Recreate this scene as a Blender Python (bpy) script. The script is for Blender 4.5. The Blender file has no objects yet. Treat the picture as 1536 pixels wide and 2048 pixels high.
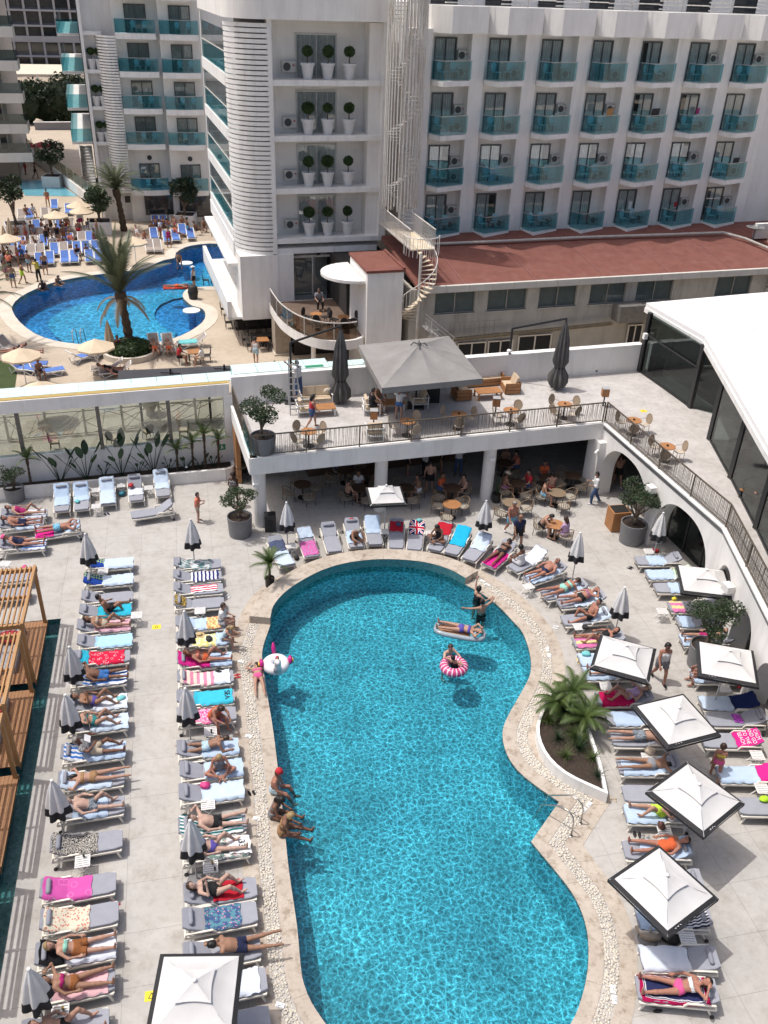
import bpy,bmesh,math,random
import numpy as np
from mathutils import Vector,Matrix,Euler
from mathutils.geometry import tessellate_polygon
random.seed(7);np.random.seed(7)
R=math.radians
scene=bpy.context.scene
COL=scene.collection
# ------------------------------------------------------------------ camera
CAM_H=21.5                       # metres above the near pool deck
FPX,PPX,PPY=1775.0,768.0,1024.0   # surveyed lens of the photograph (1536 x 2048)
NADX,NADY=652.0,3965.0         # where plumb lines meet
_d=math.hypot(NADX-PPX,NADY-PPY);_th=math.atan(FPX/_d)
_ed=((NADX-PPX)/_d,(NADY-PPY)/_d);_er=(_ed[1],-_ed[0])
_fw=Vector((0,math.cos(_th),-math.sin(_th)));_up=Vector((0,math.sin(_th),math.cos(_th)));_rt=Vector((1,0,0))
camd=bpy.data.cameras.new('camera');cam=bpy.data.objects.new('camera',camd);COL.objects.link(cam)
cx_=_rt*_er[0]-_up*_ed[0];cy_=-(_rt*_er[1]-_up*_ed[1])
M=Matrix((cx_,cy_,-_fw)).transposed().to_4x4();M.translation=Vector((0,0,CAM_H))
cam.matrix_world=M
camd.sensor_fit='VERTICAL';camd.sensor_height=24;camd.sensor_width=18;camd.lens=24*FPX/2048
camd.clip_start=0.5;camd.clip_end=900
scene.camera=cam
# ------------------------------------------------------------------ sky and sun
SUNV=Vector((-0.40,0.05,1.0)).normalized()     # towards the sun
el=math.asin(SUNV.z);az=math.atan2(SUNV.x,SUNV.y)
world=bpy.data.worlds.new('World');scene.world=world;world.use_nodes=True
wn=world.node_tree.nodes;wl=world.node_tree.links
sky=wn.new('ShaderNodeTexSky');sky.sky_type='NISHITA';sky.sun_disc=False
sky.sun_elevation=el;sky.sun_rotation=az
sky.dust_density=5.0;sky.air_density=0.8;sky.ozone_density=0.2      # hazy summer noon: a pale sky
bg=wn['Background'];bg.inputs[1].default_value=0.15
wl.new(sky.outputs[0],bg.inputs[0])
sund=bpy.data.lights.new('sun','SUN');sund.energy=2.7;sund.angle=R(0.53);sund.color=(1,0.975,0.935)
sun=bpy.data.objects.new('sun',sund);COL.objects.link(sun)
sun.rotation_euler=(-SUNV).to_track_quat('-Z','Y').to_euler()
scene.view_settings.view_transform='Standard';scene.view_settings.look='None'
scene.view_settings.exposure=0.13;scene.view_settings.gamma=1.0
scene.cycles.use_denoising=True;scene.cycles.max_bounces=7;scene.cycles.transparent_max_bounces=14
scene.cycles.diffuse_bounces=5;scene.cycles.glossy_bounces=3
scene.cycles.caustics_reflective=False;scene.cycles.caustics_refractive=False
# ------------------------------------------------------------------ survey helpers
def ray(px,py):
    ox,oy=px-PPX,py-PPY
    a=(ox*_er[0]+oy*_er[1])/FPX;b=(ox*_ed[0]+oy*_ed[1])/FPX
    return _fw+_rt*a-_up*b
def P(px,py,z=0.0):              # the place at height z that the survey sighted
    r=ray(px,py);return Vector((0,0,CAM_H))+r*((z-CAM_H)/r.z)
BA=R(17.5);BC,BS=math.cos(BA),math.sin(BA)     # the hotel's axes are turned 17.5 degrees
def W(u,v,z=0.0):return Vector((u*BC-v*BS,u*BS+v*BC,z))
def UV_(p):return(p.x*BC+p.y*BS,-p.x*BS+p.y*BC)
ZF=0.4                           # ground of the far pool
ZT=3.6                           # terrace floor
# ------------------------------------------------------------------ materials
MATS={}
class NT:
    def __init__(s,name):
        s.m=bpy.data.materials.new(name);s.m.use_nodes=True
        s.n=s.m.node_tree.nodes;s.l=s.m.node_tree.links
        s.b=s.n['Principled BSDF'];s.o=s.n['Material Output']
    def add(s,t,**k):
        x=s.n.new(t)
        for a,b in k.items():setattr(x,a,b)
        return x
    def link(s,a,b):s.l.new(a,b)
    def ramp(s,stops,src=None,mode='LINEAR'):
        r=s.add('ShaderNodeValToRGB');r.color_ramp.interpolation=mode
        e=r.color_ramp.elements
        while len(e)<len(stops):e.new(0.5)
        for i,(p,c)in enumerate(stops):e[i].position=p;e[i].color=(*c,1)if len(c)==3 else c
        if src is not None:s.link(src,r.inputs[0])
        return r
    def noise(s,vec,scale,detail=3,rough=0.55):
        n=s.add('ShaderNodeTexNoise');n.inputs['Scale'].default_value=scale
        n.inputs['Detail'].default_value=detail;n.inputs['Roughness'].default_value=rough
        if vec is not None:s.link(vec,n.inputs['Vector'])
        return n
    def mix(s,f,a,b,mode='MIX'):
        m=s.add('ShaderNodeMix',data_type='RGBA',blend_type=mode)
        for i,x in((0,f),(6,a),(7,b)):
            if hasattr(x,'is_output'):s.link(x,m.inputs[i])
            elif i==0:m.inputs[0].default_value=x
            else:m.inputs[i].default_value=(*x,1)
        return m.outputs[2]
    def math(s,op,a,b=None,clamp=False):
        m=s.add('ShaderNodeMath',operation=op,use_clamp=clamp)
        for i,x in((0,a),(1,b)):
            if x is None:continue
            if hasattr(x,'is_output'):s.link(x,m.inputs[i])
            else:m.inputs[i].default_value=x
        return m.outputs[0]
    def pos(s):return s.add('ShaderNodeNewGeometry').outputs['Position']
    def obj(s):return s.add('ShaderNodeTexCoord').outputs['Object']
    def uv(s):return s.add('ShaderNodeTexCoord').outputs['UV']
    def rnd(s):return s.add('ShaderNodeObjectInfo').outputs['Random']
    def bump(s,h,strength=.3,dist=.01):
        b=s.add('ShaderNodeBump');b.inputs['Strength'].default_value=strength;b.inputs['Distance'].default_value=dist
        s.link(h,b.inputs['Height']);s.link(b.outputs[0],s.b.inputs['Normal']);return b
    def col(s,c):
        if hasattr(c,'is_output'):s.link(c,s.b.inputs['Base Color'])
        else:s.b.inputs['Base Color'].default_value=(*c,1)
def mk(name,c,c2=None,scale=3.0,rough=.6,metal=0,bump=0,bscale=40,detail=4,spec=.4,rand=0,dirt=None):
    """plain surface: two close tones by noise, fine relief, a little tone per object"""
    if name in MATS:return MATS[name]
    t=NT(name);t.b.inputs['Roughness'].default_value=rough;t.b.inputs['Metallic'].default_value=metal
    t.b.inputs['Specular IOR Level'].default_value=spec
    p=t.pos()
    if c2 is None:c2=tuple(x*.85 for x in c)
    n=t.noise(p,scale,detail)
    r=t.ramp([(.32,c),(.68,c2)],n.outputs[0])
    out=r.outputs[0]
    if dirt:
        mp=t.add('ShaderNodeMapping');mp.inputs['Scale'].default_value=(1,1,.14);t.link(p,mp.inputs[0])     # rain streaks run down the walls
        n2=t.noise(mp.outputs[0],dirt[1]*1.6,6,.7);r2=t.ramp([(.48,(0,0,0)),(.72,(1,1,1))],n2.outputs[0])
        out=t.mix(r2.outputs[0],out,dirt[0])
    if rand:
        f=t.math('MULTIPLY_ADD',t.rnd(),rand)
        f.node.inputs[2].default_value=1-rand/2
        mx=t.add('ShaderNodeVectorMath',operation='SCALE');t.link(out,mx.inputs[0]);t.link(f,mx.inputs['Scale']);out=mx.outputs[0]
    t.col(out)
    if bump:
        nb=t.noise(p,bscale,3);t.bump(nb.outputs[0],bump,.01)
    MATS[name]=t.m;return t.m
def glass(name,tint,gloss=.12,rough=.02,opac=0.0,ocol=(.1,.2,.22)):
    if name in MATS:return MATS[name]
    t=NT(name);t.n.remove(t.b)
    tr=t.add('ShaderNodeBsdfTransparent');tr.inputs[0].default_value=(*tint,1)
    gl=t.add('ShaderNodeBsdfGlossy');gl.inputs['Roughness'].default_value=rough
    fr=t.add('ShaderNodeLayerWeight');fr.inputs[0].default_value=.5
    f=t.math('MULTIPLY_ADD',t.math('POWER',fr.outputs['Facing'],5),.7,True);f.node.inputs[2].default_value=.035+gloss*.25
    base=tr.outputs[0]
    if opac:
        df=t.add('ShaderNodeBsdfDiffuse');df.inputs[0].default_value=(*ocol,1)
        m0=t.add('ShaderNodeMixShader');m0.inputs[0].default_value=opac
        t.link(base,m0.inputs[1]);t.link(df.outputs[0],m0.inputs[2]);base=m0.outputs[0]
    m=t.add('ShaderNodeMixShader');t.link(f,m.inputs[0]);t.link(base,m.inputs[1]);t.link(gl.outputs[0],m.inputs[2])
    t.link(m.outputs[0],t.o.inputs[0]);MATS[name]=t.m;return t.m
# ------------------------------------------------------------------ mesh builder
class MB:
    def __init__(s,org=(0,0,0)):s.v=[];s.f=[];s.o=Vector(org);s.uv=None
    def add(s,vs,fs):
        b=len(s.v);o=s.o
        s.v+=[(x-o[0],y-o[1],z-o[2])for x,y,z in vs]
        s.f+=[tuple(i+b for i in f)for f in fs];return s
    def box(s,x0,x1,y0,y1,z0,z1):
        return s.add([(x0,y0,z0),(x1,y0,z0),(x1,y1,z0),(x0,y1,z0),(x0,y0,z1),(x1,y0,z1),(x1,y1,z1),(x0,y1,z1)],
                     [(0,3,2,1),(4,5,6,7),(0,1,5,4),(1,2,6,5),(2,3,7,6),(3,0,4,7)])
    def bar(s,a,b,w,h,up=(0,0,1)):
        """rectangular bar from a to b, w wide sideways, h high"""
        a=Vector(a);b=Vector(b);d=(b-a).normalized();up=Vector(up)
        if abs(d.dot(up))>.98:up=Vector((1,0,0))
        sd=d.cross(up).normalized()*(w/2);u=sd.cross(d).normalized()*(h/2)
        vs=[a-sd-u,a+sd-u,a+sd+u,a-sd+u,b-sd-u,b+sd-u,b+sd+u,b-sd+u]
        return s.add([tuple(x)for x in vs],[(0,1,2,3),(7,6,5,4),(0,4,5,1),(1,5,6,2),(2,6,7,3),(3,7,4,0)])
    def cyl(s,a,b,r0,r1=None,n=10,cap=True):
        if r1 is None:r1=r0
        a=Vector(a);b=Vector(b);d=(b-a).normalized()
        x=d.orthogonal().normalized();y=d.cross(x)
        vs=[]
        for c,r in((a,r0),(b,r1)):
            for i in range(n):
                t=2*math.pi*i/n;vs.append(tuple(c+x*(r*math.cos(t))+y*(r*math.sin(t))))
        fs=[(i,(i+1)%n,n+(i+1)%n,n+i)for i in range(n)]
        if cap:fs+=[tuple(range(n-1,-1,-1)),tuple(range(n,2*n))]
        return s.add(vs,fs)
    def tube(s,pts,r,n=6):
        for i in range(len(pts)-1):
            ra=r[i]if isinstance(r,(list,tuple))else r;rb=r[i+1]if isinstance(r,(list,tuple))else r
            s.cyl(pts[i],pts[i+1],ra,rb,n)
        return s
    def path(s,pts,r,n=6):
        """continuous tube along pts with rings"""
        pts=[Vector(p)for p in pts];vs=[];fs=[]
        pu=None
        for i,p in enumerate(pts):
            d=(pts[min(i+1,len(pts)-1)]-pts[max(i-1,0)]).normalized()
            x=d.orthogonal().normalized()if pu is None else(pu-d*pu.dot(d)).normalized()
            pu=x;y=d.cross(x);rr=r[i]if isinstance(r,(list,tuple))else r
            for k in range(n):
                t=2*math.pi*k/n;vs.append(tuple(p+x*(rr*math.cos(t))+y*(rr*math.sin(t))))
        m=len(pts)
        for i in range(m-1):
            for k in range(n):
                fs.append((i*n+k,i*n+(k+1)%n,(i+1)*n+(k+1)%n,(i+1)*n+k))
        fs+=[tuple(range(n-1,-1,-1)),tuple(range((m-1)*n,m*n))]
        return s.add(vs,fs)
    def lathe(s,prof,n=24,c=(0,0,0)):
        vs=[];fs=[]
        for r,z in prof:
            for i in range(n):
                t=2*math.pi*i/n;vs.append((c[0]+r*math.cos(t),c[1]+r*math.sin(t),c[2]+z))
        for j in range(len(prof)-1):
            for i in range(n):
                fs.append((j*n+i,j*n+(i+1)%n,(j+1)*n+(i+1)%n,(j+1)*n+i))
        return s.add(vs,fs)
    def prism(s,poly,z0,z1):
        n=len(poly);vs=[(x,y,z0)for x,y in poly]+[(x,y,z1)for x,y in poly]
        fs=[(i,(i+1)%n,n+(i+1)%n,n+i)for i in range(n)]
        tri=tessellate_polygon([[Vector((x,y,0))for x,y in poly]])
        for t in tri:
            a,b,c=(Vector((*poly[i],0))for i in t)
            if(b-a).cross(c-a).z<0:t=(t[0],t[2],t[1])
            fs.append(tuple(i+n for i in t));fs.append(tuple(reversed(t)))
        return s.add(vs,fs)
    def slab(s,poly,th):
        """thick sheet from a planar 3-D polygon"""
        n=len(poly);P0=[Vector(p)for p in poly]
        nr=(P0[1]-P0[0]).cross(P0[2]-P0[0]).normalized()*th
        return s.add([tuple(p)for p in P0]+[tuple(p+nr)for p in P0],[tuple(range(n-1,-1,-1)),tuple(range(n,2*n))]+[(i,(i+1)%n,n+(i+1)%n,n+i)for i in range(n)])
    def ball(s,c,rx,ry=None,rz=None,seg=10,ring=6,jit=0):
        ry=ry or rx;rz=rz or rx;vs=[(c[0],c[1],c[2]-rz)];fs=[]
        for j in range(1,ring):
            ph=-math.pi/2+math.pi*j/ring
            for i in range(seg):
                t=2*math.pi*i/seg;q=1+random.uniform(-jit,jit)
                vs.append((c[0]+rx*q*math.cos(ph)*math.cos(t),c[1]+ry*q*math.cos(ph)*math.sin(t),c[2]+rz*q*math.sin(ph)))
        vs.append((c[0],c[1],c[2]+rz));N=len(vs)-1
        for i in range(seg):fs.append((0,1+(i+1)%seg,1+i));fs.append((N,N-seg+i,N-seg+(i+1)%seg))
        for j in range(ring-2):
            for i in range(seg):fs.append((1+j*seg+i,1+j*seg+(i+1)%seg,1+(j+1)*seg+(i+1)%seg,1+(j+1)*seg+i))
        return s.add(vs,fs)
    def grid(s,pts):
        """pts[i][j] rows of points, with a UV map"""
        m,n=len(pts),len(pts[0]);b=len(s.v)
        s.add([tuple(p)for row in pts for p in row],[(i*n+j,(i+1)*n+j,(i+1)*n+j+1,i*n+j+1)for i in range(m-1)for j in range(n-1)])
        if s.uv is None:s.uv={}
        for i in range(m):
            for j in range(n):s.uv[b+i*n+j]=(i/(m-1),j/(n-1))
        return s
    def mesh(s,name,mat,smooth=False):
        me=bpy.data.meshes.new(name);me.from_pydata(s.v,[],s.f)
        if s.uv:
            lay=me.uv_layers.new(name='UVMap');idx=np.zeros(len(me.loops),dtype=np.int32);me.loops.foreach_get('vertex_index',idx)
            lay.data.foreach_set('uv',np.array([s.uv.get(int(i),(0,0))for i in idx],dtype=np.float32).ravel())
        if mat:me.materials.append(mat)
        if smooth:
            me.polygons.foreach_set('use_smooth',[True]*len(me.polygons))
            if smooth!=True:me.set_sharp_from_angle(angle=R(smooth))
        return me
    def build(s,name,mat,parent=None,loc=(0,0,0),rz=0,smooth=False):
        o=bpy.data.objects.new(name,s.mesh(name,mat,smooth));COL.objects.link(o)
        o.location=loc;o.rotation_euler=(0,0,rz)
        if parent:o.parent=parent
        return o
LABELS={}
def tag(o,label=None,cat=None,group=None,kind=None):
    if label:o['label']=label
    if cat:o['category']=cat
    if group:o['group']=group
    if kind:o['kind']=kind
    return o
def thing(name,label,cat,loc=(0,0,0),rz=0,group=None):
    o=bpy.data.objects.new(name,None);COL.objects.link(o);o.empty_display_size=.2
    o.location=loc;o.rotation_euler=(0,0,rz);return tag(o,label,cat,group)
def bthing(name,label,cat,u=0,v=0,z=0,group=None):
    """a thing on the hotel's axes; its parts are built with MB(org=(u,v,z))"""
    return thing(name,label,cat,W(u,v,z),BA,group)
KIDS={}
def copy_tree(o,loc=None,rz=None,label=None,group=None,parent=None):
    c=o.copy();COL.objects.link(c)
    if parent is not None:c.parent=parent
    if loc is not None:c.location=loc
    if rz is not None:c.rotation_euler=(0,0,rz)
    if label:c['label']=label
    if group:c['group']=group
    for ch in(KIDS.get(o.name)or list(o.children)):copy_tree(ch,parent=c)
    return c
def ref(mesh,name,parent,loc=(0,0,0),rot=(0,0,0),sc=None):
    o=bpy.data.objects.new(name,mesh);COL.objects.link(o);o.location=loc;o.rotation_euler=rot
    if sc:o.scale=sc
    if parent:o.parent=parent
    return o
ORD=['','first','second','third','fourth','fifth','sixth','seventh','eighth','ninth','tenth','eleventh','twelfth','thirteenth','fourteenth','fifteenth','sixteenth','seventeenth','eighteenth','nineteenth','twentieth','twenty-first','twenty-second','twenty-third','twenty-fourth','twenty-fifth','twenty-sixth','twenty-seventh','twenty-eighth','twenty-ninth','thirtieth','thirty-first','thirty-second','thirty-third','thirty-fourth']
def text_mesh(txt,size,mat):
    c=bpy.data.curves.new('lettering','FONT');c.body=txt;c.size=size;c.extrude=.004;c.align_x='CENTER';c.align_y='CENTER'
    o=bpy.data.objects.new('lettering',c);COL.objects.link(o)
    dg=bpy.context.evaluated_depsgraph_get();dg.update()
    me=bpy.data.meshes.new_from_object(o.evaluated_get(dg));bpy.data.objects.remove(o);bpy.data.curves.remove(c)
    me.materials.clear();me.materials.append(mat);return me
# ------------------------------------------------------------------ material library
WHITE=mk('white_render',(.84,.82,.785),(.79,.77,.735),1.2,.75,bump=.05,dirt=((.68,.66,.63),.7))
WHITE2=mk('white_paint',(.84,.825,.795),(.79,.775,.745),2,.6,dirt=((.66,.65,.62),1.1))
OFFW=mk('cream_powder_coat',(.74,.70,.62),(.70,.66,.58),8,.45)
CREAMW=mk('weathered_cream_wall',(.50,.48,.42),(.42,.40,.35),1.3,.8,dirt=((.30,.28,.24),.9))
FARW=mk('warm_white_wall',(.76,.74,.71),(.70,.68,.65),.6,.8,dirt=((.58,.56,.53),.4))
GREYW=mk('grey_far_wall',(.27,.27,.29),(.22,.22,.24),.3,.8)
STEEL=mk('white_steel',(.72,.71,.68),(.6,.58,.54),6,.45,dirt=((.42,.34,.26),3))
BRZ=mk('bronze_steel',(.16,.13,.10),(.12,.10,.08),9,.45,.3)
DKM=mk('dark_metal',(.045,.045,.047),(.03,.03,.03),9,.5,.2)
CHROME=mk('pool_steel',(.55,.52,.47),(.45,.42,.38),12,.25,.9)
BLACK=mk('black_fabric',(.018,.018,.020),(.028,.028,.03),20,.8)
BLKP=mk('black_plastic',(.02,.02,.02),(.03,.03,.03),20,.4)
GREYM=mk('grey_sling_mattress',(.31,.32,.36),(.28,.29,.33),5,.85,bump=.12,bscale=220,rand=.08)
GREYP=mk('grey_pillow',(.27,.28,.32),(.24,.25,.29),5,.85,rand=.08)
WCAN=mk('white_canvas',(.62,.61,.60),(.56,.55,.54),1.7,.85,bump=.1,bscale=300)
GCAN=mk('light_grey_canvas',(.66,.655,.65),(.57,.565,.56),4,.9,rand=.1)
DCAN=mk('dark_grey_canvas',(.125,.12,.115),(.085,.082,.08),2.5,.9)
TCAN=mk('taupe_grey_canvas',(.27,.26,.25),(.22,.21,.20),1.1,.9)
TANC=mk('tan_canvas',(.55,.42,.28),(.48,.36,.23),2,.9)
BEIGEC=mk('beige_canvas',(.66,.54,.39),(.60,.48,.34),1.5,.9)
WHITEP=mk('white_plastic',(.76,.75,.73),(.70,.69,.67),7,.4)
BLUES=mk('blue_sling',(.10,.20,.52),(.07,.15,.42),7,.8,rand=.3)
TAUPES=mk('taupe_sling',(.33,.28,.25),(.27,.23,.20),7,.8,rand=.2)
TEALC=mk('turquoise_plastic',(.50,.72,.76),(.44,.66,.70),6,.4)
BLKW=mk('black_wicker',(.022,.019,.018),(.035,.03,.028),30,.6)
BRW=mk('brown_wicker',(.26,.19,.12),(.17,.12,.08),40,.7)
CHW=mk('champagne_wire',(.42,.34,.25),(.34,.27,.20),20,.4,.4)
CUSH=mk('beige_cushion',(.56,.44,.31),(.50,.39,.27),5,.9)
SOIL=mk('dark_soil',(.055,.038,.028),(.028,.02,.016),14,.95,bump=.8,bscale=30)
POTG=mk('grey_planter',(.20,.20,.205),(.16,.16,.165),2,.7)
POTW=mk('white_pot',(.66,.66,.66),(.58,.58,.58),4,.5)
TERRA=mk('terracotta',(.42,.17,.08),(.34,.13,.06),6,.8)
BARK=mk('palm_bark',(.10,.07,.045),(.045,.03,.02),22,.95,bump=.8,bscale=18)
BARK2=mk('olive_bark',(.20,.15,.11),(.11,.085,.06),14,.95,bump=.7,bscale=25)
CURT=mk('sheer_curtain',(.66,.66,.65),(.52,.52,.52),3,.9)
DARKIN=mk('shade_dark_interior',(.045,.04,.038),(.03,.028,.026),2,.9)  # near-black: the shade of interiors put into the colour
REDRIM=mk('red_roof_felt',(.215,.083,.063),(.17,.063,.048),1.6,.9,bump=.3,bscale=60,dirt=((.22,.10,.08),.9))
ACW=mk('ac_casing',(.55,.54,.50),(.50,.49,.45),5,.5)
YEL=mk('yellow_sign_paint',(.85,.66,.03),(.80,.60,.03),5,.6)
GRNS=mk('green_sign',(.03,.26,.13),(.025,.22,.11),8,.5)
WHITESIGN=mk('white_sign_print',(.82,.82,.82),(.78,.78,.78),5,.5)
def leafm(name,c,c2,trans=.25):
    if name in MATS:return MATS[name]
    t=NT(name);t.b.inputs['Roughness'].default_value=.55
    n=t.noise(t.pos(),2.2,3);r=t.ramp([(.3,c),(.7,c2)],n.outputs[0]);t.col(r.outputs[0])
    tl=t.add('ShaderNodeBsdfTranslucent');t.link(r.outputs[0],tl.inputs[0])
    m=t.add('ShaderNodeMixShader');m.inputs[0].default_value=trans
    t.link(t.b.outputs[0],m.inputs[1]);t.link(tl.outputs[0],m.inputs[2]);t.link(m.outputs[0],t.o.inputs[0])
    MATS[name]=t.m;return t.m
LF_OLIVE=leafm('olive_leaf',(.035,.062,.026),(.065,.095,.045))
LF_BOX=leafm('box_leaf',(.035,.075,.020),(.07,.12,.035))
LF_PALM=leafm('palm_leaf',(.085,.11,.06),(.14,.16,.09))
LF_CYC=leafm('cycad_leaf',(.055,.095,.022),(.10,.145,.035))
LF_DRY=leafm('dry_palm_leaf',(.36,.27,.16),(.27,.19,.11))
LF_BIRD=leafm('broad_leaf',(.018,.042,.018),(.034,.066,.028))
LF_HEDGE=leafm('hedge_leaf',(.018,.035,.014),(.03,.05,.02))
GRASS=leafm('lawn_grass',(.045,.075,.018),(.07,.10,.025))
TEALG=glass('teal_balcony_glass',(.52,.76,.80),.08,.03,.08,(.12,.34,.38))
CLRG=glass('clear_glass',(.78,.84,.83),.08)
SMKG=glass('smoked_glass',(.42,.48,.48),.06)
PANEG=glass('window_pane',(.90,.93,.93),.25);DKWIN=mk('dark_reflective_window',(.05,.055,.06),(.035,.04,.045),1.5,.08,spec=.7)
DKG=glass('dark_window_pane',(.74,.78,.78),.25)
STRIPG=mk('pale_aqua_glass_panel',(.60,.76,.74),(.56,.72,.70),.8,.12)
def deck_mat(name,c,c2,joint,tile=1.2,rot=0.0,dark=.10,mott=1.0,spot=None):
    """poured floor: broad mottling, worn stains and saw-cut joints"""
    t=NT(name);t.b.inputs['Roughness'].default_value=.75;p=t.pos()
    n1=t.noise(p,.55*mott,5,.6);n2=t.noise(p,3.2*mott,6,.7);n3=t.noise(p,17,4,.7)
    r1=t.ramp([(.30,c),(.70,c2)],n1.outputs[0])
    r2=t.ramp([(.35,(1.06,1.06,1.06)),(.52,(1,1,1)),(.72,(.86,.85,.83))],n2.outputs[0])
    m=t.mix(1.0,r1.outputs[0],r2.outputs[0],'MULTIPLY')
    r3=t.ramp([(.55,(1,1,1)),(.75,(.90,.89,.87))],n3.outputs[0]);m=t.mix(1.0,m,r3.outputs[0],'MULTIPLY')
    if spot:
        n4=t.noise(p,spot[1],5,.75);r4=t.ramp([(.50,(1,1,1)),(.68,spot[0])],n4.outputs[0]);m=t.mix(1.0,m,r4.outputs[0],'MULTIPLY')
    mp=t.add('ShaderNodeMapping');mp.inputs['Rotation'].default_value=(0,0,rot);t.link(p,mp.inputs[0])
    br=t.add('ShaderNodeTexBrick',offset=0.0);br.inputs['Scale'].default_value=1.0
    br.inputs['Brick Width'].default_value=tile;br.inputs['Row Height'].default_value=tile
    br.inputs['Mortar Size'].default_value=joint;br.inputs['Mortar Smooth'].default_value=.3
    br.inputs['Color1'].default_value=(1,1,1,1);br.inputs['Color2'].default_value=(.955,.955,.95,1);br.inputs['Mortar'].default_value=(1-dark*4,1-dark*4,1-dark*4,1)
    t.link(mp.outputs[0],br.inputs['Vector']);m=t.mix(1.0,m,br.outputs[0],'MULTIPLY');t.col(m)
    t.bump(n3.outputs[0],.12,.01);MATS[name]=t.m;return t.m
DECK=deck_mat('pool_deck_concrete',(.455,.437,.412),(.39,.372,.348),.007,1.5,R(-13),.10,1.2,((.84,.82,.79),1.1))
TTILE=deck_mat('terrace_stone_tile',(.53,.505,.485),(.43,.41,.392),.004,.6,-BA,.05,1.6,((.82,.81,.80),2.2))
FARD=deck_mat('sandstone_paving',(.50,.42,.33),(.43,.355,.27),.006,2.4,-BA,.05,.8)
TRAV=deck_mat('travertine',(.50,.44,.37),(.40,.34,.28),.0,9,0,0,1.8,((.58,.52,.45),3.0))
PEB=mk('white_pebble',(.68,.63,.54),(.52,.47,.39),9,.7,rand=0)
def wood(name,c,c2,sc=1.0):
    t=NT(name);t.b.inputs['Roughness'].default_value=.6;p=t.obj()
    mp=t.add('ShaderNodeMapping');mp.inputs['Scale'].default_value=(26*sc,26*sc,1.6*sc);t.link(p,mp.inputs[0])
    n=t.noise(mp.outputs[0],1,5,.6);n2=t.noise(p,2.5,2)
    a=t.math('ADD',n.outputs[0],t.math('MULTIPLY',n2.outputs[0],.4));r=t.ramp([(.5,c),(.9,c2)],a);t.col(r.outputs[0]);t.bump(n.outputs[0],.2,.005)
    MATS[name]=t.m;return t.m
TEAK=wood('teak_wood',(.42,.20,.075),(.30,.13,.05))
PERG=wood('golden_pergola_timber',(.46,.26,.11),(.34,.18,.07),.6)
DTEAK=wood('deck_timber',(.36,.18,.08),(.25,.12,.05),.6)
def pool_mat(name,c,c2,deep,tile=.30):
    """glass mosaic lining in mixed blues"""
    t=NT(name);t.b.inputs['Roughness'].default_value=.35;p=t.pos()
    v=t.add('ShaderNodeTexVoronoi');v.inputs['Scale'].default_value=14;t.link(p,v.inputs['Vector'])
    n=t.noise(p,.35,3);r=t.ramp([(.3,c),(.7,c2)],n.outputs[0])
    r2=t.ramp([(0,(.72,.72,.72)),(.5,(1,1,1)),(1,(1.2,1.2,1.2))],t.add('ShaderNodeSeparateColor').outputs[0])
    sp=r2.inputs[0].links[0].from_node;t.link(v.outputs['Color'],sp.inputs[0])
    t.col(t.mix(1.0,r.outputs[0],r2.outputs[0],'MULTIPLY'));MATS[name]=t.m;return t.m
PTILE=pool_mat('turquoise_mosaic',(.20,.45,.50),(.17,.39,.45),None)
PTILE2=pool_mat('royal_blue_mosaic',(.07,.27,.50),(.055,.21,.43),None);PTILE3=pool_mat('lightened_blue_mosaic',(.10,.38,.52),(.08,.32,.48),None)
CHTILE=pool_mat('teal_channel_mosaic',(.09,.23,.24),(.07,.18,.19),None)
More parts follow.
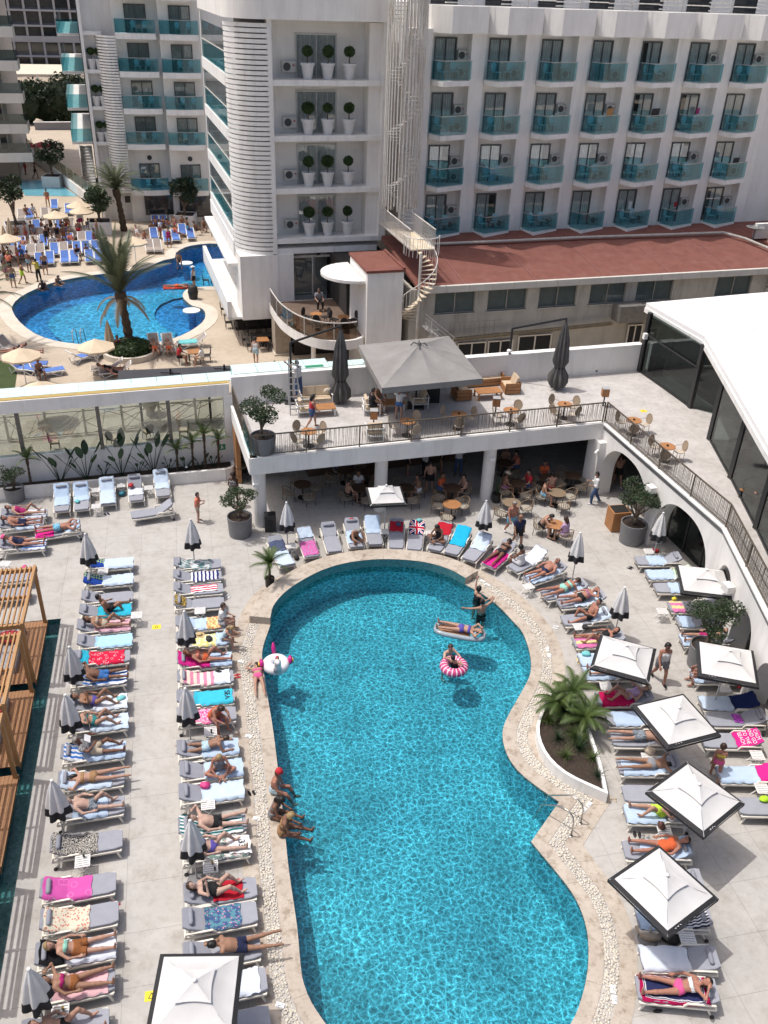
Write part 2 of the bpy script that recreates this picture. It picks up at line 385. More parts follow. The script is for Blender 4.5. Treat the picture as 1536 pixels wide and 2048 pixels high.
def water_mat(name,tint,cell,lo,hi,gloss_bump=.25,warp=.25):
    """clear water: rippled gloss, with a web of caustic light painted into its transparent tint"""
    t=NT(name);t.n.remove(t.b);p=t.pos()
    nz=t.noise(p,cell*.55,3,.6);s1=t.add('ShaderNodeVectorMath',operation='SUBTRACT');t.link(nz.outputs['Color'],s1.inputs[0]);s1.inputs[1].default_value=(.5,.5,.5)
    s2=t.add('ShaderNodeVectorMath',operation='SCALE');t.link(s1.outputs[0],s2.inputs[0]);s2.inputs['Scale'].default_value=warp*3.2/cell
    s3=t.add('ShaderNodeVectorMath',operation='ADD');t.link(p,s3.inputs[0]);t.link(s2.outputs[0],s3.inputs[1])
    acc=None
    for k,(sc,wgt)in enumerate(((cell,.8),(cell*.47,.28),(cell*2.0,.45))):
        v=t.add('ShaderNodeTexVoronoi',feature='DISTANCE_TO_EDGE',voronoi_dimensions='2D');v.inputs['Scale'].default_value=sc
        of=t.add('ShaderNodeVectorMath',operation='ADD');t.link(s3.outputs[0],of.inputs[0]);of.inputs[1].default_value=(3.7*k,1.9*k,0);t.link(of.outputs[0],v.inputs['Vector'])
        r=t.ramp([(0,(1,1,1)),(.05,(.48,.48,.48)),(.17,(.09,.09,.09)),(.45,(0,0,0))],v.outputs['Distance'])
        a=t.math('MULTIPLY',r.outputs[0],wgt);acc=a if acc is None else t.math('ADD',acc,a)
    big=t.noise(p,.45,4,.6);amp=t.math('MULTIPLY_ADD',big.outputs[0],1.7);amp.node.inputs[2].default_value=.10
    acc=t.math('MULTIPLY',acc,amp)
    lum=t.math('MULTIPLY_ADD',acc,hi-lo);lum.node.inputs[2].default_value=lo  # caustic lines painted as brightness of the transparent tint
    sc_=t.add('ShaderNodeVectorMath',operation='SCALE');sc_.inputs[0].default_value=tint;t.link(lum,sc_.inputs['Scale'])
    tr=t.add('ShaderNodeBsdfTransparent');t.link(sc_.outputs[0],tr.inputs[0])
    gl=t.add('ShaderNodeBsdfGlossy');gl.inputs['Roughness'].default_value=.06
    fr=t.add('ShaderNodeLayerWeight');fr.inputs[0].default_value=.5;frf=t.math('MULTIPLY_ADD',t.math('POWER',fr.outputs['Facing'],5),.8,True);frf.node.inputs[2].default_value=.025
    bp=t.add('ShaderNodeBump');bp.inputs['Strength'].default_value=gloss_bump;bp.inputs['Distance'].default_value=.05
    nb=t.noise(p,cell*1.3,3);t.link(nb.outputs[0],bp.inputs['Height']);t.link(bp.outputs[0],gl.inputs['Normal']);t.link(bp.outputs[0],fr.inputs['Normal'])
    m=t.add('ShaderNodeMixShader');t.link(frf,m.inputs[0]);t.link(tr.outputs[0],m.inputs[1]);t.link(gl.outputs[0],m.inputs[2])
    t.link(m.outputs[0],t.o.inputs[0]);MATS[name]=t.m;return t.m
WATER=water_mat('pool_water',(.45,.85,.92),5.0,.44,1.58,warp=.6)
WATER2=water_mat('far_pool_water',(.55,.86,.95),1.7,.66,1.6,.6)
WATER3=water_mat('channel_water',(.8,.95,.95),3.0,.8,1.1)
# ------------------------------------------------------------------ towel prints (UV: x along the towel, y across)
def towelm(name,kind,a,b=None,n=8,c=None):
    key='towel_'+name
    if key in MATS:return MATS[key]
    t=NT(key);t.b.inputs['Roughness'].default_value=.95;t.b.inputs['Specular IOR Level'].default_value=.1
    uv=t.uv();sx=t.add('ShaderNodeSeparateXYZ');t.link(uv,sx.inputs[0]);x,y=sx.outputs[0],sx.outputs[1]
    out=None
    if kind=='plain':out=t.mix(t.noise(uv,5,3).outputs[0],a,b or tuple(k*.88 for k in a))
    elif kind in('sx','sy'):
        f=t.math('FRACT',t.math('MULTIPLY',x if kind=='sx' else y,n));out=t.ramp([(0,a),(.5,b)],f,'CONSTANT').outputs[0]
    elif kind=='thin':
        f=t.math('FRACT',t.math('MULTIPLY',x,n));out=t.ramp([(0,a),(.8,b)],f,'CONSTANT').outputs[0]
    elif kind=='check':
        k=t.add('ShaderNodeTexChecker');k.inputs['Scale'].default_value=n;mp=t.add('ShaderNodeMapping');mp.inputs['Rotation'].default_value=(0,0,R(45));mp.inputs['Scale'].default_value=(1.4,1,1)
        t.link(uv,mp.inputs[0]);t.link(mp.outputs[0],k.inputs[0]);k.inputs[1].default_value=(*a,1);k.inputs[2].default_value=(*b,1);out=k.outputs[0]
        if c:out=t.mix(t.ramp([(.45,(0,0,0)),(.55,(1,1,1))],y).outputs[0],out,c)
    elif kind=='spots':
        v=t.add('ShaderNodeTexVoronoi');v.inputs['Scale'].default_value=n;mp=t.add('ShaderNodeMapping');mp.inputs['Scale'].default_value=(1.9,1,1);t.link(uv,mp.inputs[0]);t.link(mp.outputs[0],v.inputs['Vector'])
        st=[(0,b),(.33,a)]if not c else[(0,c),(.22,b),(.36,a)]
        out=t.ramp(st,v.outputs['Distance'],'CONSTANT').outputs[0]
    elif kind=='leop':
        v=t.noise(uv,n,2);mp=t.add('ShaderNodeMapping');mp.inputs['Scale'].default_value=(1.9,1,1);t.link(uv,mp.inputs[0]);t.link(mp.outputs[0],v.inputs['Vector'])
        out=t.ramp([(0,b),(.47,a),(.53,b),(.6,a)],v.outputs[0],'CONSTANT').outputs[0]
    elif kind=='multi':
        v=t.add('ShaderNodeTexVoronoi');v.inputs['Scale'].default_value=n;t.link(uv,v.inputs['Vector'])
        out=t.mix(t.ramp([(.3,(0,0,0)),(.5,(1,1,1))],t.noise(uv,n*.7,2).outputs[0],'CONSTANT').outputs[0],a,b)
        if c:out=t.mix(t.ramp([(0,(1,1,1)),(.25,(0,0,0))],v.outputs['Distance'],'CONSTANT').outputs[0],out,c)
    elif kind=='arcs':
        v=t.add('ShaderNodeTexVoronoi');v.inputs['Scale'].default_value=n;mp=t.add('ShaderNodeMapping');mp.inputs['Scale'].default_value=(1.8,1,1);t.link(uv,mp.inputs[0]);t.link(mp.outputs[0],v.inputs['Vector'])
        out=t.ramp([(0,a),(.30,b),(.36,a)],v.outputs['Distance'],'CONSTANT').outputs[0]
    elif kind=='border':
        d=t.math('MINIMUM',t.math('MINIMUM',x,t.math('SUBTRACT',1,x)),t.math('MULTIPLY',t.math('MINIMUM',y,t.math('SUBTRACT',1,y)),.5))
        out=t.ramp([(0,c),(.055,b),(.065,a),(.08,b),(.09,a)],d,'CONSTANT').outputs[0]
    elif kind=='flag':     # a cross and saltire in white and red on navy
        X=t.math('ABSOLUTE',t.math('SUBTRACT',x,.5));Y=t.math('ABSOLUTE',t.math('SUBTRACT',y,.5))
        dg=t.math('ABSOLUTE',t.math('SUBTRACT',X,Y));cr=t.math('MINIMUM',X,Y)
        o1=t.ramp([(0,(.55,.02,.05)),(.035,(.8,.8,.8)),(.09,(.015,.02,.11))],dg,'CONSTANT').outputs[0]
        f=t.ramp([(0,(1,1,1)),(.11,(0,0,0))],cr,'CONSTANT').outputs[0]
        o2=t.ramp([(0,(.55,.02,.05)),(.065,(.8,.8,.8))],cr,'CONSTANT').outputs[0];out=t.mix(f,o1,o2)
    n3=t.noise(uv,60,2);t.bump(n3.outputs[0],.25,.01)
    t.col(out);MATS[key]=t.m;return t.m
# ------------------------------------------------------------------ near deck, pool and channel (the setting)
def dens(pts,step=.25,corners=()):
    """smooth closed outline; listed corner indices stay sharp"""
    n=len(pts);out=[];cor=[]
    for i in range(n):
        p0,p1,p2,p3=(pts[(i+k)%n]for k in(-1,0,1,2))
        if i in corners:p0=p1+(p1-p2)*.3;cor.append(len(out))
        if(i+1)%n in corners:p3=p2+(p2-p1)*.3
        m=max(2,int((p2-p1).length/step))
        for k in range(m):
            t=k/m;out.append(.5*((2*p1)+(p2-p0)*t+(2*p0-5*p1+4*p2-p3)*t*t+(3*p1-p0-3*p2+p3)*t**3))
    return out,cor
POOLPX=[(541,1250),(525,1300),(527,1340),(534,1387),(544,1446),(553,1514),(568,1645),(577,1734),(594,1852),(608,1969),(651,2048),(705,2110),(790,2165),(900,2188),(1020,2160),(1095,2105),(1141,2048),(1162,2000),(1175,1941),(1176,1879),(1165,1829),(1144,1786),(1116,1749),(1062,1684),
          (1118,1604),(1094,1588),(1064,1566),(1035,1541),(1014,1509),(1005,1474),(1010,1445),(1034,1400),(1050,1372),(1061,1345),(1060,1310),(1046,1267),(1025,1242),(996,1212),(967,1190),(930,1169),
          (897,1151),(852,1138),(799,1132),(746,1132),(693,1139),(648,1152),(606,1173),(570,1198),(547,1226)]
PO,PCOR=dens([P(*q).to_2d()for q in POOLPX],.22,(23,24))
NP=len(PO)
_raised0=min(range(NP),key=lambda i:(PO[i]-P(930,1169).to_2d()).length)   # raised rim runs from here to the end of the list
def rnorm(i):
    a,b,c=PO[i-1],PO[i],PO[(i+1)%NP]
    d1=(b-a).normalized();d2=(c-b).normalized();n1=Vector((d1.y,-d1.x));n2=Vector((d2.y,-d2.x))
    n=(n1+n2).normalized();return n/max(.55,n.dot(n1))
PN=[rnorm(i)for i in range(NP)]
def smooth_off(d):
    """outline pushed outwards, loops at tight bends relaxed"""
    q=[PO[i]+PN[i]*d for i in range(NP)]
    for _ in range(6 if d>.3 else 0):
        q=[q[i]if i in PCOR else q[i]*.5+(q[i-1]+q[(i+1)%NP])*.25 for i in range(NP)]
    if d>.3:      # the rim juts into the pool at one sharp corner: run both sides straight to their mitre there
        c=PCOR[0];d1=(PO[c]-PO[c-1]).normalized();d2=(PO[c+1]-PO[c]).normalized();n1=Vector((d1.y,-d1.x));nb=(n1+Vector((d2.y,-d2.x))).normalized()
        mt=PO[c]+nb*(d/max(.3,nb.dot(n1)));a,b=q[c-8].copy(),q[c+8].copy()
        for k in range(-7,8):q[c+k]=a.lerp(mt,(k+8)/8)if k<=0 else mt.lerp(b,k/8)
    return q
OFFS={d:smooth_off(d)for d in(0,.02,.42,.44,.80,.82,1.27,1.29)}
def sheet(name,outer,holes,z,mat,kind='structure'):
    b=bmesh.new()
    for lp in[outer]+list(holes):
        vs=[b.verts.new((p[0],p[1],z))for p in lp]
        for i in range(len(vs)):b.edges.new((vs[i-1],vs[i]))
    bmesh.ops.triangle_fill(b,edges=b.edges[:],use_beauty=True,use_dissolve=False,normal=(0,0,1))
    for f in b.faces:
        if f.normal.z<0:f.normal_flip()
    me=bpy.data.meshes.new(name);b.to_mesh(me);b.free();me.materials.append(mat)
    o=bpy.data.objects.new(name,me);COL.objects.link(o);return tag(o,kind=kind)
# water channel beside the pergolas
CH=[P(122,1237),P(100,1330),P(60,1560),P(30,1750),P(0,1960)]
_cd=(CH[-1]-CH[0]).normalized();CH_A=CH[0];CH_B=CH[0]+_cd*24.5
_cn=Vector((-_cd.y,_cd.x,0));_cn=_cn if _cn.x<0 else-_cn
CHP=[CH_A,CH_A+_cn*4.2,CH_B+_cn*4.2,CH_B]
DEDGE=[W(-60,40.1),W(60,40.1),W(60,-30),W(-60,-30)]
deck=sheet('pool_deck',[p.to_2d()for p in DEDGE],[[p for p in OFFS[.02]],[p.to_2d()for p in CHP]],0,DECK)
tag(deck,'pale mottled concrete deck round the near pool')
base=MB();base.add([(-600,-60,-3),(600,-60,-3),(600,700,-3),(-600,700,-3)],[(0,1,2,3)])
tag(base.build('ground',FARD),'earth under the resort',kind='structure')
# pool basin
zw=-.04
def basin(name,outline,zt,zb,mat,label):
    m=MB();n=len(outline)
    m.add([(p[0],p[1],zt)for p in outline]+[(p[0],p[1],zb)for p in outline],[(i,n+i,n+(i+1)%n,(i+1)%n)for i in range(n)])
    o=m.build(name,mat);tag(o,label,kind='structure')
    return o
bs=basin('pool_basin',PO,.0,-1.35,PTILE,'turquoise mosaic walls of the near pool')
fl=sheet('pool_floor',PO,[],-1.35,PTILE);tag(fl,'turquoise mosaic floor of the near pool')
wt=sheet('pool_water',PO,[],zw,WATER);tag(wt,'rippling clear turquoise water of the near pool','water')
# coping stones: inner rim, pebble channel, outer rim
cop=thing('pool_coping',None,None);cop['kind']='structure';cop['label']='travertine coping round the near pool'
def ring_stones(d0,d1,z0,z1,i0,i1,step,name='coping_stone'):
    i=i0
    while i<i1:
        k=min(i1,i+step+random.choice((0,0,1)));idx=[j%NP for j in range(i,k+1)];m=MB()
        a=[OFFS[d0][j].copy()for j in idx];b=[OFFS[d1][j].copy()for j in idx]
        for q in(a,b):          # a 5 mm joint at each end
            g=(q[1]-q[0]);q[0]+=g.normalized()*min(.005,g.length*.3)if g.length else g
        zz=z1+random.uniform(-.004,.004);n=len(idx)
        vs=[(p.x,p.y,zz)for p in a]+[(p.x,p.y,zz)for p in b]+[(p.x,p.y,z0)for p in a]+[(p.x,p.y,z0)for p in b]
        fs=[(j,n+j,n+j+1,j+1)for j in range(n-1)]+[(2*n+j,j,j+1,2*n+j+1)for j in range(n-1)]+[(n+j,3*n+j,3*n+j+1,n+j+1)for j in range(n-1)]
        fs+=[(0,2*n,3*n,n),(n-1,2*n-1,4*n-1,3*n-1)]
        m.add(vs,fs);m.build(name,TRAV,cop);i=k
r0=_raised0
ring_stones(0,.42,-.10,.018,0,r0,5);ring_stones(.82,1.27,-.05,.014,0,r0,5)
ring_stones(0,.80,-.10,.34,r0,NP,5);ring_stones(.82,1.27,-.05,.014,r0,NP,5)
# mosaic face under the raised rim
m=MB();idx=[j%NP for j in range(r0,NP+1)];n=len(idx)
m.add([(PO[j].x-PN[j].x*.012,PO[j].y-PN[j].y*.012,.33)for j in idx]+[(PO[j].x-PN[j].x*.012,PO[j].y-PN[j].y*.012,-.3)for j in idx],[(i,n+i,n+i+1,i+1)for i in range(n-1)])
m.build('mosaic_band',CHTILE,cop)
# channel bed and pebbles
m=MB();n=NP
m.add([(p.x,p.y,-.035)for p in OFFS[.42]]+[(p.x,p.y,-.035)for p in OFFS[.82]],[(i,n+i,n+(i+1)%n,(i+1)%n)for i in range(n)])
m.build('channel_bed',SOIL,cop)
ico=[(-.526,0,.851),(.526,0,.851),(-.526,0,-.851),(.526,0,-.851),(0,.851,.526),(0,.851,-.526),(0,-.851,.526),(0,-.851,-.526),(.851,.526,0),(-.851,.526,0),(.851,-.526,0),(-.851,-.526,0)]
icf=[(0,1,4),(0,4,9),(9,4,5),(4,8,5),(4,1,8),(8,1,10),(8,10,3),(5,8,3),(5,3,2),(2,3,7),(7,3,10),(7,10,6),(7,6,11),(11,6,0),(0,6,1),(6,10,1),(9,11,0),(9,2,11),(9,5,2),(7,11,2)]
peb=MB();L=0
for i in range(r0):
    a0,a1,b0,b1=OFFS[.44][i],OFFS[.44][(i+1)%NP],OFFS[.80][i],OFFS[.80][(i+1)%NP]
    ln=((a1-a0).length+(b1-b0).length)/2;nn=ln/.068;k=int(nn)+(random.random()<nn-int(nn))
    for q in range(k):
        for j in range(5):
            s_=(q+random.random())/max(1,k);w_=(j+.5+random.uniform(-.35,.35))/5
            c=(a0.lerp(a1,s_)).lerp(b0.lerp(b1,s_),w_);rr=random.uniform(.030,.048);an=random.uniform(0,3.1);ca,sa=math.cos(an),math.sin(an)
            sx_,sy_,sz_=rr*random.uniform(.9,1.35),rr*random.uniform(.75,1),rr*random.uniform(.5,.75);zc=random.uniform(-.012,.02)
            peb.add([(c.x+x*sx_*ca-y*sy_*sa,c.y+x*sx_*sa+y*sy_*ca,zc+z*sz_)for x,y,z in ico],icf)
po=peb.build('pebbles',PEB,cop,smooth=True);po['kind']='stuff'
# teal water channel
m=MB();c4=[p.to_2d()for p in CHP]
m.add([(p.x,p.y,0)for p in c4]+[(p.x,p.y,-.7)for p in c4],[(i,(i+1)%4,4+(i+1)%4,4+i)for i in range(4)]+[(4,5,6,7)])
tag(m.build('channel_basin',CHTILE),'dark teal mosaic channel beside the pergolas',kind='structure')
tag(sheet('channel_water',c4,[],-.12,WATER3),'still water in the teal mosaic channel','water')
# ------------------------------------------------------------------ far ground and far pool
FPPX=[(25,612),(26,625),(40,645),(70,668),(110,682),(150,688),(200,692),(250,693),(300,687),(345,678),(380,663),(405,645),(411,630),(405,618),(385,612),(372,602),(365,592),(372,580),(390,575),(430,573),(460,570),(480,545),(470,500),(440,488),(400,489),(370,495),(352,506),(350,516),(330,520),(310,528),(290,537),(250,544),(190,550),(120,562),(75,577),(40,595)]
FP,_=dens([P(*q,ZF).to_2d()for q in FPPX],1.2)
def grow(poly,d):
    out=[];n=len(poly)
    for i in range(n):
        a,b,c=poly[i-1],poly[i],poly[(i+1)%n];t=(c-a).normalized();out.append(b+Vector((t.y,-t.x))*d)
    return out
def area(q):return sum(q[i-1].x*q[i].y-q[i].x*q[i-1].y for i in range(len(q)))
if area(FP)<0:FP.reverse()
FPg=grow(FP,.9)
fard=sheet('far_terrace_paving',[W(-220,40.05).to_2d(),W(160,40.05).to_2d(),W(160,430).to_2d(),W(-220,430).to_2d()],[FPg],ZF,FARD);tag(fard,'sand coloured paving round the far pool')
FCOP=mk('cream_pool_rim',(.62,.56,.47),(.54,.48,.40),1.4,.7)
m=MB();n=len(FP)
m.add([(p.x,p.y,ZF+.03)for p in FP]+[(p.x,p.y,ZF+.03)for p in FPg]+[(p.x,p.y,ZF-.3)for p in FP]+[(p.x,p.y,ZF-.05)for p in FPg],[(i,n+i,n+(i+1)%n,(i+1)%n)for i in range(n)]+[(2*n+i,i,(i+1)%n,2*n+(i+1)%n)for i in range(n)]+[(n+i,3*n+i,3*n+(i+1)%n,n+(i+1)%n)for i in range(n)])
tag(m.build('far_pool_coping',FCOP),'cream rim round the far pool',kind='structure')
tag(basin('far_pool_basin',FP,ZF,ZF-1.5,PTILE2,'royal blue mosaic walls of the far pool'))
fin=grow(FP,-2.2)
tag(sheet('far_pool_floor',FP,[],ZF-1.5,PTILE2),'royal blue mosaic floor of the far pool')
tag(sheet('far_pool_painted_light',fin,[],ZF-1.35,PTILE3),'far pool floor sheet with the lighter water tone painted in')  # paler sheet paints in the water's lighter look towards the centre
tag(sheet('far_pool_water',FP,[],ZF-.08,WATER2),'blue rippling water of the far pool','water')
# ------------------------------------------------------------------ terrace building over the pool bar
TP=[(4.56,33.8),(21.44,33.75),(21.44,24.1),(19.6,19.0),(17.2,12.3)]
TPB=[(60,12.3),(60,39.45),(4.56,39.45)]
tf=sheet('terrace_floor',[W(*p).to_2d()for p in TP+TPB],[],ZT,TTILE);tag(tf,'grey stone tiled floor of the upper terrace')
tb=bthing('terrace_building','white two storey terrace block with columns and arches behind the pool','building',4.56,33.8,0)
og=(4.56,33.8,0)
def bm(org=og):return MB(org)
def edge_beam(m,pts,z0,z1,off,th):
    for a,b in zip(pts[:-1],pts[1:]):
        d=(Vector(b)-Vector(a)).normalized();n=Vector((d.y,-d.x))
        a2=Vector(a)+n*off;b2=Vector(b)+n*off
        m.prism([tuple(a2-d*.0),tuple(b2),tuple(b2-n*th),tuple(a2-n*th)],z0,z1)
m=bm();edge_beam(m,TP[:2],2.85,ZT+.05,.06,.36);m.build('front_beam',WHITE,tb)
m=bm();edge_beam(m,[(4.56,39.4),(4.56,33.8)],2.85,ZT+.05,.06,.36);m.build('side_beam',WHITE,tb)
m=bm();m.prism(TP+TPB,3.35,ZT-.02);m.build('floor_slab',mk('shade_dark_ceiling',(.30,.30,.30),(.26,.26,.26),1),tb)  # ceiling tone darkened to paint in the shade below
m=bm();edge_beam(m,TP[1:],ZT+.003,ZT+.07,.10,.30);m.build('terrace_kerb',WHITE2,tb)
for k,(u,v)in enumerate([(4.95,34.25),(10.6,34.3),(15.9,34.15)]):
    m=bm();m.cyl((u,v,0),(u,v,2.86),.30,n=20);c=m.build('column',WHITE,tb,smooth=40)
m=bm();m.prism([(21.1,33.2),(22.1,33.2),(22.1,34.3),(21.1,34.3)],0,2.85);m.build('corner_pier',WHITE,tb)
# walls of the bar under the terrace, back wall painted near-black for its shade
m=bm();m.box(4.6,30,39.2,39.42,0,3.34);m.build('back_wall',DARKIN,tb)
m=bm();m.box(4.5,4.7,38.2,39.2,0,2.85);m.build('timber_side_wall',TEAK,tb)
m=bm();m.box(8.0,16,38.1,38.75,0,1.1);m.box(7.9,16.1,37.95,38.8,1.1,1.16);m.build('bar_counter',wood('dark_bar_timber',(.10,.06,.035),(.07,.04,.025)),tb)
def arch_wall(a,b,arches,th,name,parent,h=ZT-.004):
    """wall from a to b with arch openings (s0, s1, top) measured along it"""
    a=Vector(a);b=Vector(b);L=(b-a).length;d=(b-a)/L;n=Vector((d.y,-d.x))
    outer=[(0,0)]
    for s0,s1,tz in arches:
        outer+=[(s0,0)]
        c=(s0+s1)/2;r=(s1-s0)/2
        for k in range(1,24):
            t=math.pi*(1-k/24.);x=math.cos(t);y=abs(math.sin(t))**.62
            outer.append((c+r*math.copysign(abs(x)**.85,x),tz*y))
        outer+=[(s1,0)]
    outer+=[(L,0),(L,h),(0,h)]
    tri=tessellate_polygon([[Vector((x,y,0))for x,y in outer]]);N=len(outer);m=bm()
    F=[a+d*x for x,y in outer];vs=[(p.x,p.y,y)for p,(x,y)in zip(F,outer)]+[(p.x-n.x*th,p.y-n.y*th,y)for p,(x,y)in zip(F,outer)]
    fs=[]
    for t in tri:fs+=[tuple(t),tuple(N+i for i in reversed(t))]
    fs+=[(i,(i+1)%N,N+(i+1)%N,N+i)for i in range(N)]
    m.add(vs,fs);return m.build(name,WHITE,parent,smooth=35)
arch_wall(TP[2],TP[1],[(.35,4.4,2.95),(5.0,9.3,3.05)],-.75,'arcade_wall',tb)
arch_wall(TP[3],TP[2],[(.3,2.35,2.6),(3.0,5.0,2.7)],-.75,'arcade_wall',tb)
arch_wall(TP[4],TP[3],[(.4,3.1,2.6),(3.8,6.7,2.6)],-.75,'arcade_wall',tb)
# dark glazing set back behind the arches
for(a,b)in(((22.75,29.0),(22.75,24.0)),((22.75,24.0),(20.9,18.7)),((20.9,18.7),(18.5,12.4))):
    m=bm();A_,B_=Vector(a),Vector(b);m.slab([(a[0],a[1],.02),(b[0],b[1],.02),(b[0],b[1],3.3),(a[0],a[1],3.3)],.02);m.build('arcade_glazing',SMKG,tb)
    m=bm();d=(B_-A_).normalized()
    for q in range(int((B_-A_).length/1.3)+1):
        c=A_+d*min(q*1.3,(B_-A_).length);m.box(c.x-.04,c.x+.04,c.y-.04,c.y+.04,0,3.3)
    m.build('glazing_mullion',DKM,tb)
m=bm();m.box(26,26.2,12.3,39.2,0,3.3);m.build('inner_wall',DARKIN,tb)
# lamps on columns
for(u,v)in((4.75,33.9),(15.85,33.82)):
    m=bm();m.box(u-.13,u+.13,v-.16,v+.02,2.25,2.36);m.build('wall_lamp',WHITE2,tb)
for(u,v,z)in((21.35,28.75,2.7),(20.55,21.9,2.4)):
    m=bm();m.box(u-.32,u-.02,v-.22,v+.18,z,z+.28);m.build('spot_lamp',WHITE2,tb)
m=bm();m.cyl((21.1,33.3,2.45),(20.85,33.1,2.38),.06);m.build('security_camera',WHITE2,tb)
# railing: posts, top and bottom rails and thin criss-cross rods
def railing(name,label,pts,z,h,mat,rod_gap=.085,jitter=.05,rail=.05,group=None,frame=True,post_gap=2.4,rods=True,bars=0,parent=None):
    a0=pts[0];t=parent or bthing(name,label,'railing',a0[0],a0[1],z,group);o3=(a0[0],a0[1],z);rm=MB(o3);first=True
    lo=MB(o3);rd=MB(o3)
    for a,b in zip(pts[:-1],pts[1:]):
        a=Vector((*a,z));b=Vector((*b,z));L=(b-a).length;d=(b-a)/L
        rm.bar(a+Vector((0,0,h)),b+Vector((0,0,h)),rail,rail)
        if bars:
            for q in range(bars):lo.bar(a+Vector((0,0,h*(q+1)/(bars+1))),b+Vector((0,0,h*(q+1)/(bars+1))),rail*.6,rail*.6)
        else:lo.bar(a+Vector((0,0,.10)),b+Vector((0,0,.10)),rail*.8,rail*.8)
        k=max(1,round(L/post_gap))
        for q in range(k+1):
            if q==0 and not first:continue
            pm=MB(o3);c=a+d*(L*q/k);pm.bar(c,c+Vector((0,0,h)),rail,rail);pm.build('post',mat,t)
        if rods:
            for q in range(int(L/rod_gap)):
                c=a+d*(q*rod_gap+random.uniform(0,.02));e=c+d*random.uniform(-jitter,jitter)
                rd.bar(c+Vector((0,0,.10)),e+Vector((0,0,h)),.014,.014)
        first=False
    rm.build('top_rail',mat,t);lo.build('lower_rail',mat,t)
    if rods:ro=rd.build('rods',mat,t);ro['kind']='stuff'
    return t
railing('terrace_railing','bronze rod railing along the front edge of the upper terrace',[(4.62,33.86),(21.4,33.82)],ZT+.05,1.02,BRZ,.075,.06)
railing('terrace_railing','bronze rod railing above the arches, bending towards the camera',[(21.5,33.8),(21.5,24.1),(19.68,19.0),(17.3,12.4)],ZT+.07,1.02,BRZ,.075,.03)
t=railing('terrace_railing','short bronze railing on the left edge of the terrace by the potted tree',[(4.62,39.3),(4.62,33.95)],ZT+.05,1.02,BRZ,.09,.05)
m=MB((4.62,39.3,ZT+.05));m.box(4.55,4.57,34.0,35.6,ZT+.15,ZT+1.0);m.build('glass_panel',TEALG,t)
# ------------------------------------------------------------------ white boundary wall behind the terrace, beam with aqua glass strip
bw=bthing('terrace_back_wall','white parapet wall along the back of the upper terrace','wall',4.6,39.45)
m=MB((4.6,39.45,0));m.box(4.6,26.6,39.45,39.75,ZT-.1,5.05);m.build('wall',WHITE,bw)
m=MB((4.6,39.45,0));m.box(11.2,26.6,39.40,39.80,5.05,5.12);m.build('coping',WHITE2,bw)
for u in(15.6,21.2,24.0):m=MB((4.6,39.45,0));m.box(u,u+.12,39.43,39.46,ZT+.15,ZT+.23);m.build('drain',BLKP,bw)
cw=bthing('covered_walkway','long white beam with pale aqua glass top over a glazed partition','walkway',-8,39.6)
o2=(-8,39.6,0)
m=MB(o2);m.box(-8.2,4.5,39.55,39.85,4.1,4.70);m.build('beam',WHITE,cw)
m=MB(o2);m.box(-8.2,4.5,39.62,39.9,4.7,4.73);m.build('gutter',mk('ochre_gutter',(.45,.32,.10),(.38,.27,.09),4),cw)
for q in range(17):
    u0=-8.2+q*1.18
    if u0>11:break
    m=MB(o2);v1=41.0 if u0<9 else 40.5
    m.box(u0+.01,u0+1.17,39.92 if u0<4.4 else 39.82,v1,4.69,4.735+(0 if u0<4.4 else .32));m.build('glass_roof_panel',STRIPG,cw)
m=MB(o2);m.box(8.3,9.2,39.9,40.15,5.06,5.075);m.build('green_mark',GRNS,cw)
for u in(-5.1,-1.6,1.6,4.35):
    m=MB(o2);m.box(u-.09,u+.09,39.62,39.80,1.85,4.1);m.build('post',mk('grey_aluminium',(.17,.17,.15),(.13,.13,.12),5,.4,.5),cw)
for u0,u1 in((-8.2,-5.2),(-5.0,-1.7),(-1.5,1.5),(1.7,4.25)):
    m=MB(o2);m.box(u0,u1,39.70,39.715,1.87,4.1);m.build('glass_panel',glass('partition_glass',(.70,.76,.76),.2),cw)
m=MB(o2);m.box(-20,4.55,39.66,40.0,0,1.85);m.build('low_wall',WHITE,cw)
m=MB(o2);m.box(4.2,4.62,39.5,39.9,1.85,4.1);m.build('end_pillar',WHITE,cw)
sg=bthing('exit_sign','small green emergency exit sign on the white wall','sign',4.0,39.6,1.35)
m=MB((4.0,39.6,1.35));m.box(3.82,4.16,39.62,39.65,1.2,1.5);m.build('panel',GRNS,sg)
m=MB((4.0,39.6,1.35))
m.bar((3.93,39.61,1.27),(3.99,39.61,1.35),.012,.03);m.bar((3.99,39.61,1.35),(3.96,39.61,1.42),.012,.04);m.bar((3.99,39.61,1.35),(4.06,39.61,1.30),.012,.03);m.ball((3.97,39.61,1.455),.022,.008,.022)
m.bar((3.93,39.61,1.40),(4.03,39.61,1.38),.012,.02);m.build('running_figure',WHITESIGN,sg)
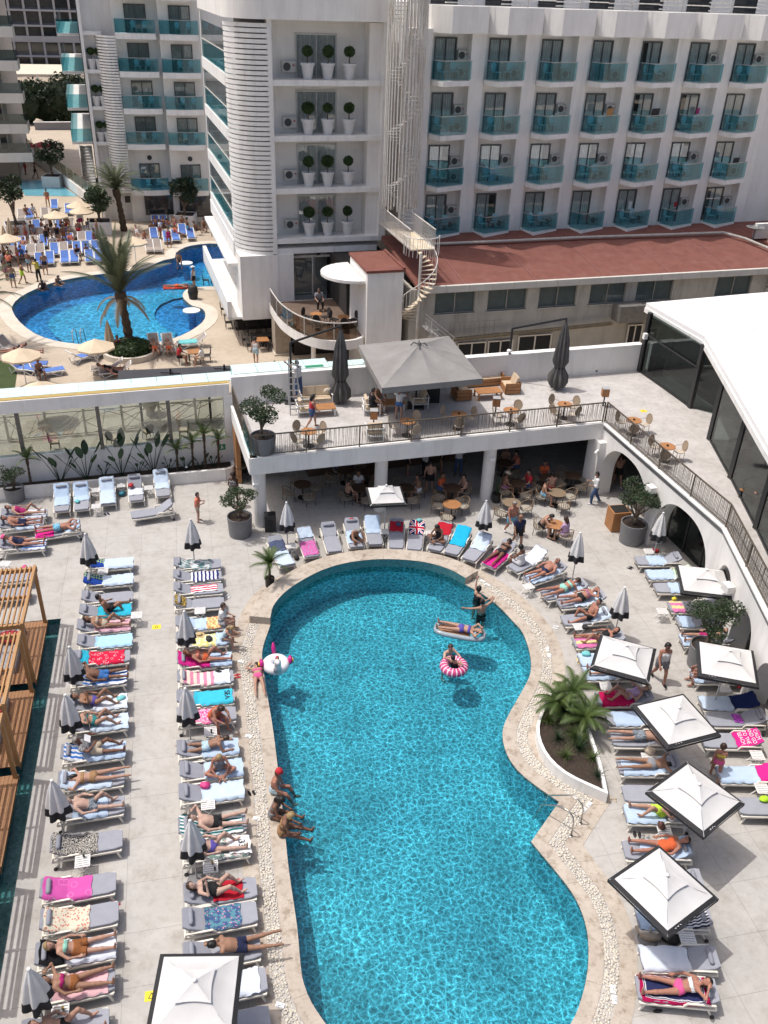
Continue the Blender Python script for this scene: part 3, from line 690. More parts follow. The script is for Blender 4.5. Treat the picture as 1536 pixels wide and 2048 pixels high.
# far-side lattice fence seen through the glass
lf=bthing('lattice_fence','pale criss-cross lattice fence seen through the glazed partition','fence',-12,44.5,ZF);o4=(-12,44.5,ZF)
FEN=mk('cream_lattice',(.60,.54,.43),(.52,.46,.36),6,.6)
for q in range(10):
    u=-12+q*1.9;m=MB(o4);m.box(u-.06,u+.06,44.44,44.56,ZF,ZF+1.5);m.build('post',FEN,lf)
m=MB(o4)
for q in range(9):
    u0=-12+q*1.9
    for _ in range(9):
        a=(u0+random.uniform(.05,1.85),44.5,ZF+random.choice((.1,.1,1.35)))
        b=(u0+random.choice((.05,1.85,random.uniform(.05,1.85))),44.5,ZF+random.uniform(.1,1.35));m.bar(a,b,.03,.03)
    m.bar((u0,44.5,ZF+.1),(u0+1.9,44.5,ZF+.1),.04,.05);m.bar((u0,44.5,ZF+1.36),(u0+1.9,44.5,ZF+1.36),.05,.06)
o=m.build('lattice',FEN,lf);o['kind']='stuff'
# long planter in front of the partition
pl=bthing('long_planter','long low white planter bed below the glazed partition','planter',-8,39);o5=(-8,39,0)
PLP=[(-14,39.55),(-14,39.1),(-5.5,39.1),(4.0,38.75),(4.3,38.85),(4.42,39.1),(4.42,39.55)]
m=MB(o5)
for a,b in zip(PLP[:-1],PLP[1:]):m.bar((*a,.3),(*b,.3),.16,.62)
m.build('wall',WHITE,pl)
m=MB(o5);m.prism([(-13.9,39.64),(-13.9,39.18),(-5.5,39.18),(4.0,38.85),(4.3,39.0),(4.34,39.64)],.1,.5);m.build('soil',SOIL,pl)
# ------------------------------------------------------------------ glass pavilion with the white roof on the terrace
pv=bthing('glass_pavilion','glass walled pavilion with a bright white faceted roof on the terrace','pavilion',26.6,39.4,ZT);o6=(26.6,39.4,ZT)
RF=[(26.72,40.05,7.15),(33.9,40.5,7.15),(60,41,7.1),(60,12,7.1),(17.5,12.2,7.05),(22.4,24.2,7.1),(26.83,34.84,7.15)]
m=MB(o6);m.prism([(a,b)for a,b,c in RF],6.95,7.18);m.build('roof',mk('white_membrane',(.82,.81,.80),(.80,.79,.78),.8,.8),pv)
m=MB(o6);q=[(a+.22,b-.06)for a,b,c in RF]
for a,b in zip([RF[0],RF[6],RF[5]],[RF[6],RF[5],RF[4]]):m.bar((a[0]+.1,a[1],6.82),(b[0]+.1,b[1],6.82),.3,.25)
m.build('roof_edge',WHITE2,pv)
for k in range(7):m=MB(o6);u=27.4+k*.1;m.box(24.6+k*.9 if k>3 else 27.0,59,38.6-k*3.4,38.66-k*3.4,7.18,7.2);m.build('roof_seam',mk('seam_grey',(.70,.69,.67)),pv)
PVP=[(26.6,39.3),(26.65,36.9),(26.65,34.5),(25.5,31.1),(24.2,27.6),(22.7,23.8),(20.5,18.5)]
for i,(u,v)in enumerate(PVP):
    if i==1:continue
    m=MB(o6);m.box(u-.10,u+.10,v-.12,v+.12,ZT,6.9);m.build('post',DKM,pv)
for i,(a,b)in enumerate(zip(PVP[:-1],PVP[1:])):
    if i==2:continue
    m=MB(o6);m.slab([(*a,ZT+.06),(*b,ZT+.06),(*b,6.85),(*a,6.85)],.02);m.build('glass_wall',SMKG,pv)
    m=MB(o6);m.bar((*a,ZT+.05),(*b,ZT+.05),.1,.08);m.build('sill',DKM,pv)
m=MB(o6);m.bar((26.55,39.2,5.75),(26.55,34.5,5.75),.06,.06);m.build('tie_bar',DKM,pv)
m=MB(o6);m.slab([(26.65,34.5,ZT+.05),(27.6,33.4,ZT+.05),(27.6,33.4,6.6),(26.65,34.5,6.6)],.03);m.build('open_door',SMKG,pv)
m=MB(o6);m.box(27.2,45,39.46,39.7,ZT,5.1);m.build('back_wall',WHITE,pv)
m=MB(o6);m.box(33,33.3,20,39.4,ZT,6.9);m.build('inner_wall',mk('grey_inner_wall',(.32,.32,.32),(.28,.28,.28),1),pv)
m=MB(o6);m.box(26.3,26.5,39.0,39.2,5.55,5.85);m.build('wall_speaker',WHITE2,pv)
sp=bthing('loudspeaker','black loudspeaker cabinet at the foot of the pavilion post','speaker',27.2,38.8,ZT);m=MB((27.2,38.8,ZT));m.box(26.9,27.5,38.5,39.0,ZT,ZT+.95);m.build('cabinet',BLKP,sp)
m=MB((27.2,38.8,ZT));m.cyl((27.2,38.5,ZT+.45),(27.2,38.47,ZT+.45),.2,n=16);m.build('grille',BLACK,sp)
# ------------------------------------------------------------------ service building with the red roof
sb=bthing('service_building','low cream service building with a red felt roof and dark windows','building',17.5,48);o7=(17.5,48,0)
wins=[(17.75,20.3),(21.1,23.65),(24.45,27.0),(27.9,30.4),(31.15,33.75),(36.95,39.6)]
# wall as piers and bands round the window openings
m=MB(o7);z0,z1=4.45,5.75
m.box(16.2,48,48.0,48.3,-.5,z0);m.box(16.2,48,48.0,48.3,z1,6.0)
pu=16.2
for a,b in wins:m.box(pu,a,48.0,48.3,z0,z1);pu=b
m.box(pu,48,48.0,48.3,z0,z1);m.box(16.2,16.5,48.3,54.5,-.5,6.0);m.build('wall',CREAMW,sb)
m=MB(o7);m.box(16.5,48,49.6,49.7,0,5.9);m.build('shade_dark_room_back',DARKIN,sb)
for i,(a,b)in enumerate(wins):
    f=MB(o7);c=(a+b)/2
    for x0,x1,y0,y1 in((a,b,z0,z0+.06),(a,b,z1-.06,z1),(a,a+.06,z0,z1),(b-.06,b,z0,z1),(c-.03,c+.03,z0,z1)):f.box(x0,x1,48.08,48.14,y0,y1)
    fr=f.build('window',mk('window_frame_alu',(.42,.40,.36),(.36,.34,.30),5,.4,.2),sb)
    for x0,x1 in((a+.06,c-.03),(c+.03,b-.06)):
        p=MB(o7);p.box(x0,x1,48.10,48.115,z0+.06,z1-.06);p.build('pane',DKG,fr)
    s_=MB(o7);s_.box(a-.1,b+.1,47.92,48.1,z0-.08,z0);s_.build('sill',CREAMW,fr)
    bl=MB(o7);bl.box(a+.06,b-.06,48.16,48.18,z0,z1-.06);bl.build('blind',mk('grey_blind',(.60,.60,.57),(.48,.48,.45),3),fr)
m=MB(o7);m.add([(16.6,47.75,6.16),(48,47.75,6.16),(48,55.5,7.25),(16.6,55.5,7.25),(16.6,47.75,6.0),(48,47.75,6.0),(48,55.5,7.0),(16.6,55.5,7.0)],[(0,1,2,3),(7,6,5,4),(0,4,5,1),(1,5,6,2),(2,6,7,3),(3,7,4,0)]);m.build('roof',REDRIM,sb)
for k in range(6):u=19.5+k*4.6;m=MB(o7);m.slab([(u,47.8,6.172),(u+.1,47.8,6.172),(u+.1,54.4,7.10),(u,54.4,7.10)],.012);m.build('roof_seam',mk('felt_seam',(.24,.10,.085)),sb)
for q in range(22):
    u=16.9+q*1.42;m=MB(o7);m.box(u+.012,u+1.41,47.62,47.85,5.86,6.24);m.build('eave_block',mk('eave_cream',(.62,.60,.55),(.55,.53,.48),2,.7,rand=.1),sb)
m=MB(o7);m.path([(19.3,53.6,7.1),(24,53.4,7.15),(30,53.5,7.15),(36,53.3,7.15),(40.5,53.2,7.15),(41.5,52,7.0),(42.6,49,6.6),(44,48.2,6.5)],.09,8);m.build('pipe',mk('grey_pipe',(.5,.48,.44),(.4,.38,.34),4),sb)
# pipes, racks and plant on the shaded alley wall
m=MB(o7)
for k in range(4):m.cyl((17.5,47.7-.1*k,2.9+.12*(k%2)),(29.5,47.7-.1*k,3.25+.12*(k%2)),.05,n=6)
m.build('pipe_run',mk('lagged_pipe',(.24,.20,.13),(.16,.13,.09),6),sb)
m=MB(o7)
for u in np.arange(18.6,21.8,.32):m.bar((u,47.5,3.25),(u,47.5,4.05),.02,.02)
for z in(3.25,3.65,4.05):m.bar((18.6,47.5,z),(21.9,47.5,z),.025,.025)
m.build('pipe_rack',mk('rack_steel',(.30,.29,.26),(.22,.21,.19),6),sb)
for(a,b,z0,z1)in((19.4,21.2,.6,2.6),(21.4,23.0,.6,2.6),(23.4,25.6,.6,2.8),(31.0,32.0,.6,3.0)):
    m=MB(o7);m.box(a,b,47.9,47.99,z0,z1);w_=m.build('dark_opening',BLACK,sb)
    m=MB(o7)
    for x in(a,(a+b)/2,b):m.box(x-.04,x+.04,47.85,47.93,z0,z1)
    m.box(a,b,47.85,47.93,z1-.08,z1);m.build('opening_frame',OFFW,w_)
for(a,b,z0,z1,v0)in((29.6,31.2,3.5,4.55,46.9),(31.3,32.6,3.5,4.5,47.1)):
    m=MB(o7);m.box(a,b,v0,47.9,z0,z1);m.build('duct_box',mk('galvanised',(.24,.23,.21),(.18,.17,.16),4,.5,.3),sb)
def ac_unit(name,parent,org,u,v,z,w=.85,h=.6,d=.32):
    m=MB(org);m.box(u-w/2,u+w/2,v-d,v,z,z+h);a=m.build(name,ACW,parent)
    m=MB(org);m.cyl((u-w*.14,v-d-.004,z+h/2),(u-w*.14,v-d-.02,z+h/2),h*.38,n=18);g=m.build('fan_grille',mk('fan_dark',(.05,.05,.05),(.08,.08,.08),30),a)
    m=MB(org);m.box(u+w*.28,u+w*.42,v-d-.012,v-d-.002,z+h*.55,z+h*.7);m.build('badge',mk('badge_red',(.4,.05,.05)),a)
    return a
ac_unit('ac_unit',sb,o7,33.3,47.95,3.6);ac_unit('ac_unit',sb,o7,41.2,47.95,5.0);ac_unit('ac_unit',sb,o7,41.2,47.95,4.3)
for q in range(3):
    m=MB(o7);m.box(17.2,17.9,47.3,47.42,3.0+q*.35,3.06+q*.35);m.build('ladder_rung',STEEL,sb)
rp=bthing('rooftop_machine','grey box machine with a satellite dish on the roof corner','machine',43.5,51,6.8);m=MB((43.5,51,6.8));m.box(43,44.2,50.6,51.6,6.85,8.3);m.build('casing',ACW,rp)
m=MB((43.5,51,6.8));m.lathe([(0,0),(.35,.04),(.62,.16),(.60,.17),(.34,.06),(0,.02)],20,(42.1,52.0,7.6));m.cyl((42.1,52,6.9),(42.1,52,7.62),.05);m.build('dish',mk('dish_grey',(.2,.2,.2)),rp)
m=MB((43.5,51,6.8));m.box(42.4,47,52.2,52.5,6.9,7.9);m.build('low_wall',WHITE,rp)
# ------------------------------------------------------------------ white stair box with red top, round cafe balcony
xb=bthing('stair_box','plain white box tower with a flat red top beside the spiral stair','building',13.6,47.9);ob=(13.6,47.9,0)
m=MB(ob);m.box(13.6,15.75,47.95,51.9,ZF,7.12);m.build('wall',WHITE,xb)
m=MB(ob);m.box(13.52,15.83,47.87,51.95,7.12,7.27);m.build('roof',REDRIM,xb)
m=MB(ob);m.box(15.68,15.84,47.9,51.95,7.275,7.36);m.build('parapet',REDRIM,xb)
# ------------------------------------------------------------------ centre block of the hotel
cb=bthing('hotel_centre_block','white hotel block with striped rounded corner and ledges of potted trees','building',7.5,55.8);oc=(7.5,55.8,0)
FL=[16.2,13.2,10.2,7.2]
U0,U1,VF,VB=7.5,16.85,55.8,70.0
m=MB(oc);m.box(9.9,U1+.0,VF+1.45,VB,ZF,19.2);m.box(10.5,16.4,VF+5,VB,19.2,24);m.build('wall',WHITE,cb)
m=MB(oc)   # frame round the ledges
m.box(9.62,9.88,VF-.06,VF+1.45,6.3,19.25);m.box(16.45,16.9,VF-.06,VF+.4,6.9,19.25);m.build('side_frame',WHITE2,cb)
m=MB(oc);m.box(15.7,16.45,VF+.3,VF+1.45,7.0,19.2);m.build('inner_pier',WHITE,cb)
def rounded(u0,u1,v0,v1,r,n=10):
    q=[(u1,v0)]
    for k in range(n+1):t=-math.pi/2-math.pi/2*k/n;q.append((u0+r+r*math.cos(t),v0+r+r*math.sin(t)))
    return q+[(u0,v1),(u1,v1)]
m=MB(oc);m.prism(rounded(U0-.12,17.0,VF-.25,VB,2.1),19.25,21.3);m.build('parapet',WHITE,cb,smooth=35)
for z in FL:
    m=MB(oc);m.box(9.88,16.45,VF-.02,VF+1.5,z-.3,z);m.build('ledge',WHITE2,cb)
m=MB(oc);m.box(9.88,16.4,VF+.05,VF+1.5,6.25,6.6);m.build('shutter_box',WHITE2,cb)
for z in FL:
    f=MB(oc)
    for x0,x1,y0,y1 in((11.5,14.0,z+2.25,z+2.35),(11.5,11.58,z,z+2.3),(13.9,14.0,z,z+2.3),(12.72,12.78,z,z+2.3)):f.box(x0,x1,VF+1.36,VF+1.44,y0,y1)
    w_=f.build('window',mk('white_window_frame',(.6,.6,.58),(.5,.5,.48),3),cb)
    p=MB(oc);p.box(11.58,13.9,VF+1.39,VF+1.40,z,z+2.25);p.build('pane',PANEG,w_)
    c_=MB(oc)
    c_.grid([[(11.55+2.4*i/60,VF+1.425+.018*math.sin(i*1.3)+(.012*math.sin(i*.37)),z+2.25*j)for j in(0,1)]for i in range(61)]);c_.build('curtain',CURT,w_)
    ac_unit('ac_unit',cb,oc,11.05,VF+1.40,z+.32,.8,.58,.3)
# left face: glass screens between white bands, rounded louvre corner
for k,z in enumerate(FL+[4.0]):
    m=MB(oc)
    if k<4:m.box(U0-.05,U0+.16,VF+2.2,VB,z-.55,z+.12);m.build('band',WHITE2,cb)
    m=MB(oc)
    if k<4:m.box(U0+.02,U0+.06,VF+2.25,VB-.05,z+.12,z+1.25);m.build('glass_screen',TEALG,cb)
    if k<4:
        m=MB(oc);m.box(U0+.02,U0+.06,VF+2.25,VB-.05,z+1.27,z+2.4);m.build('upper_glass',PANEG,cb)
        m=MB(oc);m.box(U0,U0+.08,VF+2.25,VB-.05,z+1.24,z+1.28);m.build('handrail',STEEL,cb)
        m=MB(oc);m.box(U0+.1,9.9,VF+2.0,VB,z-.3,z);m.build('balcony_floor',WHITE,cb)
        for q in range(4):
            v=VF+3.4+q*2.9;m=MB(oc);m.box(9.78,9.86,v,v+1.6,z,z+2.2);m.build('balcony_door',DKWIN,cb)
m=MB(oc);m.box(U0-.02,U0+.14,VF+13.9,VB,6.6,19.2);m.build('corner_trim',WHITE2,cb)
m=MB(oc);m.box(U0-.1,U0+.3,VF+1.9,VB,5.85,6.75);m.box(U0-.6,U0+.2,VF+1.2,VB,5.3,5.5);m.build('lower_band',WHITE,cb)
louv=[19.05-k*.268 for k in range(48)]
cv=[(9.62,VF-.04)]+[(U0+2.05+2.1*math.cos(t),VF+2.05+2.1*math.sin(t))for t in[-math.pi/2-math.pi/2*i/9 for i in range(10)]]
cvi=[(9.62,VF+.10)]+[(U0+2.05+1.95*math.cos(t),VF+2.05+1.95*math.sin(t))for t in[-math.pi/2-math.pi/2*i/9 for i in range(10)]]
for z in louv:
    m=MB(oc);m.prism(cv+cvi[::-1],z-.20,z);m.build('louvre',WHITE2,cb,smooth=30)
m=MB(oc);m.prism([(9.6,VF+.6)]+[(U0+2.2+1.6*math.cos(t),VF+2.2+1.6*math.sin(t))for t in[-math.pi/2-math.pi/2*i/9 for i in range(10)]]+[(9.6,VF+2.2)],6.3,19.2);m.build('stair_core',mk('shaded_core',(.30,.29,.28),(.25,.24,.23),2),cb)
# lower blank volume and overhang
m=MB(oc);m.box(7.5,9.9,VF-.1,VF+2.2,2.15,6.25);m.box(9.9,10.9,VF-.06,VF+.6,2.15,6.25);m.build('lower_volume',WHITE,cb)
m=MB(oc);m.box(U0-.9,U0-.65,VF+.3,VB,2.15,3.3);m.box(U0-.9,9.9,VF+.3,VB,2.1,2.25);m.build('side_canopy',WHITE2,cb)
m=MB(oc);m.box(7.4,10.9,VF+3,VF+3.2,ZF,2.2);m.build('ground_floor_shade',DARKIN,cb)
m=MB(oc);m.box(10.9,13.6,VF+.5,VF+.56,3.4,5.9);m.build('cafe_window',DKG,cb)
m=MB(oc);m.box(10.85,13.6,VF+.48,VF+.62,5.85,6.0);m.box(10.85,10.95,VF+.48,VF+.62,3.4,5.9);m.box(12.2,12.28,VF+.48,VF+.62,3.4,5.9);m.build('cafe_window_frame',STEEL,cb)
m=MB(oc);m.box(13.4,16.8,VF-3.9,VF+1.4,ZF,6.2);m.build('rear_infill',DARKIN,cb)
m=MB(oc);m.cyl((12.6,VF+.44,6.13),(12.6,VF+.40,6.13),.15,n=16);m.build('wall_vent',DKM,cb)
# round cafe balcony
BAL=[(9.2,55.6),(9.2,53.6),(9.35,51.6),(9.95,49.5),(10.9,48.2),(12.0,47.75),(13.0,47.85),(13.56,48.3)]
bq2,_=dens([Vector(p)for p in BAL+[(13.56,52),(13.56,55.6)]],.35,(0,7,8,9))
rb=bthing('cafe_balcony','round white cafe balcony with glass balustrade under the hotel block','balcony',11.5,51,3.3);orb=(11.5,51,3.3)
m=MB(orb);m.prism([tuple(p)for p in bq2],2.75,3.3);m.build('slab',WHITE,rb,smooth=35)
m=MB(orb);m.prism([tuple(p*.96+Vector((11.5,52))*.04)for p in bq2],3.302,3.32);m.build('floor',mk('brown_floor',(.17,.12,.09),(.13,.09,.07),2),rb)
arc=[p for p in bq2 if p.y<55 and p.x<13.5];arc=arc[:next((i for i,p in enumerate(arc)if p.x>13.3),len(arc))]
gm=MB(orb);rm_=MB(orb)
for a,b in zip(arc[:-1],arc[1:]):gm.bar((a.x,a.y,3.85),(b.x,b.y,3.85),.015,.95);rm_.bar((a.x,a.y,4.38),(b.x,b.y,4.38),.05,.05)
gm.build('glass_balustrade',glass('bronze_glass',(.62,.56,.50),.1),rb);rm_.build('handrail',STEEL,rb)
for i in range(0,len(arc),5):m=MB(orb);m.cyl((arc[i].x,arc[i].y,3.3),(arc[i].x,arc[i].y,4.38),.025,n=6);m.build('post',STEEL,rb)
m=MB(orb);m.cyl((10.8,49.6,ZF),(10.8,49.6,2.75),.14,n=12);m.build('support_column',WHITE,rb)
cn=bthing('half_round_canopy','half round white canopy over the cafe balcony','canopy',13.5,50.5,6.5)
q=[(13.55+2.1*math.cos(t),50.3+2.0*math.sin(t))for t in np.linspace(math.pi/2,3*math.pi/2,18)]
m=MB((13.5,50.5,6.5));m.prism(q,6.42,6.58);m.build('roof',WHITE2,cn,smooth=35)
m=MB((13.5,50.5,6.5));m.prism([(13.55+(x-13.55)*.93,50.3+(y-50.3)*.93)for x,y in q],6.36,6.42);m.build('rim',mk('lace_edge',(.5,.48,.44)),cn)
# ground floor under the block: bar painted near-black for its shade, with stone pillar
pm=bthing('stone_pillar','rough stone pillar under the hotel overhang','pillar',9.6,54);m=MB((9.6,54,0));m.box(9.2,10.2,53.6,54.8,ZF,2.8);m.build('shaft',mk('travertine_pillar',(.40,.34,.27),(.30,.25,.20),5,.8),pm)
m=MB((9.6,54,0));m.box(9.1,10.3,53.5,54.9,ZF,ZF+.12);m.build('plinth',FCOP,pm)
db=bthing('bar_wall','open bar front under the cafe balcony, painted near-black for its shade','wall',12,55);m=MB((12,55,0));m.box(9.5,13.6,55.0,55.2,ZF,2.75);m.build('wall',DARKIN,db)
m=MB((12,55,0));m.box(10.4,13.4,53.4,53.9,ZF,1.4);m.build('counter',BLKW,db)
# ------------------------------------------------------------------ balcony wing of the hotel
wg=bthing('hotel_balcony_wing','white hotel wing with rows of sawtooth balconies fronted by teal glass','building',19.4,55);ow=(19.4,55,0)
PIT,NB=3.49,7
ZB=[16.3,13.3,10.3,7.3]
m=MB(ow)
m.box(18.6,52,56.3,72,0,20.2)
m.build('wall',WHITE,wg)
def gal(k):return 19.4+k*PIT
for k in range(-1,NB+1):       # wall piers between the balconies: sawtooth fins
    u=gal(k)+2.42;m=MB(ow)
    m.prism([(u,55.5),(u+PIT-2.42-.02,55.85),(u+PIT-2.42-.02,56.31),(u,56.31)],6.2,18.95);m.build('wall_pier',WHITE,wg)
m=MB(ow);m.box(18.0,19.3,55.4,57,0,19.0);m.build('end_wall',WHITE,wg)
for k in range(NB+2):           # sawtooth parapet
    u=gal(k-.0)-(.0);m=MB(ow);m.prism([(u-.12,55.75),(u+.75,54.55),(u+PIT-.16,55.35),(u+PIT-.13,56.8),(u-.12,56.8)],18.8,20.2);m.build('parapet',WHITE,wg)
rng=random.Random(3)
for r,z in enumerate(ZB):
    for k in range(NB):
        u=gal(k)
        SL=[(u,55.55),(u+.42,54.55),(u+2.42,55.2),(u+2.42,56.31),(u,56.31)]
        m=MB(ow);m.prism(SL,z-.28,z);b=m.build('balcony',WHITE2,wg)
        g=MB(ow);g.bar((u+.02,55.53,z+.56),(u+.43,54.60,z+.56),.02,1.0);g.bar((u+.43,54.60,z+.56),(u+2.40,55.24,z+.56),.02,1.0);g.build('glass_panel',TEALG,b)
        h=MB(ow);h.bar((u+.02,55.53,z+1.08),(u+.43,54.60,z+1.08),.05,.045);h.bar((u+.43,54.60,z+1.08),(u+2.40,55.24,z+1.08),.05,.045);h.build('handrail',mk('rail_alu',(.42,.44,.44),(.36,.38,.38),4,.35,.5),b)
        f=MB(ow);a,c=u+.35,u+1.75
        for x0,x1,y0,y1 in((a,c,z+2.16,z+2.25),(a,a+.06,z,z+2.2),(c-.08,c,z,z+2.2),((a+c)/2-.03,(a+c)/2+.03,z,z+2.2)):f.box(x0,x1,56.21,56.29,y0,y1)
        d=f.build('door',mk('anthracite_frame',(.10,.10,.10),(.08,.08,.08),4,.4),b)
        p=MB(ow);p.box(a+.06,c-.08,56.24,56.25,z,z+2.16);p.build('pane',PANEG,d)
        cu=MB(ow);op=rng.random();x0,x1=(a+.06,c-.1)if op<.65 else((a+.42,c-.1)if op<.85 else(a+.06,c-.5))
        cu.grid([[(x0+(x1-x0)*i/30,56.285+.012*math.sin(i*1.7),z+2.16*j)for j in(0,1)]for i in range(31)]);cu.build('curtain',CURT,d)
        dk=MB(ow);dk.box(a+.05,c-.06,56.2975,56.2990,z,z+2.16);dk.build('shade_dark_room_sheet',DARKIN,d)
        ac_unit('ac_unit',b,ow,u+2.1,56.27,z+(.12 if k in(0,)else(.1 if rng.random()<.7 else 1.1)),.6,.5,.28)
        if k==0 or(k==3 and r==2):ac_unit('ac_unit',b,ow,u+2.1,56.27,z+1.05,.62,.52,.28)
# roof terrace rail and rooms
m=MB(ow);m.box(18.6,52,57.6,57.9,20.2,24);m.build('roof_storey',WHITE,wg)
for k in range(NB+1):
    u=gal(k)+.4;m=MB(ow);m.box(u,u+1.7,57.52,57.59,20.2,22.6);m.build('roof_door',DKWIN,wg)
for k in range(NB+1):
    u=gal(k)
    for q in range(4):m=MB(ow);m.cyl((u+.5,55.3,20.35+q*.22),(u+2.4,55.75,20.35+q*.22),.035,n=6);m.build('roof_rail',STEEL,wg)
    m=MB(ow);m.cyl((u+2.4,55.75,20.6),(u+PIT+.5,55.3,20.6),.03,n=6);m.cyl((u+2.4,55.75,20.2),(u+2.4,55.75,21.1),.03,n=6);m.build('roof_rail',STEEL,wg)
m=MB(ow);m.box(45.6,47.2,56.23,56.29,11.0,12.9);fw=m.build('window',mk('window_frame_alu',(.42,.40,.36)),wg)
m=MB(ow);m.box(45.7,47.1,56.21,56.23,11.1,12.8);m.build('pane',DKWIN,fw)
# plastic chairs on the balconies
def chair_mesh(name,mat,s=1.0):
    m=MB();m.box(-.22,.22,-.22,.22,.42,.45)
    for x in(-.2,.2):
        for y in(-.2,.2):m.cyl((x*1.1,y*1.1,0),(x,y,.43),.017,n=5)
    N=12;out=[(-.235,.23*math.cos(2*math.pi*i/N),.72+.26*math.sin(2*math.pi*i/N))for i in range(N)];n=N
    m.add([(x-.03*(z-.45),y,z)for x,y,z in out]+[(x-.03*(z-.45)-.03,y,z)for x,y,z in out],[tuple(range(N)),tuple(range(2*N-1,N-1,-1))]+[(i,N+i,N+(i+1)%N,(i+1)%N)for i in range(N)])
    m.cyl((-.2,-.14,.44),(-.23,-.14,.55),.018,n=5);m.cyl((-.2,.14,.44),(-.23,.14,.55),.018,n=5)
    return m.mesh(name,mat)
CHM=chair_mesh('plastic_chair',TEALC)
FLO=['top','second','third','lowest']
def place(mesh,name,label,cat,u,v,z,rz,group=None):
    o=ref(mesh,name,None,W(u,v,z),(0,0,BA+rz));return tag(o,label,cat,group)
for r,z in enumerate(ZB):
    for k in range(NB):
        if(r,k)in((3,3),(0,3)):continue
        n_=2 if(r*7+k)%6!=2 else 1
        u=gal(k)
        for q in range(n_):
            sd='left-hand' if q==0 else 'right-hand'
            if n_==1:sd='single'
            place(CHM,'balcony_chair',f'{sd} turquoise chair on the {ORD[k+1]} balcony from the stair, {FLO[r]} row','chair',u+.75+q*.85,55.75+.2*q,z,R(-70 if q==0 else-110)+rng.uniform(-.4,.4),'chairs on the hotel balconies')
# things lying or hanging on some balconies
TOWB=towelm('hotel_blue','plain',(.45,.58,.74))
def hang(u,z,col,label,v=55.35,w=.5,h=.5):
    m=MB();m.grid([[(-w/2+w*i/6,.02*math.sin(i*2.1+j),h*(j/4))for j in range(5)]for i in range(7)])
    o=m.build('hung_towel',col,None,W(u,v,z),BA+R(14));tag(o,label,'towel');so=o.modifiers.new('thick','SOLIDIFY');so.thickness=.015
REDT=mk('red_cloth',(.45,.03,.04));BLKT=mk('black_cloth',(.02,.02,.025));ORGT=mk('orange_cloth',(.42,.22,.08));WHT=mk('white_cloth',(.75,.75,.75));PNK=mk('pink_cloth',(.62,.05,.22))
hang(gal(3)+1.5,ZB[1]+1.0,ORGT,'ochre cloth over the rail of the fourth balcony, second row',54.97)
hang(gal(4)+1.3,ZB[1]+1.0,BLKT,'black clothes hung over the fifth balcony rail, second row',54.95,.7)
hang(gal(5)+1.6,ZB[1]+1.05,PNK,'small pink bag hung above the sixth balcony rail, second row',55.9,.3,.35)
hang(gal(5)+1.3,ZB[3]+1.05,REDT,'red cloth above the sixth balcony rail, lowest row',55.9,.3,.35)
hang(gal(4)+1.2,ZB[3]+1.0,WHT,'white shirt drying above the fifth balcony rail, lowest row',55.9,.3,.5)
hang(gal(6)+1.3,ZB[2]+1.0,BLKT,'dark clothes over the seventh balcony rail, third row',55.0,.6,.4)
hang(gal(1)+.9,ZB[2]+.15,TOWB,'pale blue towel draped inside the second balcony, third row',55.3,.4,.8)
# ------------------------------------------------------------------ fire stair: caged spiral, gangway and lower spiral
ss=bthing('spiral_staircase','tall white caged spiral fire stair between the hotel blocks','staircase',17.4,54.2);os_=(17.4,54.2,0)
cx,cy,rr=17.25,53.9,1.1
m=MB(os_);m.cyl((cx,cy,8.2),(cx,cy,24),.10,n=10);m.build('centre_pole',STEEL,ss)
for i in range(34):
    t=2*math.pi*i/34;zb_=9.2+.5*((i*7)%5)/5 if math.sin(t)<.2 else 9.0
    m=MB(os_);m.cyl((cx+rr*math.cos(t),cy+rr*math.sin(t),zb_),(cx+rr*math.cos(t),cy+rr*math.sin(t),24),.04,n=5);m.build('bar',STEEL,ss)
def tread(m,cx,cy,t,z,r0,r1,dt=.42,th=.035):
    a,b=t-dt/2,t+dt/2
    m.prism([(cx+r0*math.cos(a),cy+r0*math.sin(a)),(cx+r1*math.cos(a),cy+r1*math.sin(a)),(cx+r1*math.cos(b),cy+r1*math.sin(b)),(cx+r0*math.cos(b),cy+r0*math.sin(b))],z,z+th)
for i in range(70):
    m=MB(os_);tread(m,cx,cy,-1.2+i*.40,8.3+i*.2,.08,1.05);m.build('tread',STEEL,ss)
gw=bthing('steel_gangway','short white steel gangway with railings from the spiral stair','gangway',16.9,51.5,8.2);og_=(16.9,51.5,8.2)
m=MB(og_);m.box(16.3,17.75,48.6,55.3,8.1,8.17);m.build('deck',mk('rusty_cream_steel',(.72,.66,.54),(.60,.48,.33),2.2,.6),gw)
for u,v0,v1 in((16.3,48.7,55.2),(17.75,48.6,53.0)):
    m=MB(og_);m.bar((u,v0,9.25),(u,v1,9.25),.05,.05);m.bar((u,v0,8.2),(u,v1,8.2),.05,.08);m.build('handrail',STEEL,gw)
    m=MB(og_)
    for v in np.arange(v0,v1,.13):m.bar((u,v,8.2),(u,v,9.25),.018,.018)
    o=m.build('balusters',STEEL,gw);o['kind']='stuff'
ls=bthing('lower_spiral_stair','short white spiral stair dropping from the gangway to the alley','staircase',16.6,47.6,3);ol=(16.6,47.6,3)
cx,cy=16.65,47.75
m=MB(ol);m.cyl((cx,cy,.4),(cx,cy,8.2),.08,n=10);m.build('centre_pole',STEEL,ls)
pts=[]
for i in range(19):
    t=math.pi*.42-i*.29;z=8.0-i*.21;m=MB(ol);tread(m,cx,cy,t,z,.06,.95,.34);m.build('tread',mk('rusty_cream_steel',(.62,.52,.36)),ls)
    pts.append((cx+.95*math.cos(t),cy+.95*math.sin(t),z+1.0))
    m=MB(ol);m.cyl((pts[-1][0],pts[-1][1],z),pts[-1],.014,n=5);m.build('baluster',STEEL,ls)
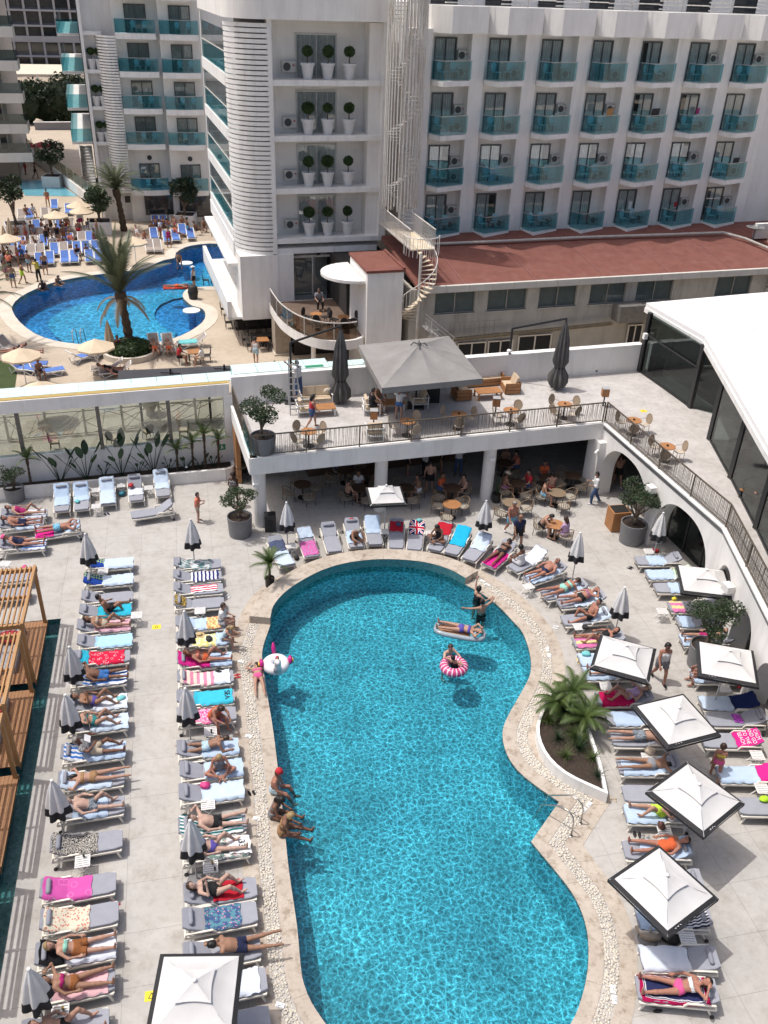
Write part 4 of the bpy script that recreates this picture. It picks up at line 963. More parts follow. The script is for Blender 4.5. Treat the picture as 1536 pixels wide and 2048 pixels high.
m=MB(ol);m.path(pts,.028,6);m.build('handrail',STEEL,ls)
m=MB(ol)
for i in range(13):m.cyl((cx+1.0*math.cos(t_:=-.3-i*.26),cy+1.0*math.sin(t_),8.15),(cx+1.0*math.cos(t_),cy+1.0*math.sin(t_),9.2),.016,n=5)
m.path([(cx+1.0*math.cos(-.3-i*.26),cy+1.0*math.sin(-.3-i*.26),9.2)for i in range(13)],.028,6);o=m.build('landing_guard',STEEL,ls)
for i in range(8):m=MB(ol);u=cx+.2+i*.24;m.box(u,u+.27,cy-1.1,cy-.2,4.0-i*.2,4.04-i*.2);m.build('lower_tread',STEEL,ls)
m=MB(ol)
for q in range(4):m.cyl((cx+.1,cy-1.1,4.25+q*.25),(cx+2.1,cy-1.1,2.6+q*.25),.02,n=5)
for k in(0,1):m.cyl((cx+.5+1.4*k,cy-1.1,3.6-1.1*k),(cx+.5+1.4*k,cy-1.1,4.65-1.1*k),.025,n=5)
m.build('lower_railing',STEEL,ls)
# ------------------------------------------------------------------ left hotel block
lb=bthing('hotel_left_block','white hotel block with two columns of teal glass balconies behind the far pool','building',2.3,90,ZF);olb=(2.3,90,ZF)
ZL=[16.55,13.55,10.55,7.55,3.5]
m=MB(olb);m.box(2.2,6.05,91.0,110,ZF,24);m.box(6.05,14,90.0,110,ZF,24);m.box(-.4,2.2,92.0,110,ZF,24);m.build('wall',FARW,lb)
for c_,(u0,u1,vf)in enumerate(((2.35,5.75,89.6),(6.05,9.35,88.9))):
    vb=91.0 if c_==0 else 90.0
    for r,z in enumerate([19.55]+ZL):
        m=MB(olb);m.prism([(u0,vf+.25),(u0+1.7,vf-.05),(u1,vf+.1),(u1,vb+.02),(u0,vb+.02)],z-.45,z);b=m.build('balcony',WHITE2,lb)
        g=MB(olb);g.bar((u0,vf+.28,z+.55),(u0+1.7,vf,z+.55),.03,1.05);g.bar((u0+1.7,vf,z+.55),(u1,vf+.13,z+.55),.03,1.05);g.bar((u0+.02,vf+.3,z+.55),(u0+.02,vb,z+.55),.03,1.05);g.build('glass_panel',TEALG,b)
        h=MB(olb);h.bar((u0,vf+.28,z+1.1),(u0+1.7,vf,z+1.1),.05,.05);h.bar((u0+1.7,vf,z+1.1),(u1,vf+.13,z+1.1),.05,.05);h.build('handrail',mk('rail_alu',(.42,.44,.44)),b)
        a,e=u0+.9,u0+2.75;f=MB(olb)
        for x0,x1,y0,y1 in((a,e,z+2.1,z+2.2),(a,a+.08,z,z+2.2),(e-.08,e,z,z+2.2),((a+e)/2-.04,(a+e)/2+.04,z,z+2.2)):f.box(x0,x1,vb-.1,vb-.02,y0,y1)
        d=f.build('door',mk('anthracite_frame',(.1,.1,.1)),b);p=MB(olb);p.box(a+.08,e-.08,vb-.07,vb-.06,z,z+2.1);p.build('pane',DKG,d)
        cu=MB(olb);cu.grid([[(a+.1+(e-a-.2)*i/24,vb-.035+.012*math.sin(i*1.9),z+2.1*j)for j in(0,1)]for i in range(25)]);cu.build('curtain',CURT,d)
        if r>0:
            for q in range(2):place(CHM,'balcony_chair',f'{"left-hand" if q == 0 else "right-hand"} chair on the {"left" if c_ == 0 else "right"} balcony column beyond the far pool, {ORD[r]} level','chair',u0+1.6+q*.9,vf+.65,z,R(-80-20*q),'chairs on the left block balconies')
    m=MB(olb);m.cyl(((u0+u1)/2+.2,vb-.01,6.2),((u0+u1)/2+.2,vb-.06,6.2),.22,n=14);m.build('wall_vent',DKM,lb)
for k in range(58):          # rounded louvre corner
    z=16.3-k*.235
    if z<3.2:break
    ar=[(1.95+1.35*math.cos(t),92.1+1.9*math.sin(t))for t in np.linspace(-math.pi/2,-math.pi,7)];ai=[(1.95+1.2*math.cos(t),92.1+1.75*math.sin(t))for t in np.linspace(-math.pi,-math.pi/2,7)]
    m=MB(olb);m.prism([(2.3,90.2)]+ar+ai+[(2.3,90.35)],z-.15,z);m.build('louvre',WHITE2,lb)
for k,z in enumerate(ZL[:4]):    # side ledges with pots at the left
    m=MB(olb);m.box(-.5,1.2,91.4,92.0,z-.3,z);m.build('side_ledge',WHITE2,lb)
m=MB(olb);m.box(-.62,-.35,91.3,92.1,ZF,24);m.build('corner_fin',WHITE2,lb)
for r,z in enumerate([19.2,16.1,13.0,9.9,6.9]):   # receding glass balconies of the side wing
    m=MB(olb);m.box(-2.6,-.7,96,116,z-.25,z);b=m.build('side_balcony',WHITE2,lb)
    g=MB(olb);g.box(-2.6,-2.55,96,116,z+.02,z+1.15);g.box(-2.6,-.7,95.95,96,z+.02,z+1.15);g.build('glass_panel',TEALG,b)
m=MB(olb);m.box(-.7,-.5,93,118,ZF,24);m.build('side_glazing',DKWIN,lb)
m=MB(olb);m.box(3.4,8.2,90.86,90.99,1.0,3.0);m.build('shop_window',DKWIN,lb)
m=MB(olb);m.box(6.6,11,89.9,89.99,.9,3.0);m.build('shop_window',DKWIN,lb)
m=MB(olb);m.box(1.6,2.1,90.9,90.99,2.2,2.8);m.build('wall_plaque',DKM,lb)
# ------------------------------------------------------------------ buildings at the far left
nb=bthing('grey_balcony_building','pale building with stacked balconies at the left edge of the picture','building',-8,112,ZF);onb=(-8,112,ZF)
m=MB(onb);m.box(-22,-9.3,112,135,ZF,22);m.build('wall',mk('greige_wall',(.44,.42,.39),(.38,.36,.33),.8),nb)
for k,z in enumerate([15.8,12.7,9.6,6.6,3.7]):
    m=MB(onb);m.box(-22,-7.3+.0,109.8,113,z-.95,z);b=m.build('balcony',FARW,nb)
    g=MB(onb);g.box(-22,-7.35,109.85,109.9,z,z+1.0);g.box(-7.4,-7.35,109.85,113,z,z+1.0);g.build('glass_panel',glass('grey_glass',(.45,.52,.52),.1,.02,.12,(.2,.25,.25)),b)
    for u in(-10.6,-13.4):d=MB(onb);d.box(u,u+.9,111.85,111.99,z,z+2.1);dd=d.build('door',WHITE2,b);d=MB(onb);d.box(u+.12,u+.78,111.8,111.86,z+.1,z+2.0);d.build('pane',DKWIN,dd)
m=MB(onb);m.box(-16,-9,111.0,111.9,ZF,2.6);m.build('shop_front',DKWIN,nb)
fb=bthing('far_grey_hotel','distant grey hotel with a grid of dark windows','building',-15,232,ZF);ofb=(-15,232,ZF)
m=MB(ofb);m.box(-40,14,233,250,ZF,45);m.build('wall',GREYW,fb)
for i in range(12):
    u=-31+i*3.1;m=MB(ofb);m.box(u-.22,u+.22,231.6,233,ZF,45);m.build('mullion',mk('far_grey_frame',(.40,.40,.42),(.35,.35,.37),.5),fb)
for j in range(6):
    z=1.0+j*2.95;m=MB(ofb);m.box(-40,14,231.5,233,z-.25,z+(.9 if j==2 else .1));m.build('floor_band',mk('far_grey_frame',(.40,.40,.42)),fb)
for j in range(6):
    for i in range(9):
        u=-28+i*3.1;z=1.2+j*2.95;m=MB(ofb);m.box(u+.2,u+2.9,232.85,232.97,z+.3,z+2.3);m.build('window',DKWIN,fb)
cy_=bthing('pale_awning_roof','long pale flat roof in front of the distant grey hotel','roof',-8,205,3);m=MB((-8,205,3));m.box(-30,6,196,216,3.4,3.6);m.build('roof',mk('cream_roof',(.72,.66,.54),(.66,.60,.48),.3),cy_)
for u in(-14,-10,-6,-2):m=MB((-8,205,3));m.box(u-.15,u+.15,196.2,196.5,ZF,3.4);m.build('post',FARW,cy_)
gh=bthing('garden_wall','low grey wall below the dark hedge','wall',-7,150,ZF);m=MB((-7,150,ZF));m.box(-9,3,149.5,149.8,ZF,1.4);m.build('wall',GREYW,gh)
m=MB((-7,150,ZF));m.box(-9.1,3.1,149.4,149.9,1.4,1.5);m.build('coping',FARW,gh)
rmp=bthing('glass_ramp_wall','white sloping kerb wall with glass balustrade by the far left block','wall',-6,120,ZF);orp=(-6,120,ZF)
a=Vector((-8.9,127,0));b=Vector((-1.0,96,0))
m=MB(orp);m.bar((a.x,a.y,1.0),(b.x,b.y,1.0),.35,1.0);m.build('kerb_wall',FARW,rmp)
m=MB(orp);m.bar((a.x,a.y,2.1),(b.x,b.y,2.1),.04,1.1);m.build('glass_panel',glass('olive_glass',(.72,.72,.60),.1,.02,.15,(.4,.4,.32)),rmp)
m=MB(orp)
for q in range(12):
    c=a.lerp(b,q/11);m.box(c.x-.05,c.x+.05,c.y-.05,c.y+.05,1.4,2.7)
m.build('glass_post',STEEL,rmp)
kp=sheet('shallow_far_pool',[W(-9.5,112).to_2d(),W(-5.6,112).to_2d(),W(-3.0,103).to_2d(),W(-8.3,104).to_2d()],[],ZF+.02,mk('shallow_blue_tiles',(.16,.42,.50),(.12,.36,.46),.6,.2));tag(kp,'shallow blue splash pool at the far left')
st2=bthing('white_side_stair','white outdoor stair at the side of the left block','staircase',-2,100,ZF);
for q in range(14):m=MB((-2,100,ZF));m.box(-2.3,-1.0,108+q*.35,108.36+q*.35,ZF,ZF+.25+q*.25);m.build('step',FARW,st2)
m=MB((-2,100,ZF));m.bar((-2.35,108,1.2),(-2.35,113,4.9),.1,.9);m.build('side_wall',FARW,st2)
# ------------------------------------------------------------------ sun loungers
def HZ(base,top,z0=0.0):
    b=P(*base,z0);r=ray(*top);return CAM_H+r.z*(b.y/r.y)
def prof(s,al):
    if s<.25:return s,.42
    return .25+(s-.25)*math.cos(al),.42+(s-.25)*math.sin(al)
LPROTO={}
def lounger_meshes(al):
    if al in LPROTO:return LPROTO[al]
    D={};a=R(al)
    m=MB()
    for y in(-.345,.345):
        m.bar((-.93,y,.30),(.92,y,.30),.045,.06)
        m.bar((.12,y*1.03,.36),(.20,y*1.03,.47),.04,.05);m.bar((.19,y*1.03,.47),(.86,y*1.03,.47),.05,.04);m.bar((.85,y*1.03,.47),(.90,y,.31),.04,.05)
    for x in(-.92,-.1,.5,.9):m.bar((x,-.34,.30),(x,.34,.30),.05,.04)
    D['frame']=m.mesh('frame',OFFW)
    D['leg']=MB().bar((0,0,.30),(-.09,0,0),.05,.045).mesh('leg',OFFW)
    D['legb']=MB().bar((0,0,.30),(.13,0,.04),.05,.045).mesh('leg',OFFW)
    D['wheel']=MB().cyl((0,-.02,0),(0,.02,0),.055,n=12).mesh('wheel',BLKP)
    def pad(s0,s1,th,w,n,mat,name):
        m=MB();rows=[]
        xs=[s0+(s1-s0)*i/n for i in range(n+1)]
        def ring(s,dz,w_):
            x,z=prof(s,a);nx,nz=(0,1)if s<.25 else(-math.sin(a),math.cos(a))
            return[(x+nx*(dz-th*.98),y,z+nz*(dz-th*.98))for y in(-w_,w_)],[(x+nx*dz,y,z+nz*dz)for y in(-w_,w_)]
        vs=[];fs=[]
        for i,s in enumerate(xs):
            e=min(i,n-i);ww=w-(.05 if e==0 else 0)
            lo,hi=ring(s,0,ww);lo2,hi2=ring(s,-.012,ww)
            x,z=prof(s,a)
            vs+=[lo[0],hi2[0],(hi[0][0],-ww+.02,hi[0][2]),(hi[1][0],ww-.02,hi[1][2]),hi2[1],lo[1]]
        for i in range(n):
            for k in range(6):fs.append((i*6+k,i*6+(k+1)%6,(i+1)*6+(k+1)%6,(i+1)*6+k))
        fs+=[tuple(range(5,-1,-1)),tuple(n*6+k for k in range(6))]
        m.add(vs,fs);return m.mesh(name,mat)
    D['mattress']=pad(-.97,.245,.08,.325,6,GREYM,'mattress');D['backrest']=pad(.255,.97,.08,.325,5,GREYM,'backrest')
    m=MB();x,z=prof(.78,a);nx,nz=-math.sin(a),math.cos(a)
    m.path([(x+nx*.05,y,z+nz*.05)for y in(-.24,-.2,0,.2,.24)],[.03,.062,.066,.062,.03],10);D['pillow']=m.mesh('pillow',GREYP,True)
    m=MB()
    for y in(-.2,.2):m.bar((.62,y,.31),(prof(.75,a)[0],y,prof(.75,a)[1]-.09),.03,.03)
    D['prop']=m.mesh('backrest_prop',OFFW)
    LPROTO[al]=D;return D
def lounger(loc,yaw,al,label,group,pillow=True):
    D=lounger_meshes(al);t=thing('sun_lounger',label,'sun lounger',loc,yaw,group)
    ref(D['frame'],'frame',t);ref(D['mattress'],'mattress',t);ref(D['backrest'],'backrest',t)
    if al:ref(D['prop'],'backrest_prop',t)
    for y in(-.335,.335):
        ref(D['leg'],'leg',t,(-.80,y,0));l=ref(D['legb'],'leg',t,(.70,y,0));ref(D['wheel'],'wheel',l,(.15,.05 if y>0 else-.05,.055))
    if pillow:ref(D['pillow'],'pillow',t)
    return t
def towel(loc,yaw,al,s0,s1,mat,label,w=.37,rnd=0,sh=.0,group=None,name='beach_towel',zoff=.0):
    rg=random.Random(hash((label,rnd))&0xffff if False else sum(map(ord,label))+rnd)
    a=R(al);n,k=22,10;rows=[]
    ph=[rg.uniform(0,6.28)for _ in range(6)];sk=rg.uniform(-.10,.10)
    for i in range(n+1):
        s=s0+(s1-s0)*i/n;row=[]
        for j in range(k+1):
            y=(-w+2*w*j/k)+sh+sk*(i/n-.5)+.012*math.sin(i*.9+ph[4]);ss=s+.018*math.sin(j*1.1+ph[0])*(1 if i in(0,n)else .3)
            x,z=prof(max(-.99,ss),a);wr=.015*math.sin(s*17+ph[1]+j*.8)+.012*math.sin(j*2.1+ph[2]+s*9)+.009*math.sin(s*31+j*1.7+ph[3])
            off=.016+abs(wr)+zoff;nx,nz=(0,1)if s<.25 else(-math.sin(a),math.cos(a));drop=0
            if abs(y)>.335:drop=min(.26,(abs(y)-.335)*1.0+.03);yy=math.copysign(.345+.012*math.sin(s*20+ph[5]),y)
            else:yy=y
            row.append((x+nx*off,yy,z+nz*off-drop))
        rows.append(row)
    m=MB();m.grid(rows);o=m.build(name,mat,None,loc,yaw,smooth=True);tag(o,label,'towel',group)
    return o
LBT=[towelm('light_blue','plain',(.47,.58,.72),(.40,.51,.66)),towelm('pale_blue','plain',(.55,.64,.74),(.46,.56,.68))]
TW={
 'lb':LBT[0],'pb':LBT[1],'wb':towelm('white_blue','plain',(.66,.70,.76),(.58,.63,.72)),
 'navydia':towelm('navy_green_diamond','check',(.015,.04,.22),(.35,.50,.22),7,(.02,.06,.30)),
 'turq':towelm('turquoise','plain',(.04,.45,.60),(.03,.38,.52)),'pinkp':towelm('pale_pink','spots',(.62,.36,.42),(.75,.60,.62),8),
 'bstripe':towelm('blue_fine_stripes','sy',(.25,.52,.72),(.50,.68,.80),12),'red':towelm('red_white_arcs','arcs',(.60,.02,.06),(.80,.55,.58),5),
 'bwstripe':towelm('blue_white_stripes','sy',(.05,.17,.50),(.72,.74,.78),4),'leop':towelm('leopard','leop',(.62,.58,.52),(.02,.02,.02),16),
 'pink':towelm('orchid_pink','arcs',(.58,.10,.36),(.66,.22,.46),3),'melon':towelm('watermelon_slices','spots',(.62,.58,.46),(.60,.07,.05),10,(.30,.42,.30)),
 'trop':towelm('tropical_leaves','multi',(.55,.60,.60),(.12,.22,.22),7,(.50,.30,.32)),'nws':towelm('navy_white_bars','sx',(.03,.04,.14),(.75,.75,.76),7),
 'rws':towelm('red_white_bars','sy',(.55,.03,.08),(.78,.74,.74),3),'yb':towelm('ochre_floral','multi',(.42,.30,.06),(.08,.05,.03),12,(.5,.4,.25)),
 'orange':towelm('orange_floral','multi',(.70,.30,.12),(.75,.60,.30),8,(.65,.12,.15)),'yelw':towelm('yellow_floral','multi',(.72,.70,.50),(.70,.62,.20),9,(.3,.4,.3)),
 'mag':towelm('magenta','plain',(.62,.03,.24),(.52,.02,.20)),'pws':towelm('pink_cream_stripes','sx',(.68,.25,.36),(.74,.66,.56),5),
 'sea':towelm('sea_turquoise','plain',(.05,.48,.62),(.05,.44,.58)),'pinkz':towelm('pink_zigzag','leop',(.75,.60,.66),(.70,.05,.25),9),
 'gws':towelm('green_white_stripes','sy',(.02,.16,.17),(.75,.77,.76),6),'print':towelm('pale_print','multi',(.70,.70,.66),(.20,.28,.25),9,(.65,.30,.35)),
 'navyp':towelm('navy_leaf_print','multi',(.06,.10,.22),(.10,.24,.30),10,(.60,.25,.35)),'crim':towelm('crimson','plain',(.50,.015,.10),(.42,.01,.08)),
 'pinkf':towelm('pink_floral','multi',(.60,.10,.32),(.45,.20,.38),14,(.15,.12,.35)),'dgrey':towelm('slate','plain',(.10,.12,.20),(.07,.09,.16)),
 'navyb':towelm('navy_red_border','border',(.025,.03,.09),(.75,.75,.75),1,(.35,.01,.07)),'flag':towelm('cross_flag','flag',(0,0,0)),
 'cyan':towelm('bright_cyan','plain',(.02,.42,.66),(.02,.37,.60)),'py':towelm('pink_yellow','sy',(.66,.18,.38),(.70,.58,.28),2),'green':towelm('mint_print','multi',(.45,.62,.42),(.60,.70,.58),6),
 'navy':towelm('navy_plain','plain',(.015,.025,.09),(.02,.03,.11)),'black':towelm('black_plain','plain',(.015,.015,.018)),'ltpink':towelm('light_pink','plain',(.74,.46,.48),(.68,.40,.43)),
 'dstr':towelm('dark_stripes','sy',(.02,.02,.04),(.62,.62,.65),9),'aqua':towelm('aqua','plain',(.20,.55,.55),(.16,.47,.48)),'redc':towelm('red_plain','plain',(.48,.02,.04),(.40,.02,.03)),'purp':towelm('purple_print','multi',(.25,.04,.35),(.45,.10,.45),7),'lime':towelm('lime','plain',(.45,.75,.05),(.38,.65,.04)),'white':towelm('white','plain',(.74,.74,.74)),'sand':towelm('leopard_brown','leop',(.5,.40,.30),(.12,.08,.06),20),
}
ROWN={'A':'pergola row','B':'left poolside row','T':'curved far row','R':'right poolside row','S':'arcade row','K':'planter row','L':'far left group'}
LG={}
def LS(row,idx,foot,yaw,al,state,tow=(),pillow=True):
    """a lounger by its foot end; tow: (from, to, print, words)"""
    f=P(*foot,.40);yw=R(yaw);c=Vector((f.x+math.cos(yw)*.97,f.y+math.sin(yw)*.97,0))
    t=lounger(c,yw,al,f'sun lounger {state}, {ORD[idx]} in the {ROWN[row]}','sun loungers round the near pool',pillow)
    LG[row+str(idx)]=(c,yw,al,t)
    for q,tw in enumerate(tow):
        s0,s1,pr,words=tw[:4];w=tw[4]if len(tw)>4 else .37
        towel(c,yw,al,s0,s1,TW[pr],f'{words} on the {ORD[idx]} lounger, {ROWN[row]}',w,idx,group='towels round the near pool',zoff=.012*q)
ya=-167
Arow=[
 ((267,1124),'beneath a diamond print towel by a shut parasol',[(.2,.9,'navydia','navy diamond print towel'),(-.97,.2,'pb','pale blue towel')]),
 ((267,1157),'with a check towel over its backrest',[(.2,.97,'navydia','navy and green diamond towel'),(-.97,.22,'pb','smooth pale blue towel')]),
 ((266,1191),'left bare',[]),
 ((264,1218),'where a man in black shorts sits',[(-.95,.3,'turq','turquoise towel')]),
 ((262,1248),'where a tanned woman lies on pink',[(-.95,.35,'pinkp','spotted pale pink towel')]),
 ((265,1278),'spread with a ribbed blue towel',[(-.97,.35,'bstripe','ribbed sky blue towel')]),
 ((260,1310),'under a vivid red towel',[(-.78,.45,'red','red towel with white arcs'),(.46,.75,'turq','turquoise towel edge')]),
 ((255,1352),'where a man in blue shorts lies',[(-.97,.5,'bwstripe','blue and white striped towel')]),
 ((255,1400),'with a rumpled white towel and aqua cloth',[(-.97,.1,'wb','rumpled white blue towel')]),
 ((257,1440),'behind a shut parasol with a smooth pale towel',[(-.97,.2,'pb','flat pale blue towel')]),
 ((251,1497),'where a man reads a book',[(.3,.9,'bwstripe','royal blue striped towel'),(-.97,.3,'lb','creased light blue towel')]),
 ((249,1551),'where a dark-haired woman lies face down',[(-.6,.9,'pb','pale blue towel with stripes')]),
 ((249,1607),'where a man in dark trunks lies',[(-.5,.5,'lb','bunched light blue towel')]),
 ((245,1676),'under a leopard print towel',[(-.3,.95,'leop','black and cream leopard print towel')]),
 ((232,1762),'under an orchid pink towel',[(-.35,.92,'pink','orchid pink sun print towel',.40)]),
 ((237,1822),'under a watermelon print towel',[(-.25,.9,'melon','watermelon slice print towel')]),
 ((233,1888),'where a woman in a brown skirt lies',[(-.97,.2,'wb','white towel'),(.3,.9,'black','black towel')]),
 ((230,1955),'where a woman stretches out on pink',[(-.8,.5,'ltpink','light pink towel')]),
 ((218,2040),'cut by the bottom of the picture',[]),
]
for i,(f,s_,tw)in enumerate(Arow):LS('A',i+1,f,ya+(i*.15),24,s_,tw)
yb=-168
Brow=[
 ((442,1126),'with a tropical leaf towel',[(-.55,.75,'trop','grey tropical leaf towel')]),
 ((443,1150),'with a navy and white barred towel',[(-.85,.25,'nws','navy and white barred towel',.33)]),
 ((446,1175),'with a red and white towel',[(-.75,.3,'rws','red and white folded towel',.22)]),
 ((448,1203),'with an ochre bag on its headrest',[(.5,.95,'yb','ochre floral cloth',.3)]),
 ((455,1243),'where a girl in a white shirt sits',[(-.2,.5,'lb','light blue towel'),(-.7,-.2,'orange','orange floral towel')]),
 ((458,1276),'with a straw hat on a yellow towel',[(-.5,.4,'yelw','yellow floral towel'),(-.95,-.5,'lb','light blue towel end')]),
 ((464,1316),'where a woman lies on magenta',[(-.2,.97,'mag','magenta towel'),(-.97,-.2,'lb','light blue foot towel')]),
 ((467,1351),'with a pink and cream striped towel',[(-.3,.9,'pws','pink and cream striped towel'),(-.85,-.3,'wb','white blue towel')]),
 ((469,1390),'under a turquoise lettered towel',[(-.9,.4,'sea','turquoise towel with SEA lettering')]),
 ((472,1425),'where a woman in orange sits',[(-.5,.6,'pinkz','pink zigzag towel')]),
 ((477,1490),'where a boy lies head to the pool',[(-.97,.2,'lb','smooth light blue towel')]),
 ((486,1532),'where a fair-haired woman sits upright',[(-.97,.2,'lb','wide light blue towel',.40)]),
 ((488,1576),'with a crumpled pink bag',[(-.97,.3,'pb','creased pale blue towel',.40)]),
 ((492,1642),'under a green striped towel',[(-.85,.95,'gws','dark green and white striped towel')]),
 ((501,1688),'with a shirt numbered 33',[(-.9,.3,'print','pale printed towel')]),
 ((513,1772),'where a woman in black sunbathes',[(-.6,.2,'redc','bright red towel',.3)]),
 ((514,1822),'with a navy leaf print towel',[(-.55,.4,'navyp','navy leaf print towel with pink edge')]),
 ((521,1890),'where a man lies beyond its foot',[]),
 ((533,1956),'half hidden by a white parasol',[(-.8,.1,'wb','white blue towel corner')]),
 ((540,2035),'under the nearest white parasol',[]),
]
for i,(f,s_,tw)in enumerate(Brow):LS('B',i+1,f,yb+(i*.15),24,s_,tw)
Trow=[
 ((576,1131),115,'with a slate towel near the small palm',[(-.95,.1,'pb','pale blue towel'),(.1,.7,'dgrey','slate blue towel')]),
 ((625,1113),107,'under a pink floral towel',[(-.9,.2,'pinkf','pink floral towel'),(.4,.9,'pb','folded pale towel',.3)]),
 ((670,1103),104,'left bare with its pillow',[]),
 ((714,1094),101,'where a man bends forward',[(-.7,.3,'lb','light blue towel')]),
 ((751,1089),97,'with a pale towel over its raised back',[(-.1,.95,'lb','light blue towel over the backrest')]),
 ((792,1096),90,'heaped with red clothes',[(.3,.8,'redc','heap of red cloth',.3)]),
 ((828,1099),85,'with a red white and blue cross towel',[(.2,.95,'flag','red white and navy cross towel')]),
 ((868,1100),72,'where a tanned person sits cross-legged',[(.3,.9,'redc','red print towel')]),
 ((901,1107),68,'under a bright cyan towel',[(-.3,.95,'cyan','bright cyan towel')]),
 ((936,1119),62,'with a white blue towel',[(-.1,.9,'pb','pale blue white towel')]),
 ((975,1132),54,'where a woman lies on deep pink',[(-.95,.3,'mag','deep pink towel')]),
 ((1024,1138),40,'where a woman in white sits',[(-.1,.9,'wb','white towel')]),
]
for i,(f,y,s_,tw)in enumerate(Trow):LS('T',i+1,f,y,30,s_,tw,pillow=i in(2,3))
Rrow=[
 ((1053,1161),31,'where a man in navy trunks lies',[(-.9,.6,'lb','light blue towel')]),
 ((1087,1191),22,'where a woman lies face down',[(-.6,.7,'lb','smooth light blue towel')]),
 ((1117,1207),14,'where a woman in a printed bikini lies',[(-.4,.8,'pb','pale blue towel')]),
 ((1125,1241),11,'where a man props himself up',[(.1,.9,'pb','pale towel on the backrest')]),
 ((1147,1284),8,'on a pink and yellow towel',[(-.9,.4,'py','pink and yellow striped towel')]),
 ((1158,1320),6,'with an aqua heap at its foot',[(-.95,.3,'lb','light blue towel')]),
 ((1167,1347),5,'where bare feet show under a parasol',[(-.95,.3,'lb','pale towel under the parasol')]),
 ((1193,1397),4,'under a crimson towel',[(-.85,.3,'crim','crimson towel',.4)]),
 ((1213,1437),3,'with a light towel half under a parasol',[(-.75,.6,'lb','crinkled light blue towel')]),
 ((1223,1477),2,'where a man in patterned shorts lies prone',[]),
 ((1236,1533),2,'where a woman in grey bottoms lies prone',[(-.85,.5,'lb','bright light blue towel')]),
 ((1246,1586),1,'left empty beside the parasol',[]),
 ((1249,1627),1,'where green shorts show',[(-.95,.2,'lb','light blue towel')]),
 ((1247,1698),0,'where a woman in orange lies',[(-.5,.9,'lb','light blue towel')]),
 ((1262,1763),0,'almost hidden by a parasol',[]),
 ((1273,1834),0,'with a striped cloth at its head',[(-.95,-.1,'lb','light blue towel'),(.3,.9,'dstr','dark striped cloth')]),
 ((1281,1915),0,'with a wide pale towel',[(-.97,.25,'wb','wide pale blue towel',.40)]),
 ((1273,1974),-3,'under a navy towel with red border',[(-.9,.75,'navyb','navy towel with red and white border',.40)]),
]
for i,(f,y,s_,tw)in enumerate(Rrow):LS('R',i+1,f,y,24 if i<16 else 15,s_,tw,pillow=i not in(4,5))
Srow=[
 ((1272,1121),5,'nearest the big olive pot',[(-.5,.3,'lb','light blue towel')]),
 ((1293,1149),4,'with a mint towel at its head',[(-.95,.2,'lb','light blue towel'),(.2,.95,'green','mint green printed towel')]),
 ((1310,1175),3,'half under a white parasol',[(-.4,.3,'lb','light blue towel')]),
 ((1338,1213),3,'with bright beach things',[(-.9,-.4,'py','pink patterned cloth')]),
 ((1355,1243),3,'behind the olive tree',[(-.9,-.4,'lb','folded light blue towel')]),
 ((1362,1280),3,'where a person shows bare legs',[(-.97,.2,'lb','light blue towel')]),
 ((1384,1352),3,'in the shade of a parasol',[(-.97,-.6,'lb','light blue towel end')]),
 ((1401,1406),2,'with a navy cover on its head end',[(-.97,.1,'pb','pale blue towel'),(.1,.97,'navy','navy towel')]),
 ((1415,1438),2,'with a purple cloth',[(-.1,.2,'purp','purple print cloth',.2)]),
 ((1404,1480),2,'with a lettered magenta towel',[(.1,.95,'mag','magenta towel with white lettering',.36)]),
 ((1435,1548),1,'with a pink towel at its head',[(-.95,.3,'lb','light blue towel'),(.3,.97,'mag','pink towel')]),
 ((1475,1611),1,'with a lime green cloth',[(.0,.4,'lime','lime green cloth',.25)]),
]
for i,(f,y,s_,tw)in enumerate(Srow):LS('S',i+1,f,y,22,s_,tw,pillow=i in(0,8))
Krow=[
 ((123,1022),107,'under a pale blue towel',[(-.5,.95,'lb','light blue towel')],40),
 ((163,1019),107,'with a teal cloth on a pale towel',[(-.2,.95,'lb','pale creased towel')],40),
 ((216,1008),107,'with a crinkled pale towel',[(-.97,.95,'pb','long pale blue towel')],40),
 ((273,1001),107,'with a red cloth',[(-.5,.1,'wb','white towel')],35),
 ((327,992),107,'at the right end',[(-.3,.97,'pb','pale blue towel')],40),
]
for i,(f,y,s_,tw,al)in enumerate(Krow):LS('K',i+1,f,y,al,s_,tw)
LS('K',6,(262,1030),22,34,'standing crosswise with its back raised',[],False)
Lrow=[((95,1025),197,'where a woman in magenta lies',[(-.9,.2,'wb','white towel')]),((88,1046),197,'where a man in navy shorts lies',[(-.8,.3,'pb','pale towel')]),
        ((70,1070),22,'turned round with a pink towel',[(-.95,-.2,'mag','bright pink towel'),(.3,.95,'lb','light blue towel')]),((93,1088),193,'where a woman in navy lies',[(-.95,.0,'bwstripe','sky blue striped towel')]),
        ((66,1150),195,'with a pink hat on it',[]),((62,1182),195,'just behind the pergola',[])]
for i,(f,y,s_,tw)in enumerate(Lrow):LS('L',i+1,f,y,24,s_,tw)
